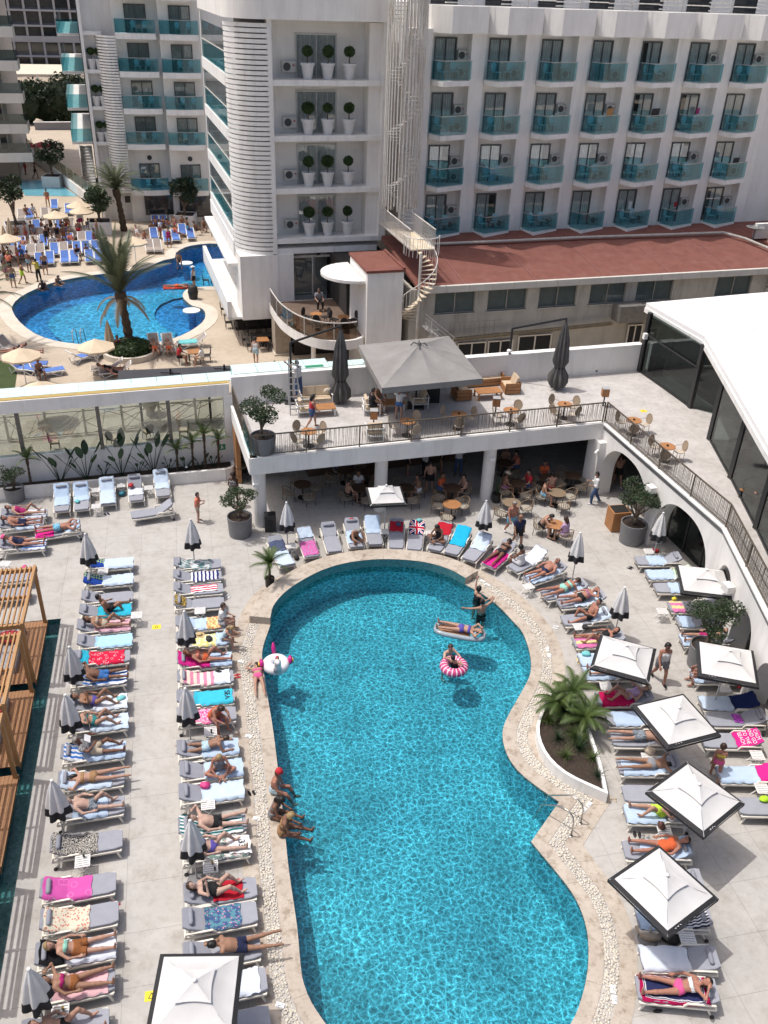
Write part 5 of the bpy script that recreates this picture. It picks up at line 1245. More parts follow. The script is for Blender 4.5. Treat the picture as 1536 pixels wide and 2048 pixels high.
# lettering on towels
BLT=mk('black_print',(.02,.03,.05));WPR=mk('white_print',(.8,.78,.78))
def on_lounger(key,s,y,rz,mesh,name,parent_towel):
    c,yw,al,t=LG[key];x,z=prof(s,R(al));tilt=0 if s<.25 else R(al)
    o=ref(mesh,name,None);Mx=Matrix.Translation(c)@Matrix.Rotation(yw,4,'Z')@Matrix.Translation((x,y,z+.045))@Matrix.Rotation(-tilt,4,'Y')@Matrix.Rotation(rz,4,'Z')
    o.parent=parent_towel;o.matrix_parent_inverse=Matrix.Identity(4)
    o.matrix_basis=(Matrix.Translation(parent_towel.location)@parent_towel.rotation_euler.to_matrix().to_4x4()).inverted()@Mx
    return o
def find(lbl):return next(o for o in COL.objects if o.get('label','').startswith(lbl))
on_lounger('B9',-.72,0,R(90),text_mesh('SEA',.26,BLT),'lettering',find('turquoise towel with SEA'))
tm=find('magenta towel with white lettering')
for k,(w_,s_)in enumerate((('CALM',.84),('AND GO',.68),('TO THE',.50),('BEACH',.34))):on_lounger('S10',s_-.02,0,R(-90),text_mesh(w_,.17,WPR),'lettering',tm)
c,yw,al,t=LG['B15']
sh=towel(c,yw,al,-.97,-.35,TW['white'],'white sports shirt with number 33 on the fifteenth lounger by the pool',.30,3,name='sports_shirt',zoff=.03);sh['category']='shirt'
on_lounger('B15',-.72,.0,R(90),text_mesh('33',.26,BLT),'number',sh).location.z+=.03
# ------------------------------------------------------------------ shut parasols
def folded(m,prof_,fold,n=40,k=6,tw=.0):
    rows=[]
    for i,(z,r,d)in enumerate(prof_):
        rows.append([(r*(1+d*math.cos(k*t+tw*i))*math.cos(t),r*(1+d*math.cos(k*t+tw*i))*math.sin(t),z+(.05*math.cos(k*t+1)*d if i==0 else 0))for t in[2*math.pi*j/n for j in range(n)]])
    vs=[p for row in rows for p in row];fs=[(i*n+j,i*n+(j+1)%n,(i+1)*n+(j+1)%n,(i+1)*n+j)for i in range(len(rows)-1)for j in range(n)]
    m.add(vs,fs);return m
PARA={}
PARA['pole']=MB().cyl((0,0,.05),(0,0,2.42),.022,n=8).mesh('pole',mk('grey_pole',(.5,.5,.5),None,4,.35,.6))
PARA['base']=MB().lathe([(0,.09),(.05,.09),(.24,.05),(.27,0)],20).mesh('base',POTG)
PARA['canopy']=folded(MB(),[(1.40,.27,.22),(1.55,.25,.24),(1.75,.21,.24),(2.05,.15,.22),(2.25,.09,.18),(2.40,.035,.1)],0).mesh('canopy',GCAN,True)
PARA['border']=folded(MB(),[(1.12,.295,.30),(1.41,.275,.23)],0).mesh('border',BLACK,True)
PARA['cap']=MB().ball((0,0,2.43),.05,.05,.04).mesh('cap',WHITE2,True)
SHUT=[((170,1067),'at the head of the pergola-side row'),((381,1038),'at the head of the poolside row'),((573,1004),'left of the curved row by the far column'),((973,1001),'beside the wicker table at the far end'),((1161,1065),'behind the man in navy trunks'),((1250,1174),'right of the pool, behind the reclining man'),((1327,1025),'beside the olive pot in front of the arch'),((368,1222),'by the girl in the white shirt'),((138,1293),'behind the man in blue shorts'),((130,1389),'beside the two women with raised knees'),((370,1376),'beside the woman in orange'),((103,1560),'beside the man in dark trunks'),((380,1640),'over the shirt numbered 33'),((57,1937),'at the lower left beside the water channel')]
for i,(px,wds)in enumerate(SHUT):
    q=P(*px,2.45);t=thing('shut_parasol',f'shut grey parasol with black hem {wds}','parasol',(q.x,q.y,0),random.uniform(0,6),'shut parasols round the near pool')
    for k in('pole','base','canopy','cap'):ref(PARA[k],k,t)
    ref(PARA['border'],'border',t)
# ------------------------------------------------------------------ open square parasols
def sq(m,h0,z0,h1,z1,n=8,sag=.0,dip=.0):
    """square canopy ring between half sizes h0 (low) and h1 (high)"""
    c0=[(-1,-1),(1,-1),(1,1),(-1,1)]
    for i in range(4):
        a,b=Vector(c0[i]),Vector(c0[(i+1)%4]);rows=[]
        for j in range(n+1):
            d=a.lerp(b,j/n);s_=1-sag*math.sin(math.pi*j/n);rows.append([(d.x*(h0*s_+(h1-h0*s_)*q/4),d.y*(h0*s_+(h1-h0*s_)*q/4),z0+(z1-z0)*q/4-dip*math.sin(math.pi*q/4)*(.35+.65*math.sin(math.pi*j/n)))for q in range(5)])
        m.grid(rows)
    return m
OPN={}
OPN['canopy']=sq(MB(),.85,2.14,.30,2.42,dip=.045).mesh('canopy',WCAN,50)
OPN['border']=sq(MB(),.965,2.075,.852,2.139,sag=.012).mesh('border',BLACK)
OPN['valance']=sq(MB(),.967,1.98,.965,2.075,sag=.012).mesh('valance',BLACK)
mm=sq(MB(),.40,2.43,.03,2.60,sag=.10,dip=.02);OPN['vent']=mm.mesh('vent',WCAN)
OPN['knob']=MB().ball((0,0,2.63),.055,.055,.04).mesh('knob',WHITE2,True)
OPN['pole']=MB().cyl((0,0,.05),(0,0,2.58),.025,n=8).mesh('pole',mk('grey_pole',(.5,.5,.5)))
OPN['base']=PARA['base']
OPN['rib']=MB().bar((.06,.06,2.50),(.95,.95,2.075),.02,.03).mesh('rib',mk('grey_pole',(.5,.5,.5)))
lg_=MB();
for k in range(5):lg_.bar((-.10+.045*k,0,0),(-.07+.045*k,.03*((k%2)*2-1),0),.012,.006)
OPN['emblem']=lg_.mesh('emblem',WPR)
OPEN=[([(330,1906),(492,1904),(455,2080),(290,2080)],'nearest the camera at the bottom left'),([(1216,1759),(1314,1692),(1437,1794),(1339,1876)],'lowest on the right side of the pool'),([(1291,1583),(1375,1521),(1489,1608),(1408,1676)],'right of the pool ladder'),([(1272,1411),(1368,1388),(1438,1474),(1330,1495)],'right of the planted bed'),([(1203,1268),(1314,1297),(1296,1368),(1179,1335)],'beside the woman in the white vest'),([(1396,1283),(1509,1303),(1514,1373),(1394,1350)],'in front of the near arches'),([(1353,1132),(1450,1143),(1462,1195),(1366,1183)],'under the bend of the arcade railing'),([(730,976),(803,973),(814,1008),(740,1013)],'in front of the middle column of the bar')]
for c4,wds in OPEN:
    q=[P(*p,2.08)for p in c4];c=sum(q,Vector())/4;e=(q[1]-q[0]);s_=(sum((q[i]-q[i-1]).length for i in range(4))/4)/1.93
    t=thing('open_parasol',f'open square white parasol with black border {wds}','parasol',(c.x,c.y,0),math.atan2(e.y,e.x),'open white parasols')
    for k in('canopy','border','valance','vent','knob','pole','base'):
        o=ref(OPN[k],k,t)
        if k in('canopy','border','valance','vent')and s_<.9:o.scale=(s_,s_,1)
    for k in range(4):ref(OPN['rib'],'rib',t,rot=(0,0,k*math.pi/2),sc=(s_,s_,1))
    ref(OPN['emblem'],'emblem',t,(-.55*s_,-.915*s_,2.118),(R(-28),0,0))
# ------------------------------------------------------------------ small slatted side tables
TBL={}
m=MB()
for k in range(6):m.box(-.2,.2,-.2+k*.07,-.15+k*.07,.43,.45)
TBL['top']=m.mesh('table_top',WHITEP)
m=MB()
for y in(-.19,.19):m.bar((-.2,y,.44),(.2,y,.44),.025,.02)
for x in(-.19,.19):m.bar((x,-.2,.435),(x,.2,.435),.025,.02)
TBL['apron']=m.mesh('apron',WHITEP)
TBL['l1']=MB().bar((-.19,0,0),(.17,0,.43),.03,.02).mesh('leg',WHITEP);TBL['l2']=MB().bar((.19,0,0),(-.17,0,.43),.03,.02).mesh('leg',WHITEP)
def side_table(px,rz,wds):
    q=P(*px,.45);t=thing('side_table',f'small white slatted side table {wds}','table',(q.x,q.y,0),R(rz),'small white side tables')
    ref(TBL['top'],'table_top',t);ref(TBL['apron'],'apron',t)
    for y in(-.18,.18):ref(TBL['l1'],'leg',t,(0,y,0));ref(TBL['l2'],'leg',t,(0,y*.85,0))
    return q
STB=[((206,1141),10,'between the two diamond towels'),((273,1230),10,'at the feet of the tanned woman'),((165,1722),15,'beside the leopard print towel'),((120,2025),15,'with drinks at the bottom left corner'),((400,1221),10,'above the girl in white'),((421,1462),12,'beside the boy lying head to the pool'),((416,1608),12,'beside the green striped towel'),((421,1733),12,'with drinks below the numbered shirt'),((582,1091),20,'between the first two curved row loungers'),((769,1063),5,'between the middle curved row loungers'),((860,1066),0,'beside the cross towel'),((1057,1172),25,'at the feet of the woman lying prone'),((1170,1177),15,'above the woman in the printed bikini'),((1158,1253),10,'with a black bag, right of the pool'),((1298,1102),5,'by the olive pot'),((1325,1222),0,'standing alone before the arches'),((1330,1663),0,'under the parasol right of the ladder'),((1376,1877),0,'under the lowest right parasol'),((1450,1377),0,'with magazines in the parasol shade'),((1515,1510),0,'holding a small plant'),((1525,1577),0,'with a red tray at the right edge'),((189,980),15,'left in the planter row'),((192,1012),15,'in front of the planter row'),((242,970),15,'in the middle of the planter row'),((297,975),15,'right in the planter row'),((10,1127),0,'at the left edge of the picture'),((1212,1372),0,'under the parasol by the planted bed'),((1297,1515),0,'with a leopard bag above the prone woman')]
STP=[side_table(*a)for a in STB]
# ------------------------------------------------------------------ people
def surf_nets(S,org,h):
    """smooth closed surface of a sampled distance field"""
    nx,ny,nz=S.shape;ins=S<0
    C=[(0,0,0),(1,0,0),(0,1,0),(1,1,0),(0,0,1),(1,0,1),(0,1,1),(1,1,1)]
    E_=[(0,1),(2,3),(4,5),(6,7),(0,2),(1,3),(4,6),(5,7),(0,4),(1,5),(2,6),(3,7)]
    sub=lambda A,c:A[c[0]:nx-1+c[0],c[1]:ny-1+c[1],c[2]:nz-1+c[2]]
    cnt=sum(sub(ins,c).astype(np.int8)for c in C);act=(cnt>0)&(cnt<8)
    idx=np.argwhere(act);vid=-np.ones(act.shape,dtype=np.int64);vid[act]=np.arange(len(idx))
    vals=[sub(S,c)[act]for c in C];acc=np.zeros((len(idx),3));num=np.zeros(len(idx))
    for a,b in E_:
        va,vb=vals[a],vals[b];cr=(va<0)!=(vb<0);t=np.where(cr,va/np.where(cr,va-vb,1),0)
        pa,pb=np.array(C[a],float),np.array(C[b],float)
        acc+=np.where(cr[:,None],pa+(pb-pa)*t[:,None],0);num+=cr
    V=org+(idx+acc/num[:,None])*h;F=[]
    for ax in range(3):
        o1,o2=[i for i in range(3)if i!=ax]
        a=[slice(None)]*3;b=[slice(None)]*3;a[ax]=slice(0,-1);b[ax]=slice(1,None)
        cr=ins[tuple(a)]!=ins[tuple(b)];pos=np.argwhere(cr)
        ok=(pos[:,o1]>0)&(pos[:,o2]>0)&(pos[:,o1]<S.shape[o1]-1)&(pos[:,o2]<S.shape[o2]-1);pos=pos[ok]
        q=[]
        for d1,d2 in((-1,-1),(0,-1),(0,0),(-1,0)):
            p=pos.copy();p[:,o1]+=d1;p[:,o2]+=d2;q.append(vid[p[:,0],p[:,1],p[:,2]])
        q=np.stack(q,1);flip=ins[tuple(a)][cr][ok]
        if ax==1:flip=~flip
        q[~flip]=q[~flip][:,::-1];F.append(q)
    return V,np.concatenate(F)
def nrm(v):v=np.array(v,float);return v/np.linalg.norm(v)
POSE={
 # torso, front, then (upper, fore) per arm and (thigh, shin[, foot]) per leg, left then right
 'stand':dict(T=(0,0,1),F=(1,0,0),A=[((.05,.22,-1),(.25,.05,-1)),((.05,-.22,-1),(.3,.0,-1))],L=[((.02,.10,-1),(-.04,.02,-1)),((.02,-.10,-1),(-.04,-.02,-1))]),
 'stand_fold':dict(T=(.05,0,1),F=(1,0,0),A=[((.25,.25,-1),(.85,-.5,.25)),((.25,-.25,-1),(.85,.5,.2))],L=[((.02,.10,-1),(-.04,.02,-1)),((.12,-.12,-1),(-.06,-.02,-1))]),
 'walk':dict(T=(.08,0,1),F=(1,0,0),A=[((-.35,.22,-1),(.1,.05,-1)),((.4,-.2,-1),(.7,0,-.7))],L=[((.42,.06,-.9),(.08,0,-1)),((-.22,-.06,-1),(-.55,0,-.85))]),
 'hold':dict(T=(.06,0,1),F=(1,0,0),A=[((.1,.2,-1),(.9,0,.1)),((.15,-.2,-1),(.95,.05,.12))],L=[((.40,.05,-.9),(-.05,0,-1)),((-.2,-.06,-1),(-.5,0,-.85))]),
 'reach':dict(T=(.1,0,1),F=(1,0,0),A=[((.85,.15,.3),(.9,0,.5)),((.85,-.15,0),(.9,0,.3))],L=[((.1,.10,-1),(-.04,.02,-1)),((-.05,-.10,-1),(-.1,-.02,-1))]),
 'camera':dict(T=(.03,0,1),F=(1,0,0),A=[((.55,.45,-.3),(.3,-.45,.9)),((.55,-.45,-.3),(.3,.45,.9))],L=[((.02,.12,-1),(-.04,.02,-1)),((.02,-.12,-1),(-.04,-.02,-1))]),
 'sit':dict(T=(.12,0,1),F=(1,0,-.1),A=[((.45,.2,-.9),(.85,-.2,-.3)),((.45,-.2,-.9),(.85,.2,-.3))],L=[((1,.14,.02),(.05,.02,-1)),((1,-.14,.02),(.05,-.02,-1))]),
 'sit_lean':dict(T=(.5,0,.87),F=(.87,0,-.5),A=[((.7,.3,-.65),(.75,-.35,-.2)),((.7,-.3,-.65),(.75,.35,-.2))],L=[((1,.18,.02),(.1,.05,-1)),((1,-.18,.02),(.1,-.05,-1))]),
 'sit_back':dict(T=(-.45,0,.9),F=(.9,0,.4),A=[((.4,.3,-.85),(.8,-.3,.2)),((.1,-.35,-.95),(.5,.1,-.8))],L=[((1,.2,.0),(1,.05,-.35)),((.85,-.2,.5),(.35,0,-.93))]),
 'cross':dict(T=(.25,0,1),F=(1,0,-.15),A=[((.5,.4,-.8),(.7,-.4,-.4)),((.5,-.4,-.8),(.7,.4,-.4))],L=[((.6,.75,.12),(.45,-.85,-.1)),((.6,-.75,.12),(.45,.85,-.1))]),
 'pool_sit':dict(T=(.18,0,1),F=(1,0,-.2),A=[((.05,.35,-1),(.25,.1,-1)),((.35,-.3,-.9),(.85,.1,-.5))],L=[((1,.16,-.06),(.45,.02,-.9)),((1,-.16,-.06),(.5,-.02,-.87))]),
 'pool_sit2':dict(T=(.25,0,1),F=(1,0,-.25),A=[((.4,.25,-.9),(.9,-.2,-.3)),((.4,-.25,-.9),(.9,.2,-.3))],L=[((1,.16,-.06),(.95,.02,-.3)),((1,-.16,-.06),(.95,-.02,-.35))]),
 # lying: head towards +x
 'back':dict(T=(.906,0,.42),F=(-.42,0,.906),A=[((-.75,-.5,-.3),(-.85,.1,-.1)),((-.75,.5,-.3),(-.85,-.1,-.1))],L=[((-1,-.12,.02),(-1,-.06,-.03)),((-1,.12,.02),(-1,.06,-.03))]),
 'back_arm':dict(T=(.906,0,.42),F=(-.42,0,.906),A=[((.35,-.85,.25),(.35,.8,.45)),((-.75,.5,-.3),(-.85,-.1,-.1))],L=[((-1,-.16,.02),(-1,-.1,-.03)),((-1,.14,.02),(-1,.1,-.03))]),
 'knee':dict(T=(.906,0,.42),F=(-.42,0,.906),A=[((-.7,-.55,-.3),(-.6,.5,.35)),((-.7,.55,-.3),(-.85,-.1,0))],L=[((-.72,-.12,.68),(-.62,-.02,-.78)),((-1,.16,.02),(-1,.06,-.03))]),
 'knees':dict(T=(.906,0,.42),F=(-.42,0,.906),A=[((-.7,-.55,-.3),(-.6,.5,.3)),((-.6,.5,.2),(.1,-.5,.75))],L=[((-.72,-.14,.68),(-.60,-.02,-.80)),((-.80,.18,.57),(-.66,-.04,-.74))]),
 'read':dict(T=(.80,0,.60),F=(-.60,0,.80),A=[((-.7,-.5,.1),(-.6,.45,.45)),((-.7,.5,.1),(-.6,-.45,.45))],L=[((-.85,-.2,.45),(-.8,.05,-.55)),((-1,.2,.05),(-1,.02,-.05))]),
 'flat':dict(T=(1,0,.03),F=(0,0,1),A=[((.55,-.75,.1),(.5,.8,.2)),((.55,.75,.1),(.5,-.8,.2))],L=[((-1,-.14,.02),(-1,-.06,-.02)),((-1,.14,.02),(-1,.06,-.02))]),
 'prone':dict(T=(1,0,.03),F=(0,0,-1),A=[((.45,.85,.0),(.75,-.55,-.02)),((.45,-.85,.0),(.75,.55,-.02))],L=[((-1,.12,.0),(-1,.04,.03)),((-1,-.12,.0),(-1,-.04,.03))],ft=(-1,0,-.1)),
 'prone_up':dict(T=(.93,0,.36),F=(.36,0,-.93),A=[((.35,.35,-.87),(.95,-.15,.0)),((.35,-.35,-.87),(.95,.15,.0))],L=[((-1,.14,-.02),(-1,.1,.03)),((-1,-.12,-.02),(-1,-.08,.03))],ft=(-1,0,-.1)),
 'float':dict(T=(0,0,1),F=(1,0,0),A=[((.3,.95,.05),(.5,.85,.05)),((.3,-.95,.05),(.5,-.85,.05))],L=[((.05,.12,-1),(-.08,.02,-1)),((.05,-.12,-1),(-.08,-.02,-1))]),
 'armup':dict(T=(.05,0,1),F=(1,0,0),A=[((.3,.5,.8),(.3,.2,.95)),((.4,-.6,-.5),(.8,0,.2))],L=[((.05,.12,-1),(-.08,.02,-1)),((.05,-.12,-1),(-.08,-.02,-1))]),
 'push':dict(T=(.2,0,1),F=(1,0,-.1),A=[((.8,.2,-.4),(.95,-.1,-.2)),((.6,-.7,-.3),(.9,-.4,.1))],L=[((.05,.12,-1),(-.08,.02,-1)),((.05,-.12,-1),(-.08,-.02,-1))]),
 'ring':dict(T=(-.35,0,.93),F=(.93,0,.35),A=[((.2,.9,-.2),(.5,-.7,.1)),((.2,-.9,-.2),(.5,.7,.1))],L=[((.9,.2,.3),(.5,0,-.85)),((.9,-.2,.3),(.5,0,-.85))]),
}
BODY={}
def body(pose,sex,fat=1.0):
    key=(pose,sex,fat)
    if key in BODY:return BODY[key]
    p=POSE[pose];T=nrm(p['T']);F=nrm(p['F']);F=nrm(F-T*(F@T));Lf=np.cross(T,F)
    fem=sex=='f';sw=.165 if fem else .195;hw=.098 if fem else .09;k=fat
    B=[]       # name, a, b, ra, rb
    pel=np.zeros(3);waist=pel+T*.16;chest=pel+T*.34;neck=pel+T*.50
    hipr=(.125 if fem else .115)*k;wr=(.098 if fem else .112)*k
    for sgn in(-1,1):
        B.append(('pelvis',pel+Lf*.055*sgn,pel+Lf*.055*sgn+T*.06,hipr,hipr*.95))
        B.append(('belly',waist+Lf*.045*sgn+F*(.012 if k>1.1 else 0),waist+Lf*.05*sgn+T*.08,wr,wr*1.02))
        B.append(('chest',chest-T*.04+Lf*.065*sgn,chest+Lf*.085*sgn+T*.06,.108*k,.098))
        if fem:B.append(('chest',chest+Lf*.075*sgn+F*.075-T*.01,chest+Lf*.078*sgn+F*.08,.062,.058))
        B.append(('chest',neck-T*.055+Lf*sw*.35*sgn,neck-T*.045+Lf*sw*.8*sgn,.062,.056))
    hd=nrm(T*.95+F*.12)
    if pose in('read','cross','sit_lean','pool_sit2'):hd=nrm(T*.8+F*.5)
    B.append(('neck',neck-T*.02,neck+hd*.09,.056,.050));hc=neck+hd*.20;hf=nrm(F-hd*(F@hd))
    if pose=='prone':hf=nrm(hf*.5+Lf*.85);
    B.append(('head',hc-hd*.02+hf*-.012,hc+hd*.035-hf*.008,.092,.088));B.append(('head',hc-hd*.055+hf*.035,hc-hd*.075+hf*.045,.055,.046));B.append(('head',hc+hf*.085-hd*.01,hc+hf*.105-hd*.025,.013,.016))
    hl=np.cross(hd,hf)
    for sgn in(-1,1):B.append(('head',hc+hl*.088*sgn-hd*.03,hc+hl*.095*sgn+hd*.01,.016,.018))
    fing=[]
    for i,sgn in enumerate((1,-1)):
        s_=neck-T*.05+Lf*sw*sgn;u,f=nrm(p['A'][i][0]),nrm(p['A'][i][1]);e=s_+u*.285;w=e+f*.25
        am=(.046 if fem else .054)*(1+(k-1)*.6)
        B.append(('uarm',s_,e,am*1.08,am*.82));B.append(('farm',e,w,am*.82,am*.56))
        sd=nrm(np.cross(f,F)+1e-3*Lf);kn=w+f*.085
        B.append(('hand',w+f*.01-sd*.012,kn-sd*.020,.026,.030));B.append(('hand',w+f*.01+sd*.012,kn+sd*.020,.026,.028));fing.append((w,f,sd,kn,sgn))
        hp=pel+Lf*hw*sgn-T*.02;th,sh=nrm(p['L'][i][0]),nrm(p['L'][i][1]);kk=hp+th*.43;an=kk+sh*.42
        tr=(.092 if fem else .086)*(1+(k-1)*.7)
        B.append(('thigh',hp,kk,tr,.056));B.append(('shin',kk,kk+sh*.15,.055,.056));B.append(('shin',kk+sh*.13,an,.056,.036))
        ft=nrm(p['ft'])if 'ft' in p else nrm(F-sh*(F@sh)if abs(F@sh)<.95 else T)
        if pose in('stand','walk','hold','stand_fold','camera','sit','sit_lean','reach'):ft=np.array([.97,.12*sgn,-.05])
        B.append(('foot',an-ft*.045+sh*.035,an+ft*.08+sh*.045,.040,.036));B.append(('foot',an+ft*.07+sh*.05,an+ft*.165+sh*.055,.036,.026))
    P0=np.array([b[1]for b in B]);P1=np.array([b[2]for b in B]);lo=np.minimum(P0,P1).min(0)-.17;hi=np.maximum(P0,P1).max(0)+.17;h=.0235
    n=np.ceil((hi-lo)/h).astype(int)+1;G=np.stack(np.meshgrid(*[lo[i]+h*np.arange(n[i])for i in range(3)],indexing='ij'),-1)
    S=np.full(n,1.0);K=.028
    for nm,a,b,ra,rb in B:
        r=max(ra,rb)+.09;l_=np.maximum(((np.minimum(a,b)-r-lo)/h).astype(int),0);u_=np.minimum(((np.maximum(a,b)+r-lo)/h).astype(int)+2,n)
        sl=tuple(slice(l_[i],u_[i])for i in range(3));g=G[sl];d=b-a;t=np.clip(((g-a)@d)/max(1e-9,d@d),0,1)
        q=np.linalg.norm(g-a-t[...,None]*d,axis=-1)-(ra+(rb-ra)*t);s0=S[sl];kk_=.014 if nm in('head','hand','foot')else K
        hh=np.maximum(kk_-np.abs(s0-q),0)/kk_;S[sl]=np.minimum(s0,q)-hh*hh*kk_*.25
    V,Fc=surf_nets(S,lo,h)
    best=np.full(len(V),9.);tagv=np.zeros(len(V),int);tv=np.zeros(len(V))
    for j,(nm,a,b,ra,rb)in enumerate(B):
        d=b-a;t=np.clip(((V-a)@d)/max(1e-9,d@d),0,1);q=np.linalg.norm(V-a-t[:,None]*d,axis=1)-(ra+(rb-ra)*t)
        up=q<best;best[up]=q[up];tagv[up]=j;tv[up]=t[up]
    names=np.array([b[0]for b in B])[tagv];along=(V@T)
    # fingers: five tapered two-joint chains per hand
    fm=MB()
    for w,f,sd,kn,sgn in fing:
        nn=nrm(np.cross(sd,f))
        for q in range(4):
            b0=kn+sd*(-.030+.020*q)-f*.01;ln=(.070,.082,.078,.060)[q];m1=b0+f*ln*.55;m2=m1+nrm(f*.8-nn*.35*sgn)*ln*.5
            fm.path([b0,m1,m2],[.0095,.0088,.0065],5)
        tb_=w+f*.03+sd*.030*sgn;m1=tb_+nrm(f*.6+sd*.7*sgn)*.045;fm.path([tb_,m1,m1+nrm(f*.9+sd*.25*sgn)*.03],[.012,.011,.008],5)
    face=MB()
    for sgn in(-1,1):face.ball(tuple(hc+hf*.083+hl*.033*sgn+hd*.012),.011,seg=6,ring=4)
    face.ball(tuple(hc+hf*.085-hd*.062),.012,.014,.006,seg=6,ring=4)
    BODY[key]=dict(V=V,F=Fc,names=names,tv=tv,fing=(fm.v,fm.f),face=(face.v,face.f),hc=hc,hd=hd,hf=hf,hl=hl,T=T,Fr=F,along=along,B=B)
    return BODY[key]
def np_mesh(name,V,F,mats):
    me=bpy.data.meshes.new(name);me.from_pydata([tuple(v)for v in V],[],[tuple(f)for f in F])
    for m in mats:me.materials.append(m)
    me.polygons.foreach_set('use_smooth',[True]*len(me.polygons));return me
MESHC={}
SKIN={k:mk('skin_'+k,c,tuple(x*.86 for x in c),6,.55,spec=.3)for k,c in dict(pale=(.50,.33,.26),pink=(.43,.25,.18),tan=(.31,.17,.11),brown=(.20,.10,.065),dark=(.075,.038,.026),red=(.38,.18,.125)).items()}
HAIR={k:mk('hair_'+k,c,tuple(x*.6 for x in c),40,.5)for k,c in dict(black=(.012,.010,.009),brown=(.055,.03,.018),fair=(.36,.25,.12),grey=(.32,.30,.28),red=(.16,.05,.02)).items()}
EYED=mk('eye_dark',(.03,.02,.02),(.12,.04,.04),60)
CLO={}
def cloth(name,c,c2=None,sc=14):
    if name not in CLO:CLO[name]=mk('cloth_'+name,c,c2 or tuple(x*.8 for x in c),sc,.9)
    return CLO[name]
for n_,c in dict(black=(.015,.015,.017),navy=(.015,.02,.06),white=(.72,.72,.72),blue=(.05,.17,.45),denim=(.05,.09,.20),red=(.50,.03,.04),magenta=(.40,.02,.14),pink=(.70,.10,.28),orange=(.62,.12,.04),green=(.05,.25,.18),lime=(.50,.75,.05),mint=(.30,.62,.50),brown=(.28,.10,.03),grey=(.28,.28,.30),lilac=(.50,.34,.52),purple=(.10,.08,.35),paleblue=(.45,.60,.68),yellow=(.65,.50,.08),salmon=(.70,.22,.14),teal=(.03,.22,.22),beige=(.50,.42,.32)).items():cloth(n_,c)
cloth('print',(.02,.02,.03),(.35,.40,.45),30);cloth('floral',(.45,.10,.12),(.10,.14,.30),24);cloth('check',(.35,.35,.36),(.05,.05,.06),28);cloth('leopard',(.20,.10,.05),(.40,.25,.12),40);cloth('turqprint',(.05,.30,.50),(.30,.50,.60),20)
GARM={  # which skin each garment covers: (bone, from, to) with optional torso span
 'trunks':[('pelvis',0,1),('thigh',0,.42)],'shorts':[('pelvis',0,1),('thigh',0,.62)],'briefs':[('pelvis',0,1),('thigh',0,.06)],'pants':[('pelvis',0,1),('thigh',0,1),('shin',0,1)],
 'bra':[('bra',0,0)],'suit':[('pelvis',0,1),('thigh',0,.05),('belly',0,1),('bra2',0,0)],'tee':[('belly',0,1),('chest',0,1),('uarm',0,.62),('pelvis',.3,1)],'shirt':[('belly',0,1),('chest',0,1),('uarm',0,1),('farm',0,.55),('pelvis',.3,1)],'vest':[('belly',0,1),('bra2',0,0),('pelvis',.2,1)],'dress':[('belly',0,1),('bra2',0,0),('pelvis',0,1),('thigh',0,.8)],'skirt':[('pelvis',0,1),('thigh',0,.55)],'shoes':[('foot',0,1)],
}
LOOSE={'trunks':.022,'shorts':.026,'tee':.022,'shirt':.022,'dress':.028,'skirt':.03,'pants':.018,'vest':.018}
def garment(b,key,g):
    k=(key,g)
    if k in MESHC:return MESHC[k]
    sel=np.zeros(len(b['V']),bool)
    for nm,t0,t1 in GARM[g]:
        if nm=='bra':sel|=(b['names']=='chest')&(b['along']>.27)&(b['along']<.385)
        elif nm=='bra2':sel|=(b['names']=='chest')&(b['along']<.42)
        else:sel|=(b['names']==nm)&(b['tv']>=t0-1e-6)&(b['tv']<=t1+1e-6)
    F=b['F'];fs=F[sel[F].all(1)];V=b['V']
    N=np.zeros_like(V);fn=np.cross(V[F[:,1]]-V[F[:,0]],V[F[:,2]]-V[F[:,0]])
    for c in range(4):np.add.at(N,F[:,c],fn)
    N/=np.linalg.norm(N,axis=1)[:,None]+1e-9
    used=np.unique(fs);mp=-np.ones(len(V),int);mp[used]=np.arange(len(used));off=LOOSE.get(g,.010)
    Vo=V[used]+N[used]*off;Vi=V[used]+N[used]*.001;fo=mp[fs];n=len(used)
    # close the hems between the outer shell and the skin
    ed={}
    for f in fo:
        for i in range(4):e=(f[i],f[(i+1)%4]);ed[e]=1
    hem=[(b_,a_,n+a_,n+b_)for(a_,b_)in ed if(b_,a_)not in ed]
    MESHC[k]=(np.concatenate([Vo,Vi]),[tuple(f)for f in fo]+hem);return MESHC[k]
def hair_geo(b,key,style):
    k=(key,'hair',style)
    if k in MESHC:return MESHC[k]
    V=b['V'];r=V-b['hc'];f=r@b['hf'];u=r@b['hd'];isd=(b['names']=='head')&(u>-.075)
    sel=isd&((f<.03-.25*(0 if style!='short' else .1))|(u>.055))&((f<.05)|(u>.07))&~((f>.0)&(u<-.02))
    F=b['F'];fs=F[sel[F].all(1)];used=np.unique(fs);mp=-np.ones(len(V),int);mp[used]=np.arange(len(used))
    d=r[used];d=d/np.linalg.norm(d,axis=1)[:,None];m=MB();m.v=[tuple(x)for x in V[used]+d*(.014 if style=='short' else .024)];m.f=[tuple(x)for x in mp[fs]]
    if style=='long':
        c=b['hc']-b['hf']*.075;m.path([c+b['hd']*.04,c-b['hd']*.06-b['hf']*.01,c-b['hd']*.16-b['hf']*.015,c-b['hd']*.24],[.05,.075,.07,.03],9)
    if style=='bun':c=b['hc']-b['hf']*.07+b['hd']*.075;m.ball(tuple(c),.045,seg=8,ring=6)
    MESHC[k]=(m.v,m.f);return MESHC[k]
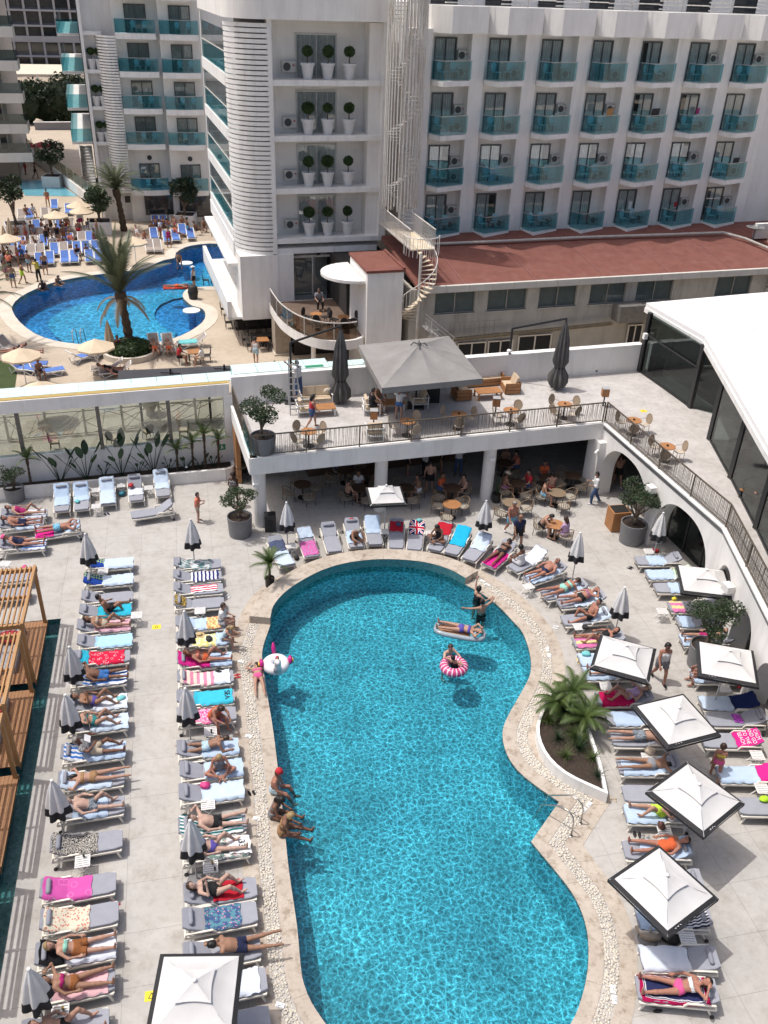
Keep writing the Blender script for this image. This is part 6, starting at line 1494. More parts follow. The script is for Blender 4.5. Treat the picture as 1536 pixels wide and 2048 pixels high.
def person(label,loc,yaw,pose,sex='m',skin='tan',hair=('short','brown'),wear=(),fat=1.0,sc=1.0,hat=None,zoff=0.0,glasses=False):
    """pelvis at loc"""
    key=(pose,sex,fat);b=body(*key)
    t=thing('person',label,'person',(loc[0],loc[1],loc[2]+zoff),yaw);t.scale=(sc,sc,sc)
    mk_=('body',key,skin)
    if mk_ not in MESHC:
        nV=len(b['V']);fv,ff=b['fing'];ev,ef=b['face']
        V=[tuple(v)for v in b['V']]+[tuple(v)for v in fv]+[tuple(v)for v in ev]
        F=[tuple(int(i)for i in f)for f in b['F']]+[tuple(i+nV for i in f)for f in ff]+[tuple(i+nV+len(fv)for i in f)for f in ef]
        me=np_mesh('body',V,F,[SKIN[skin],EYED]);mi=[0]*len(b['F'])+[0]*len(ff)+[1]*len(ef);me.polygons.foreach_set('material_index',mi);MESHC[mk_]=me
    ref(MESHC[mk_],'body',t)
    def kid(k2,geo,name,mat):
        k3=('m',k2,mat.name)
        if k3 not in MESHC:MESHC[k3]=np_mesh(name,geo[0],geo[1],[mat])
        return ref(MESHC[k3],name,t)
    if hair:kid((key,hair),hair_geo(b,key,hair[0]),'hair',HAIR[hair[1]])
    for g,c in wear:kid((key,g),garment(b,key,g),{'bra':'bikini_top','briefs':'swim_briefs','suit':'swimsuit','tee':'shirt'}.get(g,g),CLO[c])
    if hat:
        hk=('hat',key,hat)
        if hk not in MESHC:
            m=MB();A_=b['hd'];c=b['hc']+A_*.06;X=b['hf'];Y=b['hl'];brim=.19 if hat[0]=='brim' else .118
            rings=[(brim,.0),(.112,.005),(.110,.05),(.085,.085),(.0,.095)]
            vs=[]
            for r_,z in rings:
                for i in range(14):q=2*math.pi*i/14;vs.append(tuple(c+X*(r_*math.cos(q)*(1.25 if hat[0]=='cap' and r_>.115 and math.cos(q)>0 else 1))+Y*(r_*math.sin(q))+A_*z))
            m.add(vs,[(j*14+i,j*14+(i+1)%14,(j+1)*14+(i+1)%14,(j+1)*14+i)for j in range(4)for i in range(14)]);MESHC[hk]=m.mesh('hat',CLO[hat[1]],True)
        ref(MESHC[hk],'hat',t)
    if glasses:
        gk=('gl',key)
        if gk not in MESHC:
            m=MB()
            for sgn in(-1,1):m.ball(tuple(b['hc']+b['hf']*.092+b['hl']*.034*sgn+b['hd']*.01),.024,.024,.020,8,5)
            MESHC[gk]=m.mesh('sunglasses',BLKP,True)
        ref(MESHC[gk],'sunglasses',t)
    return t
def foot_z(pose,sex,fat=1.0):
    return-float(body(pose,sex,fat)['V'][:,2].min())
def stander(px,z,label,yaw,pose='stand',sc=1.0,sex='m',fat=1.0,**k):
    q=P(*px,z);return person(label,(q.x,q.y,z+foot_z(pose,sex,fat)*sc),R(yaw),pose,sex,sc=sc,fat=fat,**k)
def lier(key,label,pose,s=-.12,y=0.0,turn=0,lift=.0,sex='m',fat=1.0,**k):
    """someone lying or sitting on a lounger, pelvis at length s"""
    c,yw,al,t=LG[key];x,z=prof(s,R(al));d=Vector((math.cos(yw),math.sin(yw),0));n=Vector((-d.y,d.x,0));q=c+d*x+n*y
    hh=.125*fat if pose in('back','knee','knees','back_arm','read','flat','prone','prone_up','sit','cross','sit_back','sit_lean')else .12
    return person(label,(q.x,q.y,z+.015+hh+lift),yw+R(turn),pose,sex,fat=fat,**k)
# --- pergola-side row
lier('A4','man in black shorts sitting sideways on a turquoise towel','sit_back',-.1,turn=200,skin='tan',hair=('short','black'),wear=[('shorts','black')])
lier('A5','slim tanned woman sunbathing on a pink towel beside the slatted table','knee',-.05,sex='f',skin='tan',hair=('long','brown'),wear=[('briefs','beige'),('bra','beige')])
lier('A8','bearded man in bright blue shorts lying on a blue striped towel','back_arm',-.1,fat=1.15,skin='brown',hair=('short','brown'),wear=[('shorts','blue')])
lier('A9','woman in a purple bikini with raised knees beside an aqua cloth','knees',.05,sex='f',skin='tan',hair=('short','black'),wear=[('briefs','purple'),('bra','brown')])
lier('A10','woman with dark hair lying beside the shut parasol, knees up','knees',.05,sex='f',skin='pink',hair=('long','black'),wear=[('briefs','teal'),('bra','teal')])
lier('A11','man in a patterned shirt reading a book on a blue striped towel','read',-.05,skin='brown',hair=('short','grey'),wear=[('shorts','beige'),('tee','check')])
lier('A12','dark-haired woman in a brown bikini lying face down','prone',-.1,sex='f',skin='pink',hair=('long','black'),wear=[('briefs','leopard'),('bra','leopard')])
lier('A13','man in dark trunks lying behind a shut parasol','knee',-.05,skin='pale',hair=('short','brown'),wear=[('trunks','print')])
lier('A17','fair woman in a mint bikini top and brown wrap skirt','back',-.05,sex='f',skin='pink',hair=('bun','fair'),wear=[('skirt','brown'),('bra','mint')])
lier('A18','dark-haired woman in a bikini stretched out on light pink','back_arm',-.05,sex='f',skin='tan',hair=('long','black'),wear=[('briefs','brown'),('bra','magenta')])
lier('A19','person at the bottom left whose legs alone show','knee',.0,sex='f',skin='pink',hair=('short','brown'),wear=[('briefs','black')])
# --- poolside left row
lier('B5','girl in a white shirt sitting on the edge of an orange towel','sit',-.75,.1,turn=170,sex='f',skin='pink',hair=('short','brown'),wear=[('tee','white'),('trunks','white')])
lier('B6','small fair-haired girl sitting beside a blue towel with bent head','sit_lean',-.75,.1,turn=170,sex='f',skin='pink',hair=('long','fair'),wear=[('suit','paleblue')],sc=.8)
lier('B7','red-haired woman lying on a magenta towel with one knee up','knee',-.05,sex='f',fat=1.1,skin='red',hair=('long','red'),wear=[('briefs','orange'),('bra','salmon')])
lier('B10','heavy woman in an orange bikini sitting sideways with her phone','sit_lean',-.25,.15,turn=125,sex='f',fat=1.25,skin='red',hair=('bun','brown'),wear=[('briefs','orange'),('bra','orange')])
lier('B11','boy in pale blue shorts lying prone with head to the pool','prone_up',.0,turn=180,skin='tan',hair=('short','brown'),wear=[('trunks','paleblue')],sc=.9)
lier('B12','fair short-haired woman in grey sitting with her back turned','cross',-.25,turn=95,sex='f',skin='red',hair=('short','fair'),wear=[('suit','grey')])
lier('B14','man in black trunks lying on a green striped towel','back_arm',-.1,skin='pale',fat=1.1,hair=('short','brown'),wear=[('trunks','black')])
lier('B15','woman in purple briefs behind a shut parasol','knee',.05,sex='f',skin='pale',hair=('long','brown'),wear=[('briefs','purple'),('bra','purple')])
lier('B16','woman in a black swimsuit lying beside a red towel','knees',.1,sex='f',fat=1.1,skin='pale',hair=('long','brown'),wear=[('suit','black')])
lier('B18','man in navy trunks lying prone with a phone, feet over the pebbles','prone_up',-.45,skin='tan',fat=1.1,hair=('short','black'),wear=[('trunks','navy')])
# --- curved row and right rows
lier('T4','man sitting bent forward on a light blue towel','sit_lean',-.35,.05,turn=200,skin='tan',hair=('short','grey'),wear=[('trunks','black')])
lier('T8','dark tanned person sitting cross-legged by a red towel','cross',-.1,turn=160,sex='f',skin='brown',hair=('bun','black'),wear=[('suit','black')])
lier('T11','woman in a dark bikini lying prone on deep pink','prone_up',.1,sex='f',skin='brown',hair=('short','black'),wear=[('briefs','black'),('bra','black')])
lier('T12','woman in a white dress sitting at the end of a lounger','sit',-.45,turn=90,sex='f',skin='brown',hair=('bun','black'),wear=[('dress','white')])
lier('R1','heavy grey-haired man in navy trunks lying on his back','back',-.05,fat=1.25,skin='red',hair=('short','grey'),wear=[('briefs','navy')],glasses=True)
lier('R2','woman in pale bikini lying prone at the curve of the pool','prone_up',-.1,sex='f',fat=1.1,skin='red',hair=('bun','brown'),wear=[('briefs','mint'),('bra','mint')])
lier('R3','woman in a printed bikini lying with arms behind her head','back_arm',-.05,sex='f',fat=1.2,skin='red',hair=('short','brown'),wear=[('briefs','black'),('bra','floral')])
lier('R4','dark-haired man in black trunks reclining half upright','sit_back',.1,turn=180,skin='red',hair=('short','black'),wear=[('trunks','black')])
lier('R5','woman on a pink and yellow towel with one knee bent','knee',.0,sex='f',skin='red',hair=('long','black'),wear=[('suit','black')])
lier('R7','person whose crossed legs show below the parasol','back',.1,sex='f',skin='pink',hair=('short','brown'),wear=[('suit','floral')])
lier('R8','woman sitting with knees drawn up on a crimson towel','knees',.1,sex='f',skin='pink',hair=('short','fair'),wear=[('suit','lilac')],hat=('brim','beige'))
lier('R10','man in patterned black shorts lying prone','prone',.0,skin='pink',hair=('short','black'),wear=[('shorts','print')])
lier('R11','woman in grey bottoms lying prone on bright light blue','prone',.05,sex='f',skin='tan',hair=('long','black'),wear=[('briefs','grey')])
lier('R13','boy in lime green shorts lying under the parasol edge','knee',.1,skin='pink',hair=('short','brown'),wear=[('shorts','lime')])
lier('R14','woman in an orange and black swimsuit lying by a side table','back',.1,sex='f',fat=1.1,skin='red',hair=('short','black'),wear=[('suit','orange')])
lier('R18','woman in a pink and white bikini lying on the navy bordered towel','back_arm',.02,sex='f',skin='red',hair=('long','black'),wear=[('briefs','pink'),('bra','white')])
lier('S6','person in dark red shorts lying behind the olive tree','back',.0,skin='pink',hair=('short','brown'),wear=[('shorts','magenta')])
lier('S7','person sitting with bare legs in the parasol shade','sit',-.5,turn=175,sex='f',skin='red',hair=('short','brown'),wear=[('suit','black')])
lier('L1','woman in a magenta swimsuit with bent knee at the far left','knee',.0,sex='f',fat=1.1,skin='pink',hair=('short','brown'),wear=[('suit','magenta')])
lier('L2','man in navy shorts lying at the far left','back',.0,skin='red',hair=('short','brown'),wear=[('shorts','navy')])
lier('L3','person in patterned blue shorts covering the face with both arms','flat',.0,skin='red',hair=('short','brown'),wear=[('trunks','turqprint')],lift=.06)
lier('L4','woman in a navy swimsuit and pink cap lying at the left edge','back',.0,sex='f',fat=1.1,skin='red',hair=('short','brown'),wear=[('suit','navy')],hat=('cap','pink'))
# --- standing and walking
stander((397,1043),0,'boy in an orange top walking beside the potted tree',0,'stand_fold',.86,skin='pink',hair=('short','black'),wear=[('tee','salmon'),('trunks','beige')])
stander((470,1010),0,'dark-haired woman in a printed dress behind the potted tree',-100,'stand_fold',1,'f',skin='dark',hair=('long','black'),wear=[('dress','check')])
stander((1020,1070),0,'bare-chested man in blue shorts walking by the wicker chairs',-70,'walk',1.05,skin='red',fat=1.2,hair=('short','grey'),wear=[('shorts','turqprint'),('shoes','white')])
stander((1033,1094),0,'bald man in dark shirt and shorts walking to the pool',-80,'walk',1,skin='tan',fat=1.1,hair=None,wear=[('tee','navy'),('shorts','black')])
stander((1187,1007),0,'waiter in a white shirt carrying a plate past the bar',180,'hold',1,skin='tan',hair=('short','black'),wear=[('shirt','white'),('pants','denim'),('shoes','white')])
stander((1232,972),0,'bare-chested man in dark shorts walking into the first arch',100,'walk',1.05,skin='pink',hair=('short','brown'),wear=[('shorts','black'),('shoes','white')])
stander((1222,965),0,'person in green beside the arch pier',80,'stand',1,'f',skin='pink',hair=('short','fair'),wear=[('vest','lime'),('trunks','beige')])
stander((1316,1362),0,'woman in a white vest and dark shorts walking between parasols',-85,'walk',1.05,'f',fat=1.25,skin='red',hair=('bun','black'),wear=[('vest','white'),('shorts','check'),('shoes','black')],glasses=True)
stander((1427,1558),0,'girl in a pink and yellow bikini standing by the lettered towel',70,'walk',.86,'f',skin='red',hair=('bun','brown'),wear=[('briefs','pink'),('bra','yellow')])
# --- in and by the near pool
def water_person(px,z,*a,**k):q=P(*px,z);return person(a[0],(q.x,q.y,z),R(a[1]),*a[2:],**k)
q=P(518,1356,.04);person('girl in a pink bikini lying on the pebbles at the pool edge',(q.x-.02,q.y-.05,.14),R(103),'prone','f','pink',('long','black'),[('briefs','pink'),('bra','pink')],sc=.9)
q=P(551,1584,.1);person('man in a red cap sitting on the pool rim',(q.x-.05,q.y+.12,.16),R(-8),'pool_sit','m','red',('short','brown'),[('trunks','paleblue')],1.15,hat=('cap','red'))
q=P(549,1634,.1);person('dark-haired woman in a patterned bikini sitting on the pool rim',(q.x-.05,q.y+.12,.15),R(-12),'pool_sit2','f','brown',('long','black'),[('briefs','check'),('bra','check')],1.1)
q=P(567,1668,.1);person('fair-haired woman sitting on the pool rim with legs stretched over water',(q.x-.05,q.y+.10,.15),R(0),'pool_sit2','f','brown',('bun','fair'),[('briefs','leopard'),('bra','leopard')],1.1)
water_person((953,1206),-.25,'woman in the pool raising an arm to the rim',30,'armup','f','pink',('bun','black'),[('suit','black')])
water_person((962,1232),-.25,'dark-haired man in the pool with arms spread wide',120,'float','m','pink',('short','black'),[('shorts','black')])
water_person((893,1318),-.35,'bare-chested man standing in the pool and pushing a ring',-50,'push','m','pale',('short','brown'),[('trunks','navy')],1.1)
# ------------------------------------------------------------------ wooden pergolas over the water channel
PL={}
PL['plank']=MB().box(0,3.5,-.055,.055,-.03,.0).mesh('plank',DTEAK)
PL['slat']=MB().box(0,3.5,-.025,.025,-.045,.045).mesh('roof_slat',PERG)
PL['post']=MB().box(-.06,.06,-.06,.06,0,2.42).mesh('post',PERG)
PL['beam']=MB().box(-.05,.05,-3.05,.05,-.08,.08).mesh('beam',PERG)
PL['side']=MB().box(0,3.5,-.05,.05,-.08,.08).mesh('side_beam',PERG)
PL['fascia']=MB().box(0,3.5,-.02,.02,-.14,.0).mesh('deck_edge',DTEAK)
ang=math.atan2(_cd.y,_cd.x)
for k in range(5):
    o=CH_A+_cd*(.12+k*3.87)+_cn*.50
    t=thing('pergola',f'golden slatted timber pergola, {ORD[k+1]} from the far end of the water channel','pergola',(o.x,o.y,0),ang,'timber pergolas beside the channel')
    for j in range(25):ref(PL['plank'],'plank',t,(0,-.06-j*.118,.06+random.uniform(-.003,.003)))
    ref(PL['fascia'],'deck_edge',t,(0,.02,.06))
    for x in(.08,3.42):
        for y in(-.05,-2.95):ref(PL['post'],'post',t,(x,y,.06))
        ref(PL['beam'],'beam',t,(x,0,2.48))
    ref(PL['beam'],'beam',t,(1.75,0,2.47),sc=(.7,1,.6))
    for y in(-.02,-2.98):ref(PL['side'],'side_beam',t,(0,y,2.561))
    for j in range(17):ref(PL['slat'],'roof_slat',t,(0,-.17-j*.165,2.56))
    md=MB().box(.5,2.9,-2.6,-.7,.06,.32).mesh('day_bed',mk('daybed_cover',(.36,.36,.37),(.3,.3,.31),3));tag(ref(md,'day_bed',None,t.location,(0,0,ang)),f'grey day bed on the {ORD[k+1]} pergola deck','day bed','pergola day beds')
    if k in(0,1):
        cu=MB();cu.ball((1.3,-1.1,.45),.35,.45,.14,12,8);tag(cu.build('cushion',REDT,None,t.location,ang,True),f'red cushion lying in the {ORD[k+1]} pergola','cushion')
# ------------------------------------------------------------------ plants
def leaves(m,c,rx,ry,rz,n,sz,rg,shell=.55):
    vs=[];fs=[]
    for _ in range(n):
        d=Vector((rg.gauss(0,1),rg.gauss(0,1),rg.gauss(0,1))).normalized();r=shell+(1-shell)*rg.random()**.5
        p=Vector((c[0]+d.x*rx*r,c[1]+d.y*ry*r,c[2]+d.z*rz*r));a=Vector((rg.gauss(0,1),rg.gauss(0,1),rg.gauss(0,.6))).normalized();b=a.orthogonal().normalized()
        b=(b+a.cross(b)*rg.uniform(-2,2)).normalized();s=sz*rg.uniform(.6,1.3);k=len(vs)
        vs+=[tuple(p-a*s),tuple(p+b*s*.42),tuple(p+a*s),tuple(p-b*s*.42)];fs.append((k,k+1,k+2,k+3))
    m.add(vs,fs);return m
def pot_round(t,r,h,mat=None,name='pot',z=0):
    m=MB();m.lathe([(r*.90,z),(r,z+h),(r*.93,z+h),(r*.90,z+h-.10)],28);m.build(name,mat or POTG,t,smooth=40)
    m=MB();m.lathe([(0,z+h-.09),(r*.91,z+h-.10)],20);m.build('soil',SOIL,t)
def bonsai(label,loc,r,h,hh,seed,nl=6,spread=.7,cl=.30,leaf=LF_OLIVE,n=420,sz=.05,pot='round',z0=None,cat='potted tree',name='potted_olive_tree',lean=0):
    rg=random.Random(seed);t=thing(name,label,cat,loc,rg.uniform(0,6))
    if pot=='round':pot_round(t,r,h)
    elif pot=='square':
        m=MB();m.box(-r,r,-r,r,0,h-.1)
        for a in((-r,r,-r,-r+.08),(-r,r,r-.08,r),(-r,-r+.08,-r+.08,r-.08),(r-.08,r,-r+.08,r-.08)):m.box(*a,h-.099,h)
        m.build('pot',POTW,t);m=MB();m.box(-r+.09,r-.09,-r+.09,r-.09,h-.098,h-.06);m.build('soil',SOIL,t)
    tm=MB();cm=MB();base=Vector((0,0,h-.1));fk=base+Vector((rg.uniform(-.1,.1),rg.uniform(-.1,.1),hh*.22));w=max(.045,r*.13)
    tm.path([base,base.lerp(fk,.5)+Vector((.03,.02,0)),fk],[w*1.3,w,w*.9],8)
    for i in range(nl):
        a=2*math.pi*i/nl+rg.uniform(-.4,.4);sp=spread*rg.uniform(.35,1.0)if i else .1;top=Vector((math.cos(a)*sp,math.sin(a)*sp,h-.1+hh*rg.uniform(.55,1.0)))
        md=fk.lerp(top,.5)+Vector((rg.uniform(-.12,.12),rg.uniform(-.12,.12),-.05));tm.path([fk-Vector((0,0,.05)),fk.lerp(md,.5)+Vector((rg.uniform(-.06,.06),rg.uniform(-.06,.06),0)),md,md.lerp(top,.6)+Vector((rg.uniform(-.07,.07),0,0)),top],[w*.7,w*.55,w*.42,w*.3,w*.15],6)
        for q in range(2):
            c=top+Vector((rg.uniform(-.18,.18),rg.uniform(-.18,.18),rg.uniform(-.22,.08)))*(1 if q else .2);rr=cl*rg.uniform(.7,1.15)
            leaves(cm,c,rr,rr,rr*.75,n//nl//2,sz,rg)
    tm.build('trunk',BARK2,t,smooth=True);cm.build('crown',leaf,t);return t
def ground(px,z=0):q=P(*px,z);return(q.x,q.y,z)
bonsai('sparse olive tree in a round grey pot left of the bar column',ground((481,1068)),.55,.95,1.5,3,7,1.0,.28,n=1500,sz=.06)
bonsai('bushy olive tree in a round grey pot before the first arch',ground((1261,1082)),.58,1.0,1.9,5,8,.85,.42,n=3200,sz=.06)
bonsai('dark olive tree in a grey pot between the arcade loungers',ground((1402,1330)),.58,.95,2.1,9,8,.85,.40,n=3000,sz=.06)
bonsai('leafy potted tree on the left end of the terrace',ground((527,905),ZT),.55,.85,2.1,12,7,.9,.45,n=2600,sz=.065)
bonsai('thin olive tree in a grey pot before the pavilion',ground((1472,925),ZT),.55,.95,1.3,15,6,.6,.28,n=700,sz=.05)
bonsai('potted shrub at the left end of the planter',ground((32,1000)),.45,.7,1.1,18,6,.6,.3,n=900,sz=.06)
bonsai('olive tree in a grey pot at the right edge of the deck',ground((1575,1690)),.6,1.0,1.9,21,7,.9,.35,n=1600,sz=.06)
bonsai('olive tree reaching into the bottom right corner',ground((1590,2075)),.6,1.0,1.6,22,7,1.0,.3,n=1600,sz=.05)
# far cloud-pruned trees in white boxes
for px,hh,lb_,sd in(((108,372),3.2,'cloud pruned tree in a white box near the splash pool',31),((36,472),3.8,'large cloud pruned tree in a white box left of the blue loungers',32),((203,466),2.6,'ficus in a white box behind the blue loungers',33),((372,452),3.0,'cloud pruned tree in a white box by the left hotel block',34)):
    bonsai(lb_,ground(px,ZF),.95,1.15,hh,sd,6,1.3,.75,LF_HEDGE if sd!=33 else LF_OLIVE,2400,.14,'square',name='boxed_tree',cat='tree')
# frond maker
def frond_mesh(name,L,droop,lw,n,mat,up=.9,w=.05):
    m=MB();pts=[]
    for i in range(n+1):
        s=i/n;ang_=up-(up+droop)*s**1.2
        pts.append(Vector((0,0,0))if i==0 else pts[-1]+Vector((math.cos(ang_),0,math.sin(ang_)))*(L/n))
    m.path(pts,[.03*L*.4*(1-.85*i/n)for i in range(n+1)],4)
    for i in range(2,n+1):
        s=i/n;ln=lw*math.sin(math.pi*min(1,.18+s*.80))**.7;d=(pts[i]-pts[i-1]).normalized()
        for sg in(-1,1):
            for q in(0,.5):
                p=pts[i-1].lerp(pts[i],q);e=p+(d*.75+Vector((0,sg,0))*.8+Vector((0,0,-.25-.2*q))).normalized()*ln
                m.add([tuple(p),tuple(p+d*w),tuple(e)],[(0,1,2)])
    return m.mesh(name,mat)
FRN={}
PANG={'tall':((1.52,-1.1),(1.36,-.55),(1.0,-.1)),'cyc':((1.2,.3),(.8,.7),(.45,.9))}
def palm(label,loc,th,L,nf,seed,tr=.2,leaf=LF_PALM,dry=0,key='p',cat='palm tree',name='palm_tree',pot=None,bend=.3,lw=.42,nn=26,w=.05):
    rg=random.Random(seed);t=thing(name,label,cat,loc,rg.uniform(0,6)if not bend else 0)
    z0=0
    if pot:pot_round(t,pot[0],pot[1],pot[2]);z0=pot[1]-.1
    top=Vector((bend*.5,0,z0+th));m=MB();K=14
    pts=[Vector((bend*.5*(i/K)**1.5-bend*.0,.0,z0+th*i/K))for i in range(K+1)]
    m.path(pts,[tr*(1.35-.5*i/K)*(1+.12*((i%2)*2-1))if i<K-2 else tr*1.5 for i in range(K+1)],10);m.build('trunk',BARK,t,smooth=False)
    for j,(kk,(up,dr))in enumerate(zip('umd',PANG.get(key,((1.42,-.35),(1.15,.25),(.6,.8))))):
        if(key,kk)not in FRN:FRN[(key,kk)]=frond_mesh('frond',L,dr,lw,nn,leaf,up,w)
    if dry and(key,'y')not in FRN:FRN[(key,'y')]=frond_mesh('dry_frond',L*.7,1.1,lw*.9,nn,LF_DRY,.1,w)
    for i in range(nf):
        kk='u' if i<nf*.35 else('m' if i<nf*.75 else 'd');a=i*2.39996+rg.uniform(-.2,.2)
        ref(FRN[(key,kk)],'frond',t,top,(rg.uniform(-.25,.25),rg.uniform(-.15,.15),a),(rg.uniform(.85,1.1),)*3)
    for i in range(dry):ref(FRN[(key,'y')],'dry_frond',t,top-Vector((0,0,.25)),(0,rg.uniform(.1,.4),i*1.1+rg.random()),(.9,)*3)
    return t
def palm_at(base,top,z,*a,**k):return palm(a[0],ground(base,z),HZ(base,top,z)-z,*a[1:],**k)
palm_at((262,703),(246,585),ZF,'tall date palm rising from the round bush beside the far pool',3.9,28,4,.24,LF_PALM,9,'tall',bend=-.5,nn=40,lw=.55)
palm_at((248,462),(222,378),ZF,'date palm in front of the left hotel block',3.2,40,6,.24,LF_PALM,0,'big',bend=-.6)
palm_at((-18,690),(-12,600),ZF,'date palm whose fronds enter at the left edge',2.9,30,8,.24,LF_PALM,0,'big',bend=.2)
palm('small feathery palm in a black pot left of the pool',ground((540,1172)),.75,.95,16,9,.045,LF_CYC,0,'small','potted palm','potted_palm',(.20,.42,BLKP),.05,.22,16,.03)
bsh=thing('round_bush','clipped round green bush at the foot of the tall palm','bush',ground((262,708),ZF));m=MB();leaves(m,(0,0,.45),1.45,1.2,.55,3200,.09,random.Random(2),.8);m.build('foliage',LF_BOX,bsh)
m=MB();m.ball((0,0,.40),1.3,1.05,.48,16,8);m.build('core',LF_HEDGE,bsh,smooth=True)
m=MB();m.lathe([(1.75,0),(1.75,.35),(1.55,.36),(1.5,.0)],28);m.build('kerb_ring',FCOP,bsh)
# planting bed beside the pool
PBX=[(1101,1381),(1085,1415),(1073,1452),(1078,1485),(1096,1517),(1128,1546),(1170,1568),(1216,1588),(1203,1528),(1180,1460),(1155,1405),(1130,1382)]
pq,_=dens([P(*q,.42).to_2d()for q in PBX],.3,(0,7,11));
if area(pq)<0:pq.reverse()
bed=thing('planting_bed','white walled leaf shaped planting bed beside the pool','planter',(0,0,0));inn=grow(pq,-.10);n=len(pq);m=MB()
m.add([(p.x,p.y,0)for p in pq]+[(p.x,p.y,.43)for p in pq]+[(p.x,p.y,.43)for p in inn]+[(p.x,p.y,.2)for p in inn],[(q*n+i,q*n+(i+1)%n,(q+1)*n+(i+1)%n,(q+1)*n+i)for q in range(3)for i in range(n)]);m.build('wall',WHITE2,bed)
m=MB();pts_=[Vector((p.x,p.y,0))for p in inn];m.add([(p.x,p.y,.31)for p in pts_],[t if(pts_[t[1]]-pts_[t[0]]).cross(pts_[t[2]]-pts_[t[0]]).z>0 else t[::-1]for t in tessellate_polygon([pts_])]);m.build('soil',SOIL,bed)
def grassy(label,loc,n,L,seed,mat=LF_CYC,name='papyrus_clump',up=1.2,w=.012):
    rg=random.Random(seed);t=thing(name,label,'plant',loc);m=MB()
    for i in range(n):
        a=rg.uniform(0,6.28);b=rg.uniform(.1,.9)**1.0;q=Vector((0,0,0));d=Vector((math.cos(a)*math.sin(b),math.sin(a)*math.sin(b),math.cos(b)));s=Vector((-math.sin(a),math.cos(a),0))*w;l=L*rg.uniform(.6,1.1);pr=None
        for k in range(5):
            nx=q+d*(l/4);d=(d+Vector((math.cos(a)*.12,math.sin(a)*.12,-.22))).normalized();wk=s*(1-k/5.2)
            if k:m.add([tuple(pr-wk*1.1),tuple(pr+wk*1.1),tuple(q+wk*.9),tuple(q-wk*.9)],[(0,1,2,3)])
            pr=q;q=nx
    m.build('leaves',mat,t);return t
for i,(px,h_,w_)in enumerate((((1112,1425),.45,'feathery cycad at the top left of the planting bed'),((1140,1408),.6,'feathery cycad behind the others in the bed'),((1166,1452),.35,'drooping cycad on the right rim of the bed'))):palm(w_,ground(px,.3),h_,1.0,18,90+i,.09,LF_CYC,0,'cyc','plant','cycad',None,.05,.28,20,.03)
for i,(px,n_,L,w_)in enumerate((((1128,1432),260,.9,'dense grass tuft between the cycads'),((1098,1445),90,.6,'thin grass tuft at the left rim of the bed'),((1158,1500),90,.6,'grass tuft right of the bed centre'),((1130,1515),70,.5,'sparse low tuft at the front of the bed'),((1195,1555),50,.45,'tiny tuft in the pointed end of the bed'),((1150,1480),120,.8,'small grass clump in the middle of the bed'),((1115,1480),70,.55,'low plant at the left of the bed'),((1185,1520),60,.5,'low plant near the pointed end of the bed'))):
    grassy(w_,ground(px,.3),n_,L,40+i,LF_CYC if i%2 else LF_BIRD)
# plants in the long planter
def broad(label,loc,n,h,seed):
    rg=random.Random(seed);t=thing('bird_of_paradise',label,'plant',loc,rg.uniform(0,1))
    for i in range(n):
        a=i*math.pi*2/n+rg.uniform(-.3,.3);sp=rg.uniform(.15,.5)*h;hh=h*rg.uniform(.55,1.0);m=MB();top=Vector((math.cos(a)*sp*.8,math.sin(a)*.25*sp,hh*.62));m.path([(0,0,0),top*.5+Vector((0,0,.05)),top],[.022,.018,.012],5)
        d=Vector((math.cos(a)*.55,math.sin(a)*.2,.8)).normalized();sd=Vector((-math.sin(a)*.6+.3,math.cos(a),.1)).normalized();L=hh*.42;W_=L*.21;row=[]
        for k in range(7):
            s=k/6;w=W_*math.sin(math.pi*min(1,.08+s*.92))**.8;c=top+d*L*s+Vector((0,0,-.12*s*s));row.append([tuple(c-sd*w),tuple(c+Vector((0,0,-.02))),tuple(c+sd*w)])
        m.grid(row);m.build('leaf',LF_BIRD,t)
    return t
for i,(u,h,n_)in enumerate(((-3.7,2.1,7),(-2.5,2.3,8),(-.9,2.5,8),(.6,2.4,8))):broad(f'broad leaved bird of paradise plant, {ORD[i+1]} from the left in the planter',W(u,39.3,.45),n_,h,50+i)
for i,u in enumerate((-1.7,-.1,1.3,2.1,2.85,3.45)):broad(f'short leafy planter seedling, {ORD[i+1]} from the left',W(u,39.25,.45),7,1.0,60+i)
for i,(u,h)in enumerate(((1.75,1.2),(2.5,1.5),(3.1,1.9),(3.75,1.5),(-5.0,1.5))):palm(f'slim young palm in the long planter, {ORD[i+1] if i < 4 else "far left"} of them',W(u,39.3,.4),h,.8,9,70+i,.05,LF_CYC if i<2 else LF_BIRD,0,'slim',bend=.06,lw=.2,nn=14,w=.03)
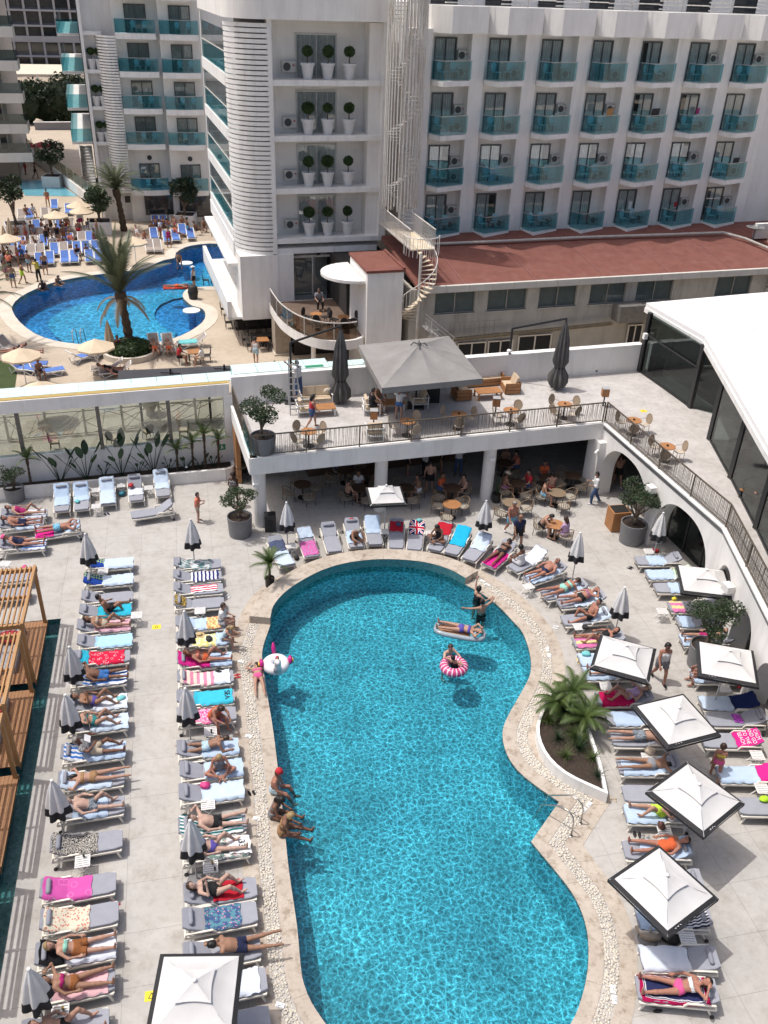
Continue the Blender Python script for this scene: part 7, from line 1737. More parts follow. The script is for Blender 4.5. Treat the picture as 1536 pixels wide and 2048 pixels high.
# topiary balls in white pots on the hotel ledges
TOP={}
m=MB();m.lathe([(0,0),(.20,0),(.31,.62),(.35,.63),(.35,.74),(.30,.74),(.28,.66),(0,.66)],22);TOP['pot']=m.mesh('pot',POTW,40)
TOP['stem']=MB().path([(0,0,.6),(.02,.01,.85),(0,0,1.12)],[.035,.03,.025],6).mesh('stem',BARK2)
m=MB();leaves(m,(0,0,1.25),.29,.28,.27,800,.06,random.Random(4),.6);m.ball((0,0,1.25),.19,seg=12,ring=8,jit=.1);TOP['ball']=m.mesh('leaf_ball',LF_BOX)
for r,z in enumerate(FL):
    for k,u in enumerate((12.05,13.25,14.55)):
        t=thing('topiary',f'{("left", "middle", "right")[k]} topiary ball in a white pot, {ORD[r+1]} ledge from the top','topiary',W(u,56.35,z),random.uniform(0,6),'topiary pots on the hotel ledges');t.scale=(1.2,1.2,1.18)
        ref(TOP['pot'],'pot',t);ref(TOP['stem'],'stem',t);qs=random.uniform(.86,1.14);ref(TOP['ball'],'leaf_ball',t,(random.uniform(-.03,.03),0,1.25*(1-qs)),(0,0,random.uniform(0,6)),(qs,qs*random.uniform(.9,1.1),qs))
for r,z in enumerate(ZL[1:4]):
    for k,u in enumerate((.1,.75)):
        t=thing('topiary',f'{("outer", "inner")[k]} topiary pot on the left block side ledge, {ORD[r+1]} from the top','topiary',W(u,91.7,z),0,'topiary pots on the hotel ledges');t.scale=(1.15,)*3
        for n_ in('pot','stem','ball'):ref(TOP[n_],{'ball':'leaf_ball'}.get(n_,n_),t)
# hedge trees at the far left
for i,(u,v,h,r)in enumerate(((-10.5,156,6.5,3),(-7.5,158,6,3),(-4.8,157,7,2.6),(-2.6,159,7.5,3),(.5,160,7,3))):
    t=thing('hedge_tree',f'dark evergreen tree in the far hedge, {ORD[i+1]} from the left','tree',W(u,v,ZF));rg=random.Random(80+i);m=MB()
    for q in range(7):leaves(m,(rg.uniform(-r*.5,r*.5),rg.uniform(-1,1),h*rg.uniform(.2,.8)),r*.6,r*.6,h*.25,260,.30,rg,.5)
    m.build('crown',LF_HEDGE,t);m=MB();m.path([(0,0,0),(.1,0,h*.5),(0,0,h*.8)],[.22,.15,.06],6);m.build('trunk',BARK2,t)
    m2=MB();m2.ball((0,0,h*.42),r*.8,1.6,h*.42,10,8,.1);m2.build('inner_foliage',LF_HEDGE,t)
lp=[P(*q,ZF+.015).to_2d()for q in((-30,720),(20,722),(34,745),(30,775),(-30,790))]
g_=sheet('lawn',lp,[],ZF+.015,GRASS,'stuff');tag(g_,'dark lawn patch at the left of the far pool','grass')
# ------------------------------------------------------------------ terrace and bar furniture
def tw_(px,z):q=P(*px,z);return(q.x,q.y,z)
F_={}
m=MB();N=16
ring=[(-.22-.04*math.sin(2*math.pi*i/N),.22*math.cos(2*math.pi*i/N),.70+.25*math.sin(2*math.pi*i/N))for i in range(N+1)]
m.path(ring,.014,5);m.add(ring[:-1]+[(x-.008,y,z)for x,y,z in ring[:-1]],[tuple(range(N)),tuple(range(2*N-1,N-1,-1))]);F_['rback']=m.mesh('backrest',mk('cane_mesh',(.40,.31,.22),(.30,.23,.16),60))
F_['rseat']=MB().lathe([(0,.43),(.22,.43),(.225,.46),(0,.47)],16).mesh('seat',mk('cream_seat',(.52,.46,.38)))
F_['rarm']=MB().path([(-.2,.21,.66),(.05,.25,.64),(.18,.22,.58),(.19,.2,.44)],.011,5).mesh('armrest',CHW)
F_['rleg']=MB().cyl((.015,.015,0),(0,0,.44),.013,n=5).mesh('leg',CHW)
def rchair(px,z,yaw,label,group,loc=None):
    t=thing('cane_chair',label,'chair',loc or tw_(px,z),R(yaw),group);ref(F_['rback'],'backrest',t);ref(F_['rseat'],'seat',t)
    for s in(1,-1):ref(F_['rarm'],'armrest',t,sc=(1,s,1))
    for x in(-.17,.17):
        for y in(-.17,.17):ref(F_['rleg'],'leg',t,(x,y,0))
F_['ttop']=MB().lathe([(0,.74),(.36,.74),(.36,.71),(0,.71)],24).mesh('table_top',TEAK)
F_['tleg']=MB().cyl((0,0,.02),(0,0,.71),.035,n=8).mesh('pedestal',DKM)
F_['tbase']=MB().lathe([(0,.04),(.24,.025),(.25,0)],18).mesh('base',DKM)
F_['cup']=MB().lathe([(0,.74),(.045,.74),(.05,.80),(.03,.80)],10).mesh('cup',BLACK)
def rtable(px,z,label,group,chairs=4,a0=20,cl=None,dist=.62):
    loc=Vector(tw_(px,z+.74));loc.z=z;t=thing('round_table',label,'table',loc,0,group);ref(F_['ttop'],'table_top',t);ref(F_['tleg'],'pedestal',t);ref(F_['tbase'],'base',t)
    tag(ref(F_['cup'],'cup',None,loc,(0,0,0)),'small dark cup on the '+label,'cup','cups on round tables')
    for k in range(chairs):
        a=R(a0+k*360/max(chairs,1));p=loc+Vector((math.cos(a),math.sin(a),0))*dist
        rchair(None,z,math.degrees(a)+180,f'{cl} at the {("far left", "near left", "near right", "far right")[int(((math.degrees(a) % 360)+270) % 360//90)]} of the {label}','cane chairs on the terrace',p)
TABS=[((617,862),'round table left on the terrace',4,45),((1022,820),'round table by the rail',3,60),((1130,808),'round table near the rail corner',4,40),((918,828),'round table at the shade edge',3,30),((815,842),'round table deep in shade',3,60),((1268,840),'round table above the first arch',3,20),((1335,892),'round table above the second arch',3,10)]
for px,lb_,n_,a0 in TABS:rtable(px,ZT,lb_,'round teak tables on the terrace',n_,a0,'cane chair')
def sofa(px,z,yaw,w,label,frame,wood_=False,name='sofa',cat='sofa',pillow=True):
    t=thing(name,label,cat,tw_(px,z),R(yaw));d=.8;m=MB()
    if wood_:
        for k in range(3):
            for x0,x1,y0,y1 in((-d/2,-d/2+.05,-w/2,w/2),(-d/2,d/2,-w/2,-w/2+.05),(-d/2,d/2,w/2-.05,w/2),(d/2-.05,d/2,-w/2,w/2)):
                hz=.05+k*.19
                if x0>0 and k==2:continue
                q=MB();q.box(x0,x1,y0,y1,hz,hz+.165);q.build('board',frame,t)
    else:
        for x in(-d/2+.03,d/2-.03):
            for y in(-w/2+.03,w/2-.03):q=MB();q.bar((x,y,0),(x,y,.58),.05,.05);q.build('leg',frame,t)
        for y in(-w/2+.03,w/2-.03):q=MB();q.bar((-d/2,y,.58),(d/2,y,.58),.06,.04);q.build('armrest',frame,t)
        m.box(-d/2,d/2,-w/2+.03,w/2-.03,.22,.27);m.bar((-d/2,-w/2,.6),(-d/2,w/2,.6),.04,.04);m.build('frame',frame,t)
    n_=max(1,round(w/.75))
    for k in range(n_):
        y0=-w/2+.07+(w-.14)*k/n_;y1=-w/2+.07+(w-.14)*(k+1)/n_-.02
        q=MB();q.box(-d/2+.14,d/2-.02,y0,y1,.28,.42);q.build('seat_cushion',CUSH,t);q=MB();q.slab([(-d/2+.20,y0,.40),(-d/2+.20,y1,.40),(-d/2+.06,y1,.82),(-d/2+.06,y0,.82)],.13);q.build('back_cushion',CUSH,t)
    if pillow:q=MB();q.ball((-.1,w/2-.2,.55),.09,.2,.2,10,8);q.build('pillow',mk('pale_pillow',(.66,.58,.46)),t,smooth=True)
    return t
WST=mk('white_garden_steel',(.74,.73,.70))
sofa((632,808),ZT,-75,1.55,'two seat sofa with beige cushions and white frame by the shut umbrella',WST)
sofa((610,828),ZT,15,.8,'white framed armchair beside the low teak table',WST,name='armchair',cat='armchair',pillow=False)
sofa((742,825),ZT,10,.8,'white framed armchair at the left of the shaded group',WST,name='armchair',cat='armchair',pillow=False)
sofa((838,812),ZT,190,.8,'white framed armchair at the right of the shaded group',WST,name='armchair',cat='armchair',pillow=False)
sofa((748,875),ZT,100,.8,'pale armchair with its back to the rail',WST,name='armchair',cat='armchair',pillow=False)
sofa((960,768),ZT,-72,2.3,'long teak sofa with beige cushions by the white wall',TEAK,True)
sofa((1020,782),ZT,190,.95,'teak box armchair at the sunny end of the sofa group',TEAK,True,'armchair','armchair',False)
sofa((922,795),ZT,15,.95,'teak box armchair in the umbrella shade',TEAK,True,'armchair','armchair',False)
sofa((1512,990),ZT,215,.95,'dark grey armchair at the right edge of the terrace',DKM,False,'armchair','armchair',False)
def low_table(px,z,yaw,w,d,label,frame,top):
    t=thing('coffee_table',label,'table',tw_(px,z),R(yaw));
    for k in range(5):q=MB();q.box(-w/2,w/2,-d/2+k*d/5+.004,-d/2+(k+1)*d/5-.004,.36,.40);q.build('plank',top,t)
    for x in(-w/2+.06,w/2-.06):
        for y in(-d/2+.06,d/2-.06):q=MB();q.box(x-.04,x+.04,y-.04,y+.04,0,.36);q.build('leg',frame,t)
low_table((645,828),ZT,15,1.2,.7,'low teak table with white legs by the sofa',WST,TEAK)
low_table((785,818),ZT,15,1.1,.7,'low table laid with glasses under the grey umbrella',WST,TEAK)
low_table((975,795),ZT,15,1.3,.75,'low solid teak table in the teak sofa group',TEAK,TEAK)
low_table((1500,1000),ZT,120,.8,.6,'low table with a plate at the right edge',DKM,TEAK)
for px,lb_ in(((990,832),'beside the rail table'),((1206,812),'at the corner of the railing'),((747,858),'on the rail behind the pale armchair')):
    t=thing('wooden_lantern_box',f'small wooden box lamp {lb_}','box',tw_(px,ZT));q=MB();q.box(-.17,.17,-.17,.17,.55,.95);q.build('box',TEAK,t);q=MB();q.box(-.03,.03,-.03,.03,0,.55);q.build('stand',DKM,t);q=MB();q.box(-.18,.18,-.18,.18,.952,.97);q.build('lid',mk('zinc_lid',(.4,.4,.4)),t)
for px,lb_ in(((862,800),'black planter box in the shade of the grey umbrella'),):
    t=thing('black_planter_box',lb_,'planter',tw_(px,ZT));q=MB();q.box(-.4,.4,-.35,.35,0,.7);q.build('box',BLKP,t);q=MB();q.box(-.33,.33,-.28,.28,.7,.72);q.build('soil',SOIL,t)
# big grey cantilever umbrella
cu_=[P(*q,ZT+2.35)for q in((717,690),(898,672),(966,757),(764,776))];apx=sum(cu_,Vector())/4;apx.z=ZT+3.15
t=thing('cantilever_umbrella','big open taupe grey umbrella over the terrace lounge','umbrella',(0,0,0));m=MB();n=10
for i in range(4):
    a,b=cu_[i],cu_[(i+1)%4];mid=(a+b)/2;
    for(e0,e1)in((a,mid),(mid,b)):
        rows=[]
        for k in range(n+1):
            e=e0.lerp(e1,k/n);rows.append([tuple(apx.lerp(e,s)-Vector((0,0,.10*math.sin(math.pi*s)*math.sin(math.pi*k/n))))for s in[j/8 for j in range(9)]])
        m.grid(rows)
o=m.build('canopy',TCAN,t);m=MB()
for i in range(4):a,b=cu_[i],cu_[(i+1)%4];m.grid([[tuple(a.lerp(b,k/8)),tuple(a.lerp(b,k/8)-Vector((0,0,.28)))]for k in range(9)])
m.build('valance',TCAN,t)
for c in cu_:q=MB();q.bar(apx-Vector((0,0,.05)),c-Vector((0,0,.04)),.04,.04);q.build('rib',DKM,t)
q=MB();q.ball(tuple(apx+Vector((0,0,.05))),.10,.10,.08);
for k in range(4):a=k*math.pi/2;q.path([tuple(apx),tuple(apx+Vector((math.cos(a)*.25,math.sin(a)*.25,.10))),tuple(apx+Vector((math.cos(a)*.4,math.sin(a)*.4,-.06)))],.03,5)
q.build('hub',DCAN,t)
q=MB();q.bar((apx.x,apx.y,ZT),apx,.09,.09);q.build('mast',DKM,t);q=MB();q.box(apx.x-.4,apx.x+.4,apx.y-.4,apx.y+.4,ZT,ZT+.08);q.build('base',DKM,t)
def shut_cant(label,top,base,pole_top,pole_base,seed):
    zt=HZ(base,top,ZT);b=P(*base,ZT);t=thing('shut_cantilever_umbrella',label,'umbrella',(b.x,b.y,ZT),0);h=zt-ZT
    m=folded(MB(),[(.12,.26,.34),(.35,.40,.34),(.75,.40,.33),(1.15,.24,.2),(1.25,.24,.2),(1.5,.33,.3),(h*.72,.24,.3),(h*.9,.13,.25),(h-.1,.06,.1)],0,48,9,.15);m.build('canopy',DCAN,t,smooth=True)
    m=MB();m.lathe([(.25,1.16),(.27,1.2),(.25,1.24)],18);m.build('strap',BLACK,t)
    m=MB();m.cyl((0,0,h-.15),(0,0,h+.12),.07,.03,8);m.build('cap',DKM,t)
    pb=P(*pole_base,ZT);zp=HZ(pole_base,pole_top,ZT)-ZT;d=Vector((pb.x-b.x,pb.y-b.y,0));m=MB();m.bar(d,d+Vector((0,0,zp)),.1,.1);m.build('mast',DKM,t);m=MB();m.bar(d+Vector((0,0,zp)),(0,0,h+.08),.07,.09);m.build('arm',DKM,t);m=MB();m.box(d.x-.3,d.x+.3,d.y-.3,d.y+.3,0,.06);m.build('base',DKM,t)
shut_cant('shut dark grey umbrella hanging by the sofa',(676,655),(680,806),(566,685),(583,805),1)
shut_cant('shut dark grey umbrella hanging before the white wall',(1128,640),(1113,778),(1021,657),(1013,763),2)
lmp=thing('wall_lantern','white globe lamp on the terrace back wall','lamp',W(18.85,39.5,5.12));q=MB();q.cyl((0,0,-.4),(0,0,.1),.02);q.build('stem',STEEL,lmp);q=MB();q.ball((0,0,.18),.14,.14,.09,12,8);q.build('globe',WHITE2,lmp,smooth=True)
# step ladder and worker
ld=thing('step_ladder','aluminium step ladder leaning at the umbrella mast','ladder',ground((588,822),ZT),R(100));ALU=mk('aluminium',(.5,.5,.5),None,5,.35,.7)
for y in(-.2,.2):q=MB();q.bar((-.5,y,0),(.15,y,2.6),.05,.03);q.build('rail',ALU,ld);q=MB();q.bar((.7,y,0),(.12,y,2.5),.04,.03);q.build('rear_leg',ALU,ld)
for k in range(8):q=MB();x=-.5+.65*(k+1)/9;q.box(x-.04,x+.04,-.2,.2,2.6*(k+1)/9-.015,2.6*(k+1)/9+.015);q.build('rung',ALU,ld)
stander((598,812),ZT,'man in a white shirt and jeans standing on the step ladder',150,'reach',1.0,skin='brown',hair=('short','black'),wear=[('tee','white'),('pants','denim')],zoff=.55)
stander((624,855),ZT,'girl in a red top and denim shorts walking on the terrace',20,'walk',.95,'f',skin='pink',hair=('long','black'),wear=[('vest','red'),('shorts','denim')])
stander((797,838),ZT,'boy in a white shirt raising his hands in the umbrella shade',70,'camera',.9,skin='pink',hair=('short','brown'),wear=[('tee','white'),('trunks','blue')])
q=P(742,812,ZT+.45);person('person in black sitting in the white armchair',(q.x,q.y,ZT+.55),R(20),'sit','f','pink',('short','black'),[('tee','black'),('shorts','black')])
q=P(757,800,ZT+.45);person('bare-chested man sitting behind the low table',(q.x,q.y,ZT+.55),R(-60),'sit','m','tan',('short','black'),[('shorts','grey')],1.1)
stander((1520,1035),ZT,'waitress in a white shirt bending over the right-hand table',140,'hold',.95,'f',skin='pink',hair=('bun','brown'),wear=[('shirt','white'),('pants','black'),('shoes','black')])
# bar tables below
def wchair(px,yaw,label,mat=BRW,loc=None,z=0):
    t=thing('wicker_chair',label,'chair',loc or tw_(px,z),R(yaw),'wicker chairs of the pool bar')
    m=MB();m.path([(.2,-.30,.50),(0,-.32,.62),(-.22,-.24,.74),(-.32,0,.80),(-.22,.24,.74),(0,.32,.62),(.2,.30,.50)],.02,6)
    for k in range(13):
        a=-1.9+3.8*k/12;c=math.cos(a);s=math.sin(a);m.bar((-.30*c,.30*s,.40),(-.32*c if c>.2 else .0-.1*c,.31*s,.50+.28*max(0,c)),.018,.018)
    m.build('woven_back',mat,t);m=MB();m.lathe([(0,.36),(.29,.37),(.29,.42),(0,.44)],16);m.build('seat',mk('sand_seat_pad',(.40,.36,.30)),t)
    for x in(-.2,.2):
        for y in(-.2,.2):q=MB();q.cyl((x*1.15,y*1.15,0),(x,y,.38),.014,n=5);q.build('leg',DKM,t)
def btable(px,label,mat=TEAK,chairs=(),z=0):
    loc=Vector(tw_(px,z+.74));loc.z=z;t=thing('bar_table',label,'table',loc,0,'round tables of the pool bar');m=MB();m.lathe([(0,.74),(.42,.74),(.42,.71),(0,.71)],24);m.build('table_top',mat,t);ref(F_['tleg'],'pedestal',t);ref(F_['tbase'],'base',t)
    for a in chairs:p=loc+Vector((math.cos(R(a)),math.sin(R(a)),0))*.72;wchair(None,a+180,f'wicker chair at {["the right", "the far right", "the far side", "the far left", "the left", "the near left", "the near side", "the near right"][int(((a % 360)+22.5)//45) % 8]} of the {label}',BRW,p,z)
    return loc
B1=btable((904,1008),'bare teak table outside the bar',chairs=(150,40,250))
B2=btable((1024,1005),'dark wicker table behind the shut parasol',BRW,chairs=(100,10,220))
B3=btable((1115,985),'brown table of the sunlit diner',BRW,chairs=(165,20,290))
B4=btable((1110,1048),'small table of the couple',TEAK,chairs=())
def seated(loc,a,label,pose='sit',r=.62,z=0,seat=.44,**k):
    p=loc+Vector((math.cos(R(a)),math.sin(R(a)),0))*r;return person(label,(p.x,p.y,z+seat+.12),R(a+180),pose,**k)
seated(B3,165,'bare-chested man in pale shorts eating at the brown table','sit',.66,skin='pink',hair=('short','black'),wear=[('trunks','turqprint')])
wchair(None,-25,'light wire chair under the dark-haired man of the couple',CHW,B4+Vector((math.cos(R(155)),math.sin(R(155)),0))*.66)
wchair(None,135,'light wire chair under the girl of the couple',CHW,B4+Vector((math.cos(R(-45)),math.sin(R(-45)),0))*.66)
seated(B4,155,'dark-haired man in black shorts sitting with a girl in the sun','sit_lean',.62,skin='pink',hair=('short','black'),wear=[('shorts','black')])
seated(B4,-45,'girl in a lilac top sitting opposite a man','sit',.62,sex='f',skin='pink',hair=('long','brown'),wear=[('tee','lilac'),('trunks','lilac')])
for i,(px,ppl)in enumerate((((605,968),[]),((720,975),[('white',100),('black',210)]),((812,975),[('white',20)]),((905,975),[('orange',150),('black',20)]),((1035,965),[('floral',190),('red',20)]),((1095,955),[('orange',100),('red',280)]),((1010,925),[('white',80),('salmon',10)]),((735,942),[('red',10)]),((1145,950),[]),((690,940),[('green',120)]))):
    lo=btable(px,f'shaded bar table, {ORD[i+1]} under the terrace',wood('dark_bar_timber',(.10,.06,.035),(.07,.04,.025)),(30,120,210,300))
    for j,(c_,a)in enumerate(ppl):seated(lo,a,f'{("diner", "guest")[j]} in {c_} at the {ORD[i+1]} shaded bar table','sit',.66,sex='m' if j else 'f',skin='pink' if j else 'tan',hair=('short','black' if j else 'brown'),wear=[('tee',c_),('shorts','denim')]if(i+j)%2 else[('trunks',c_)],hat=('brim','beige')if i==4 and j==0 else None)
for px,lb_,ya_,wr,sk in(((858,985),'bare-backed man in black shorts standing in the bar shade',90,[('shorts','black')],'pink'),((848,955),'waiter in white and black inside the bar',200,[('shirt','white'),('pants','black')],'dark'),((915,950),'man in a white shirt standing at the back of the bar',-90,[('tee','white'),('pants','denim')],'dark'),((882,945),'bare-chested man walking at the back of the bar',180,[('trunks','black')],'tan'),((815,950),'guest in dark clothes deep in the bar',0,[('tee','black'),('shorts','black')],'pink')):
    stander(px,0,lb_,ya_,'stand',1,skin=sk,hair=('short','black'),wear=wr)
t=thing('loudspeaker','black loudspeaker standing beside the left bar column','speaker',ground((541,1060)),R(10));q=MB();q.box(-.25,.25,-.2,.2,0,.85);q.build('cabinet',BLKP,t);q=MB();q.cyl((0,-.2,.5),(0,-.215,.5),.17,n=16);q.build('grille',BLACK,t)
t=thing('waste_cabinet','open topped wooden cabinet beside the big olive pot','cabinet',ground((1232,1055)),R(12));q=MB();q.box(-.42,.42,-.38,.38,0,1.0);q.build('body',TEAK,t);q=MB();q.box(-.36,.36,-.32,.32,1.0,1.02);q.build('black_top',BLKP,t)
for k in(-.2,.2):q=MB();q.box(k-.19,k+.19,-.395,-.38,.06,.94);q.build('door',TEAK,t)
t=thing('potted_cactus','tall thin plant in a black pot by the third column','plant',ground((992,1003)));pot_round(t,.22,.42,BLKP);q=MB()
for k in range(4):a=k*1.6;q.path([(0,0,.35),(.08*math.cos(a),.08*math.sin(a),.9),(.14*math.cos(a),.14*math.sin(a),1.3+.1*k)],[.02,.018,.008],5)
q.build('stems',LF_BIRD,t)
t=thing('wire_plant_stand','dark wire stand behind the woman in the printed dress','stand',ground((484,962)));q=MB()
for z in(0,.4,.8):q.path([(.3*math.cos(a),.3*math.sin(a),z)for a in np.linspace(0,6.28,14)],.015,4)
for a in(0,2.1,4.2):q.cyl((.3*math.cos(a),.3*math.sin(a),0),(.3*math.cos(a),.3*math.sin(a),.8),.015,n=4)
q.build('frame',DKM,t);q=MB();q.lathe([(0,.82),(.28,.82),(.28,.84),(0,.84)],14);q.build('shelf',BRW,t)
# cafe balcony tables
for i,(u,v)in enumerate(((11.2,50.6),(12.7,49.8))):
    t=thing('cafe_table',f'{("left", "right")[i]} round table on the cafe balcony','table',W(u,v,3.32));ref(F_['ttop'],'table_top',t);ref(F_['tleg'],'pedestal',t);ref(F_['tbase'],'base',t)
    for k in range(3):
        a=.6+k*2.1;p=W(u,v,3.32)+Vector((math.cos(a),math.sin(a),0))*.65;c=ref(chair_mesh('cafe_chair',BLKW)if i==0 and k==0 else bpy.data.meshes['cafe_chair'],'cafe_chair',None,p,(0,0,a+math.pi));tag(c,f'dark cafe balcony chair, {ORD[k+1]} round the {("left", "right")[i]} table','chair','cafe balcony chairs')
q=W(12.0,53.5,3.32);person('guest sitting behind the cafe balcony tables',(q.x,q.y,3.9),R(-70),'sit','m','pink',('short','brown'),[('tee','grey'),('pants','black')])
# ------------------------------------------------------------------ things afloat on the near pool
q=P(552,1330,.1);t=thing('unicorn_float','white inflatable ride-on ring with magenta wings, mane and horned head','pool float',(q.x,q.y,zw+.02),R(-75))
WV=mk('white_vinyl',(.80,.80,.80),(.76,.76,.77),4,.25,spec=.6);MV=mk('magenta_vinyl',(.55,.02,.22),(.45,.02,.18),6,.25);YV=mk('yellow_vinyl',(.75,.50,.05),None,6,.25)
m=MB();N=28
def torus(m,R0,r,N=28,n=12,z=0):
    vs=[((R0+r*math.cos(b))*math.cos(a),(R0+r*math.cos(b))*math.sin(a),z+r*math.sin(b))for a in[2*math.pi*i/N for i in range(N)]for b in[2*math.pi*j/n for j in range(n)]]
    return m.add(vs,[(i*n+j,((i+1)%N)*n+j,((i+1)%N)*n+(j+1)%n,i*n+(j+1)%n)for i in range(N)for j in range(n)])
torus(m,.30,.20,z=.15);m.build('ring',WV,t,smooth=True)
m=MB();m.path([(.42,0,.25),(.50,0,.5),(.52,0,.72),(.62,0,.80),(.74,0,.76)],[.16,.13,.12,.11,.06],10);m.build('neck_and_head',WV,t,smooth=True)
m=MB();m.path([(.38,0,.45),(.42,0,.68),(.48,0,.88),(.56,0,.92)],[.05,.07,.07,.03],8);m.build('mane',MV,t,smooth=True)
m=MB();m.cyl((.58,0,.88),(.62,0,1.08),.035,.005,8);m.build('horn',YV,t)
for s in(-1,1):
    m=MB();m.ball((0,s*.52,.28),.17,.09,.16,10,8);m.build('wing',MV,t,smooth=True);m=MB();m.ball((.02,s*.60,.27),.09,.05,.09,8,6);m.build('wing_tip',YV,t,smooth=True)
m=MB();m.path([(-.48,0,.25),(-.62,0,.42),(-.66,0,.62)],[.07,.08,.03],8);m.build('tail',MV,t,smooth=True)
# lilo with a woman
q=P(920,1262,.1);t=thing('air_mattress','transparent grey and orange inflatable lounger on the pool','pool float',(q.x,q.y,zw+.02),R(-13))
m=MB();rr=[(math.copysign(abs(math.cos(a))**.5,math.cos(a))*.92,math.copysign(abs(math.sin(a))**.6,math.sin(a))*.34,.09)for a in[2*math.pi*i/36 for i in range(37)]];m.path(rr,.10,8);m.build('rim_tube',mk('silver_vinyl',(.32,.38,.42),(.26,.32,.36),5,.15),t,smooth=True)
for k in range(4):m=MB();m.path([(-.8,-.21+.14*k,.06),(.4,-.21+.14*k,.06)],.065,8);m.build('bed_tube',mk('orange_vinyl',(.46,.24,.12),(.38,.20,.10),5,.2),t,smooth=True)
m=MB();m.path([(.55,-.28,.12),(.6,0,.14),(.55,.28,.12)],.12,8);m.build('pillow_tube',mk('silver_vinyl',(.32,.38,.42)),t,smooth=True)
person('woman in a purple bikini lying on the inflatable lounger',(q.x+.02,q.y,zw+.28),R(-13),'flat','f','pink',('long','black'),[('briefs','purple'),('bra','purple')])
# doughnut ring with a child
q=P(908,1333,.1);t=thing('doughnut_ring','pink doughnut swim ring with white icing stripes','pool float',(q.x,q.y,zw+.02),0)
m=MB();torus(m,.36,.17,32,12,.12);tn=NT('doughnut_icing');ob_=tn.obj();sx=tn.add('ShaderNodeSeparateXYZ');tn.link(ob_,sx.inputs[0]);an=tn.math('ARCTAN2',sx.outputs[1],sx.outputs[0]);f=tn.math('FRACT',tn.math('MULTIPLY',an,2.9));tn.col(tn.ramp([(0,(.52,.06,.20)),(.72,(.78,.62,.64))],f,'CONSTANT').outputs[0]);tn.b.inputs['Roughness'].default_value=.3
m.build('ring',tn.m,t,smooth=True)
person('dark-haired child sitting in the pink doughnut ring',(q.x+.02,q.y+.05,zw+.12),R(60),'ring','f','pink',('short','black'),[('suit','black')],sc=.8)
# ladder rails
for(a,b,w_)in(((1090,1618),(1161,1647),'far'),((1080,1640),(1142,1672),'near')):
    A_=P(*a,-.3);B_=P(*b,.02);d=(A_-B_);d.z=0;d.normalize();t=thing('pool_handrail',f'{w_} curved steel handrail of the pool steps','handrail',(B_.x,B_.y,0));Z=Vector((0,0,1));m=MB()
    pts=[Vector((0,0,0)),Z*.55,Z*.78+d*.06,Z*.88+d*.22,Z*.86+d*.5,Z*.35+d*1.15,Z*-.5+d*1.35];m.path(pts,.024,8);m.build('tube',CHROME,t,smooth=True);m=MB();m.lathe([(.06,.0),(.06,.03),(.03,.04)],12);m.build('flange',CHROME,t)
# depth plates and floor stickers
for i,px in enumerate([(482,1323),(497,1472),(513,1637),(560,2010),(1168,1620),(1178,1609),(1226,1978),(1229,1999),(1095,1298),(1099,1311),(965,1162),(974,1169)]):
    q=P(*px,.025);t=thing('depth_plate',f'white printed plate set in the coping, {ORD[i+1]} of twelve','sign',(q.x,q.y,.022),R(-12 if i<4 else(50 if i<6 else(80 if i<10 else-35))),'white plates in the coping');m=MB();m.box(-.11,.11,-.065,.065,0,.006);m.build('plate',WHITESIGN,t);m=MB();m.bar((-.05,-.03,.008),(.04,.0,.008),.02,.003);m.ball((.05,.03,.008),.016,.016,.003);m.bar((-.08,-.05,.008),(.08,-.05,.008),.012,.003);m.build('pictogram',mk('grey_print',(.25,.27,.3)),t)
for i,(px,z)in enumerate((((313,1254),0),((1080,1099),0),((303,1992),0),((1163,1322),0),((1287,822),ZT))):
    q=P(*px,z);t=thing('floor_sign',f'yellow warning sticker on the floor, {("between the left rows", "behind the far loungers", "beside the nearest parasol", "by the aqua heap", "on the terrace")[i]}','sign',(q.x,q.y,z+.003),R(10));m=MB();m.box(-.16,.16,-.13,.13,0,.003);m.build('sticker',YEL,t);m=MB()
    for a,b in(((-.07,-.06),(.07,-.06)),((.07,-.06),(0,.08)),((0,.08),(-.07,-.06))):m.bar((*a,.005),(*b,.005),.018,.002)
    m.build('pictogram',BLT,t)
# small belongings
def blob(px,z,r,mat,label,cat,name,fl=.6):
    q=P(*px,z);rg=random.Random(sum(map(ord,label)));m=MB();m.ball((0,0,0),r,r*.75,r*fl,12,8,.16);o=m.build(name,mat,None,(q.x,q.y,z+r*fl*.8),rg.uniform(0,6),True);tag(o,label,cat)
PKC=TW['mag'];
blob((410,1574),.44,.16,PNK,'crumpled pink bag on the creased pale blue towel','bag','bag');blob((50,1138),.44,.15,PNK,'pink hat lying on the left edge lounger','hat','hat')
blob((155,1004),.44,.14,TW['aqua'],'teal cloth on the second planter row lounger','cloth','cloth',.4);blob((245,990),.02,.2,mk('teal_bag',(.03,.2,.28)),'teal bag on the deck between planter row loungers','bag','bag')
blob((262,972),.55,.17,REDT,'red cloth on the fourth planter row lounger','cloth','cloth',.4);blob((242,1398),.44,.15,TW['aqua'],'aqua cloth on a rumpled white towel','cloth','cloth',.35)
blob((418,1279),.44,.16,BLACK,'black bag beside the straw hat','bag','bag',.4);
blob((175,1716),.0,.2,BLACK,'black bag on the deck by the leopard towel','bag','bag',.7);blob((1170,1257),.46,.14,BLACK,'black bag on the right poolside table','bag','bag')
blob((1300,1507),.46,.17,TW['sand'],'leopard print beach bag on a side table','bag','bag',.8);blob((1322,1655),.46,.14,mk('brown_leather',(.12,.05,.04)),'brown bag on the side table by the ladder','bag','bag',.8)
blob((1296,1870),.02,.33,mk('tan_duffel',(.34,.28,.22)),'tan travel bag on the deck under the lowest parasol','bag','bag',.5);blob((1340,1880),.02,.25,BLACK,'black bag beside the tan travel bag','bag','bag',.6)
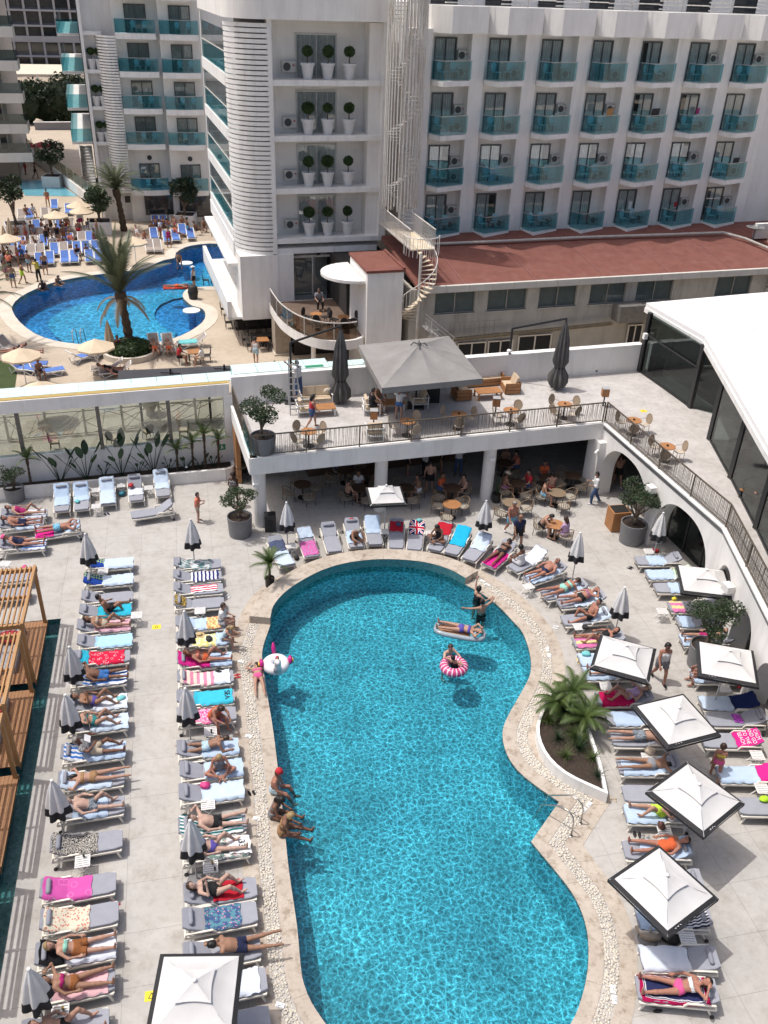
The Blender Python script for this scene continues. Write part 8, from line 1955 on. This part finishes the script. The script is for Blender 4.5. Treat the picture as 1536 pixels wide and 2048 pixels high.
blob((1172,1310),.44,.17,TW['aqua'],'aqua heap at the foot of the sixth right lounger','cloth','cloth',.5);blob((1348,1200),.44,.12,mk('yellow_toy',(.7,.6,.05)),'yellow beach toy on the arcade row','toy','toy');blob((1478,1375),.46,.12,REDT,'red bag on the shaded magazine table','bag','bag')
blob((703,1040),.7,.1,REDT,'red cloth on the fourth curved row headrest','cloth','cloth');blob((838,1042),.75,.13,TW['aqua'],'aqua cap on the cross towel','hat','hat',.5);blob((797,1050),.6,.17,TW['dgrey'],'slate bag among the red clothes','bag','bag',.4)
blob((1310,1103),.02,.16,REDT,'dark red bag on the deck by the olive pot','bag','bag',.5);blob((1528,1600),.44,.16,TW['lime'],'lime green swimwear on the right edge lounger','cloth','cloth',.4);blob((593,1118),.02,.14,BLACK,'black bag beneath the pink floral towel','bag','bag');blob((372,935),.62,.12,WHT,'white bag left on the planter rim','bag','bag',.4)
st=thing('straw_hat','round straw hat on the yellow floral towel','hat',ground((399,1270),.45));m=MB();m.lathe([(.19,0),(.1,.015),(.095,.08),(.06,.10),(0,.105)],18);m.build('crown',mk('straw',(.55,.40,.20)),st);m=MB();m.lathe([(.102,.017),(.102,.04)],18);m.build('band',BLACK,st)
def shoes(px,z,mat,label,rz=20):
    q=P(*px,z);t=thing('sandals',label,'shoes',(q.x,q.y,z),R(rz))
    for y in(-.07,.07):m=MB();m.ball((0,y,.02),.13,.05,.02,10,6);m.build('sole',mat,t);m=MB();m.path([(-.02,y-.05,.02),(.03,y,.07),(-.02,y+.05,.02)],.012,5);m.build('strap',mat,t)
shoes((475,1353),0,REDT,'red sandals at the foot of the pink striped towel');shoes((1274,1670),0,BLACK,'black sandals beside the woman in orange',80);shoes((1290,1676),0,mk('grey_trainer',(.3,.3,.3)),'grey trainers beside the black sandals',60);shoes((438,1340),.47,BLACK,'black sandals on a white blue towel',-10);shoes((1313,2017),0,BLACK,'black sandals below the navy bordered towel',10)
for i,(ky,dx,dy,c_)in enumerate((('A3',-.4,.55,'navy'),('A6',-.7,-.55,'black'),('A12',.2,.52,'beige'),('A15',-.9,.5,'red'),('B3',-1.15,.1,'white'),('B13',-1.2,-.1,'black'),('B17',-.3,.5,'blue'),('T3',-1.1,.1,'black'),('T9',-1.15,0,'navy'),('R4',-1.15,.1,'white'),('R9',-1.15,0,'black'),('R12',-1.2,.1,'beige'),('S1',-1.15,0,'black'),('K3',-1.2,.1,'navy'))):
    c,yw,al,_t=LG[ky];q=c+Vector((math.cos(yw)*dx-math.sin(yw)*dy,math.sin(yw)*dx+math.cos(yw)*dy,0));t=thing('sandals',f'{c_} sandals on the deck by the {ORD[int(ky[1:])]} lounger, {ROWN[ky[0]]}','shoes',q,yw+i)
    for y in(-.06,.07):m=MB();m.ball((y*.3,y,.015),.125,.045,.015,10,6);m.build('sole',CLO[c_],t);m=MB();m.path([(0,y-.045,.02),(.05,y,.055),(0,y+.045,.02)],.010,5);m.build('strap',CLO[c_],t)
def glass_on(px,z,mat,label,h=.14,r=.035):
    q=P(*px,z);t=thing('drink',label,'drink',(q.x,q.y,z));m=MB();m.lathe([(0,0),(r*.8,0),(r,h),(r*.9,h),(r*.72,.012)],12);m.build('glass',CLRG,t);m=MB();m.lathe([(0,.012),(r*.74,.012),(r*.85,h*.75),(0,h*.75)],12);m.build('liquid',mat,t)
BEER=mk('beer',(.55,.30,.04));COLA=mk('cola',(.04,.015,.01))
glass_on((127,2020),.46,BEER,'glass of beer on the bottom left table');glass_on((118,2028),.46,COLA,'dark drink on the bottom left table');glass_on((425,1728),.46,BEER,'glass of beer on the table below the numbered shirt');glass_on((430,1740),.46,COLA,'dark drink on the table below the numbered shirt');glass_on((423,1465),.46,COLA,'dark cup on the table near the boy');glass_on((168,1714),.46,COLA,'dark cup by the leopard print towel')
bk=thing('open_book','open white book held by the reading man','book',(0,0,0));c,yw,al,_t=LG['A11'];bk.location=c+Vector((math.cos(yw)*.02,math.sin(yw)*.02,.98));bk.rotation_euler=(0,R(-35),yw)
for s in(-1,1):m=MB();m.slab([(0,0,0),(0,s*.14,.03),(.2,s*.14,.03),(.2,0,0)],.01 if s>0 else-.01);m.build('pages',WHITESIGN,bk)
# ------------------------------------------------------------------ far pool terrace: loungers, parasols and guests
FLM={}
for key,mat in(('b',BLUES),('t',TAUPES)):
    m=MB();m.slab([(-1.0,-.30,.36),(.2,-.30,.34),(.2,.30,.34),(-1.0,.30,.36)],.03);FLM['s'+key]=m.mesh('sling',mat)
    m=MB();m.slab([(.2,-.30,.34),(.85,-.30,.80),(.85,.30,.80),(.2,.30,.34)],.03);FLM['k'+key]=m.mesh('back_sling',mat)
m=MB()
for y in(-.33,.33):m.path([(-1.0,y,.30),(-.4,y,.33),(.2,y,.32),(.86,y,.82)],.04,6);m.path([(-.9,y,.30),(-.7,y,.02),(-.2,y,.25),(.3,y,.25),(.6,y,.02),(.7,y,.35)],.035,6)
m.bar((-1,-.33,.3),(-1,.33,.3),.06,.06);m.bar((.86,-.33,.82),(.86,.33,.82),.06,.06);FLM['frame']=m.mesh('frame',WHITEP)
FLN=[0]
def far_lounger(px,kind,yaw,words):
    q=P(*px,ZF);t=thing('pool_lounger',f'{"blue" if kind == "b" else "taupe"} sling lounger with white plastic frame, {words}','sun lounger',(q.x,q.y,ZF),R(yaw),'loungers round the far pool');ref(FLM['frame'],'frame',t);ref(FLM['s'+kind],'sling',t);ref(FLM['k'+kind],'back_sling',t)
rows=[('front row by the water',[(80,531),(101,528),(131,526),(150,525),(180,524),(199,523)],'bbbbbb'),('second row',[(26,517),(45,516),(64,514),(82,512),(110,510),(129,509),(155,507),(173,506),(192,505)],'tbttbtbbb'),('third row',[(26,497),(44,497),(70,495),(89,493),(117,491),(140,490),(165,487),(181,486)],'bbtbtbtb'),('fourth row',[(81,478),(110,479),(130,478),(148,475),(166,474),(185,473)],'ttbttt'),('fifth row',[(58,463),(74,462),(98,463),(120,461),(141,459)],'tbtbt'),('outer left row',[(6,512),(8,498),(10,535)],'tbt'),('back group by the boxed tree',[(44,440),(61,438),(91,437),(138,428),(110,419)],'tbtbb'),('group by the left hotel block',[(300,503),(316,503),(312,452),(328,452),(349,452),(309,478),(335,484),(352,482),(366,470),(382,478)],'ttbbtbbbbb'),('group at the near left corner',[(20,702),(48,745),(62,738),(95,752),(165,722),(196,714)],'tbbbbb')]
for nm,pl_,kn in rows:
    for i,(p_,k_)in enumerate(zip(pl_,kn)):far_lounger(p_,k_,107 if 'near' not in nm else 150+20*i,f'{ORD[i+1]} in the {nm}')
far_lounger((386,694),'t',20,'standing alone near the bar');q=P(386,694,ZF)
towel((q.x,q.y,ZF),R(20),24,-.9,.3,TW['aqua'],'turquoise towel on the lone lounger beyond the walkway')
for px in((218,745),(235,752),(310,700),(338,700)):far_lounger(px,'t',15 if px[0]<300 else 110,f'{"left" if px[0] in (218, 310) else "right"} of the pair {"near the walkway" if px[0] < 300 else "right of the bush"}')
def beige_par(px,label,r=1.12,open_=True,zc=2.25):
    q=P(*px,ZF+zc);t=thing('beige_parasol',label,'parasol',(q.x,q.y,ZF),0,'beige parasols of the far pool');m=MB();m.cyl((0,0,0),(0,0,2.4 if open_ else 2.3),.03,n=6);m.build('pole',WHITEP,t);m=MB()
    if open_:
        m.lathe([(r,zc-.35),(r*.5,zc-.12),(.05,zc+.12),(0,zc+.13)],8);m.build('canopy',BEIGEC,t);m=MB();m.lathe([(r+.005,zc-.45),(r+.003,zc-.349)],8);m.build('valance',BEIGEC,t)
    else:folded(m,[(.9,.24,.3),(1.3,.22,.3),(1.9,.12,.25),(2.3,.03,.1)],0);m.build('canopy',TANC,t,smooth=True)
for px,lb_ in(((110,424),'open beige parasol behind the taupe loungers'),((155,404),'open beige parasol farther back'),((162,415),'open beige parasol by the ficus'),((13,470),'open beige parasol at the left edge'),((267,476),'open beige parasol behind the tall palm'),((190,682),'open beige parasol over the rim of the far pool'),((40,700),'open beige parasol at the near left of the far pool'),((77,767),'open beige parasol just behind the walkway beam')):beige_par(px,lb_)
for px,lb_ in(((214,642),'shut tan parasol beside the near palm'),((16,436),'shut tan parasol left of the boxed tree'),((5,452),'shut tan parasol at the left margin')):beige_par(px,lb_,open_=False)
rp_=thing('red_parasol','red spotted parasol at the splash pool','parasol',(lambda q:(q.x,q.y,ZF))(P(83,287,ZF+2.2)));m=MB();m.lathe([(1.3,1.9),(.9,2.15),(.05,2.4),(0,2.41)],12);m.build('canopy',REDT,rp_);m=MB();m.cyl((0,0,0),(0,0,2.4),.04,n=6);m.build('pole',WHITEP,rp_)
FP_=[((97,414),'man with folded arms standing on the far sand coloured terrace','stand_fold','tan',[('trunks','salmon')],-90),((163,459),'man in a pale blue shirt and red shorts by the ficus box','stand','pink',[('tee','paleblue'),('shorts','magenta')],-60),((52,349),'man in red shorts near the splash pool','stand','tan',[('shorts','red')],0),((72,357),'child walking near the splash pool','walk','brown',[('trunks','black')],10),
 ((28,575),'bystander in denim shorts at the left of the far pool','stand','tan',[('shorts','denim')],100),((47,567),'man in lime shorts at the left of the far pool','walk','tan',[('shorts','lime')],30),((79,563),'person in a yellow top at the far pool rim','reach','brown',[('tee','yellow'),('pants','black')],160),((92,549),'boy in navy shorts among the blue loungers','stand','tan',[('trunks','navy')],-80),((96,493),'woman in black between the lounger rows','stand','brown',[('suit','black')],90),((117,488),'bystander in dark swimwear among taupe loungers','stand','brown',[('suit','black')],-90),((130,489),'tanned man standing among taupe loungers','stand','brown',[('trunks','brown')],-60),((437,579),'woman in a green cover-up at the far pool rim','stand','tan',[('dress','green')],100),((512,727),'waitress in white top and denim shorts behind the walkway','walk','pink',[('vest','white'),('shorts','paleblue')],90),((339,495),'girl in a magenta swimsuit by the boxed tree','stand','tan',[('suit','magenta')],-90),((389,578),'person in a white hat and vest on the pool peninsula','stand','pink',[('vest','white'),('shorts','black')],170),((15,560),'person with a red bag at the far left','stand','brown',[('shorts','floral')],0),((12,530),'second bystander at the far left edge','stand','brown',[('trunks','black')],40)]
for i,(px,lb_,po_,sk,wr,ya_)in enumerate(FP_):stander(px,ZF,lb_,ya_,po_,1.0,'f' if 'wom' in lb_ or 'girl' in lb_ or 'waitress' in lb_ else 'm',skin=sk,hair=('short','black'),wear=wr,hat=('brim','white')if 'hat' in lb_ else None)
for i,(px,po_,sk)in enumerate((((18,500),'sit_back','tan'),((30,487),'sit','brown'),((38,530),'stand','tan'),((60,545),'stand','brown'),((70,478),'sit','red'),((104,470),'stand','tan'),((123,462),'sit','brown'),((137,470),'stand','tan'),((146,494),'sit_back','red'),((188,487),'sit','brown'),((205,498),'sit_back','tan'),((290,488),'sit','red'),((322,478),'stand','tan'),((340,462),'sit_back','red'),((365,458),'sit','tan'),((395,470),'sit_back','brown'),((8,545),'stand','tan'),((48,505),'sit_back','red'),((112,455),'sit','tan'),((84,466),'sit','red'),((22,548),'stand','brown'),((35,478),'sit','tan'),((54,487),'stand','red'),((76,500),'sit_back','brown'),((108,498),'sit','tan'),((125,500),'sit_back','red'),((138,480),'sit','tan'),((160,480),'stand','brown'),((178,465),'sit','red'),((196,478),'stand','tan'),((214,505),'sit','brown'),((304,470),'sit','tan'),((355,478),'sit_back','tan'),((376,474),'stand','brown'))):
    q=P(*px,ZF);zz=ZF+(foot_z('stand','m')if po_=='stand' else .5);person(f'{("standing", "seated")[po_ != "stand"]} holidaymaker in the far crowd, {ORD[i+1]} of the scattered guests',(q.x,q.y,zz),R(-90+(i*53)%180),po_,'m',sk,('short',('black','brown','fair')[i%3]),[('trunks',('black','navy','red','turqprint','floral')[i%5])]+([('tee',('white','grey','salmon')[i%3])]if i%4==0 else[]))
FS_=[((86,570),'dark crouching person at the far pool rim','cross','dark',[('trunks','black')]),((114,561),'person sitting at the far pool rim','cross','tan',[('trunks','black')]),((52,428),'guest sitting behind the blue lounger','sit','tan',[('trunks','red')]),((66,426),'guest sitting beside the boxed tree','sit','tan',[('tee','white')]),((63,462),'sunbather on the left of the fourth row','sit','tan',[('trunks','grey')]),((96,468),'sunbather with a dark hat behind the rows','sit','tan',[('suit','black')]),((155,510),'woman with red hair among the loungers','sit','brown',[('suit','black')]),((173,508),'man sitting upright among the loungers','sit','brown',[('trunks','black')]),((312,452),'left sunbather by the hotel block','sit_back','brown',[('trunks','navy')]),((328,452),'middle sunbather by the hotel block','sit_back','brown',[('briefs','black')]),((349,451),'right sunbather by the hotel block','sit_back','tan',[('briefs','pink')]),((408,455),'guest in shade by the hotel corner','sit','tan',[('trunks','black')]),((426,462),'second guest in shade by the hotel corner','sit','tan',[('suit','black')]),((359,524),'bather sitting on the far pool step','sit','tan',[('trunks','black')]),((235,697),'sunburnt man sitting behind the palm','sit','red',[('trunks','blue')]),((78,745),'man sitting on a blue lounger at the near left','sit','tan',[('trunks','navy')]),((20,515),'sunbather at the left of the second row','sit_back','brown',[('trunks','red')]),((45,513),'sunbather second in the second row','sit_back','tan',[('suit','blue')]),((275,470),'sunbather behind the far palm trunk','sit_back','pink',[('suit','white')])]
for i,(px,lb_,po_,sk,wr)in enumerate(FS_):q=P(*px,ZF+.4);person(lb_,(q.x,q.y,ZF+(.50 if po_!='cross' else .13)),R(-80+(i*37)%40),po_,'f' if i%2 else 'm',sk,('short','black' if i%3 else 'brown'),wr)
for px,ya_,lb_ in(((220,738),195,'upper sunbather by the walkway'),((237,747),195,'lower sunbather by the walkway'),((30,700),20,'sunbather at the near left of the far pool'),((55,705),200,'second sunbather at the near left of the far pool')):q=P(*px,ZF+.5);person(lb_,(q.x,q.y,ZF+.5),R(ya_),'back','f','red',('short','brown'),[('suit','black')])
for px,lb_ in(((310,700),'left sunbather right of the bush'),((338,700),'right sunbather right of the bush')):q=P(*px,ZF+.4);person(lb_,(q.x,q.y,ZF+.52),R(110),'back','m','tan',('short','brown'),[('trunks','orange')])
q=P(352,575,ZF);t=thing('red_air_bed','red inflatable air bed on the far pool','pool float',(q.x,q.y,ZF-.06),R(10))
for k in range(4):m=MB();m.path([(-.95,-.27+.18*k,.06),(.95,-.27+.18*k,.06)],.09,8);m.build('tube',mk('red_vinyl',(.6,.06,.03),None,4,.25),t,smooth=True)
m=MB();m.path([(.8,-.3,.14),(.8,.3,.14)],.1,8);m.build('headrest',mk('red_vinyl',(.6,.06,.03)),t,smooth=True)
person('swimmer resting on the red air bed',(q.x+.1,q.y,ZF+.14),R(10),'prone','m','tan',('short','black'),[('trunks','orange')])
for i,(px,rx_,lb_)in enumerate((((383,621),.62,'round white stool island by the near peninsula'),((372,526),.55,'round white stool island by the far pool steps'))):
    q=P(*px,ZF);t=thing('pool_island',lb_,'island',(q.x,q.y,ZF-1.4));m=MB();m.cyl((0,0,0),(0,0,1.35),.28,n=20);m.build('base',PTILE2,t);m=MB();m.lathe([(0,1.43),(rx_,1.43),(rx_,1.35),(0,1.35)],24);m.build('top',WHITE2,t)
t=thing('dark_bin','dark wicker bin on the pool peninsula','bin',ground((387,598),ZF));m=MB();m.lathe([(.3,0),(.38,.5),(.34,.95),(.2,1.05),(0,1.06)],16);m.build('body',BLKW,t,smooth=True);m=MB();m.lathe([(.39,.5),(.40,.55)],16);m.build('band',BLACK,t)
for s,px in(('left',(147,685)),('right',(163,684))):
    q=P(*px,ZF);t=thing('pool_rail',f'{s} steel rail of the far pool ladder','handrail',(q.x,q.y,ZF));m=MB();m.path([(0,0,0),(0,0,.7),(.05,.15,.85),(.1,.4,.75),(.12,.55,-.3)],.03,6);m.build('tube',CHROME,t);m=MB();m.lathe([(.06,0),(.06,.03),(0,.04)],10);m.build('flange',CHROME,t)
# dark sunshade roof behind the beam, tables of the lower bar
aw=bthing('dark_awning','flat dark grey awning just behind the aqua glass strip','awning',3,45,ZF);oa=(3,45,ZF)
m=MB(oa);m.prism([(-.6,44.4),(10.5,43.6),(10.8,45.0),(-.5,45.9)],3.15,3.25);m.build('roof',mk('charcoal_membrane',(.05,.05,.055),(.035,.035,.04),1),aw)
for u in(.4,4,7,10):m=MB(oa);m.box(u-.06,u+.06,44.6,44.72,ZF,3.15);m.build('post',DKM,aw)
for u in(2.1,4.9,7.6):m=MB(oa);m.bar((u-.5,44.9,3.36),(u+.5,44.6,3.36),.05,.05);m.bar((u,44.4,3.33),(u+.1,45.1,3.33),.05,.05);m.cyl((u,44.75,3.25),(u,44.75,3.6),.05,n=6);m.build('bracket',DKM,aw)
BK=[]
for i,px in enumerate(((390,725),(432,570),(470,628),(480,655),(505,668),(525,700),(515,690),(540,690))):
    q=P(*px,ZF);t=thing('wicker_cafe_table',f'{"teak topped" if i == 0 else "dark"} square bar table, {ORD[i+1]} along the hotel side','table',(q.x,q.y,ZF),BA);m=MB();m.box(-.4,.4,-.4,.4,.70,.75);m.build('table_top',TEAK if i in(0,5)else BLKW,t)
    for x in(-.33,.33):
        for y in(-.33,.33):m=MB();m.bar((x,y,0),(x,y,.7),.05,.05);m.build('leg',BLKW,t)
    for k,(dx,dy,rz)in enumerate(((-.75,0,0),(.75,0,math.pi))):
        o=W(dx,dy);c=ref(chair_mesh('wicker_seat',BLKW)if i==0 and k==0 else bpy.data.meshes['wicker_seat'],'wicker_chair',None,(q.x+o.x,q.y+o.y,ZF),(0,0,BA+rz));tag(c,f'dark wicker chair {("left", "right")[k]} of the {ORD[i+1]} hotel side bar table','chair','dark wicker chairs')
q=P(358,715,ZF+.45);person('guest in red sitting at the teak topped table',(q.x,q.y,ZF+.55),R(0),'sit','m','tan',('short','black'),[('tee','red'),('shorts','black')])
q=P(405,718,ZF+.45);person('white-haired guest sitting at the teak topped table',(q.x,q.y,ZF+.55),R(180),'sit','m','pink',('short','grey'),[('tee','white'),('shorts','beige')])
# planter urn and furniture seen through the partition
for i,(u,v)in enumerate(((-4.0,43),(-1.2,42.8),(.6,43.2),(2.4,43.0))):
    t=thing('shade_armchair',f'dark woven armchair behind the glazed partition, {ORD[i+1]} from the left','chair',W(u,v,ZF),BA+i);ref(bpy.data.meshes['wicker_seat'],'seat_shell',t);m=MB();m.box(-.2,.2,-.2,.2,.46,.52);m.build('cushion',CUSH,t)
t=thing('stone_urn','pale stone urn behind the glazed partition','planter',W(.9,46.3,ZF));m=MB();m.lathe([(0,0),(.3,0),(.22,.2),(.5,.8),(.55,1.0),(.45,1.0),(.4,.9)],18);m.build('urn',FCOP,t,smooth=40);m=MB();leaves(m,(0,0,1.2),.4,.4,.3,200,.1,random.Random(1));m.build('foliage',LF_BOX,t)
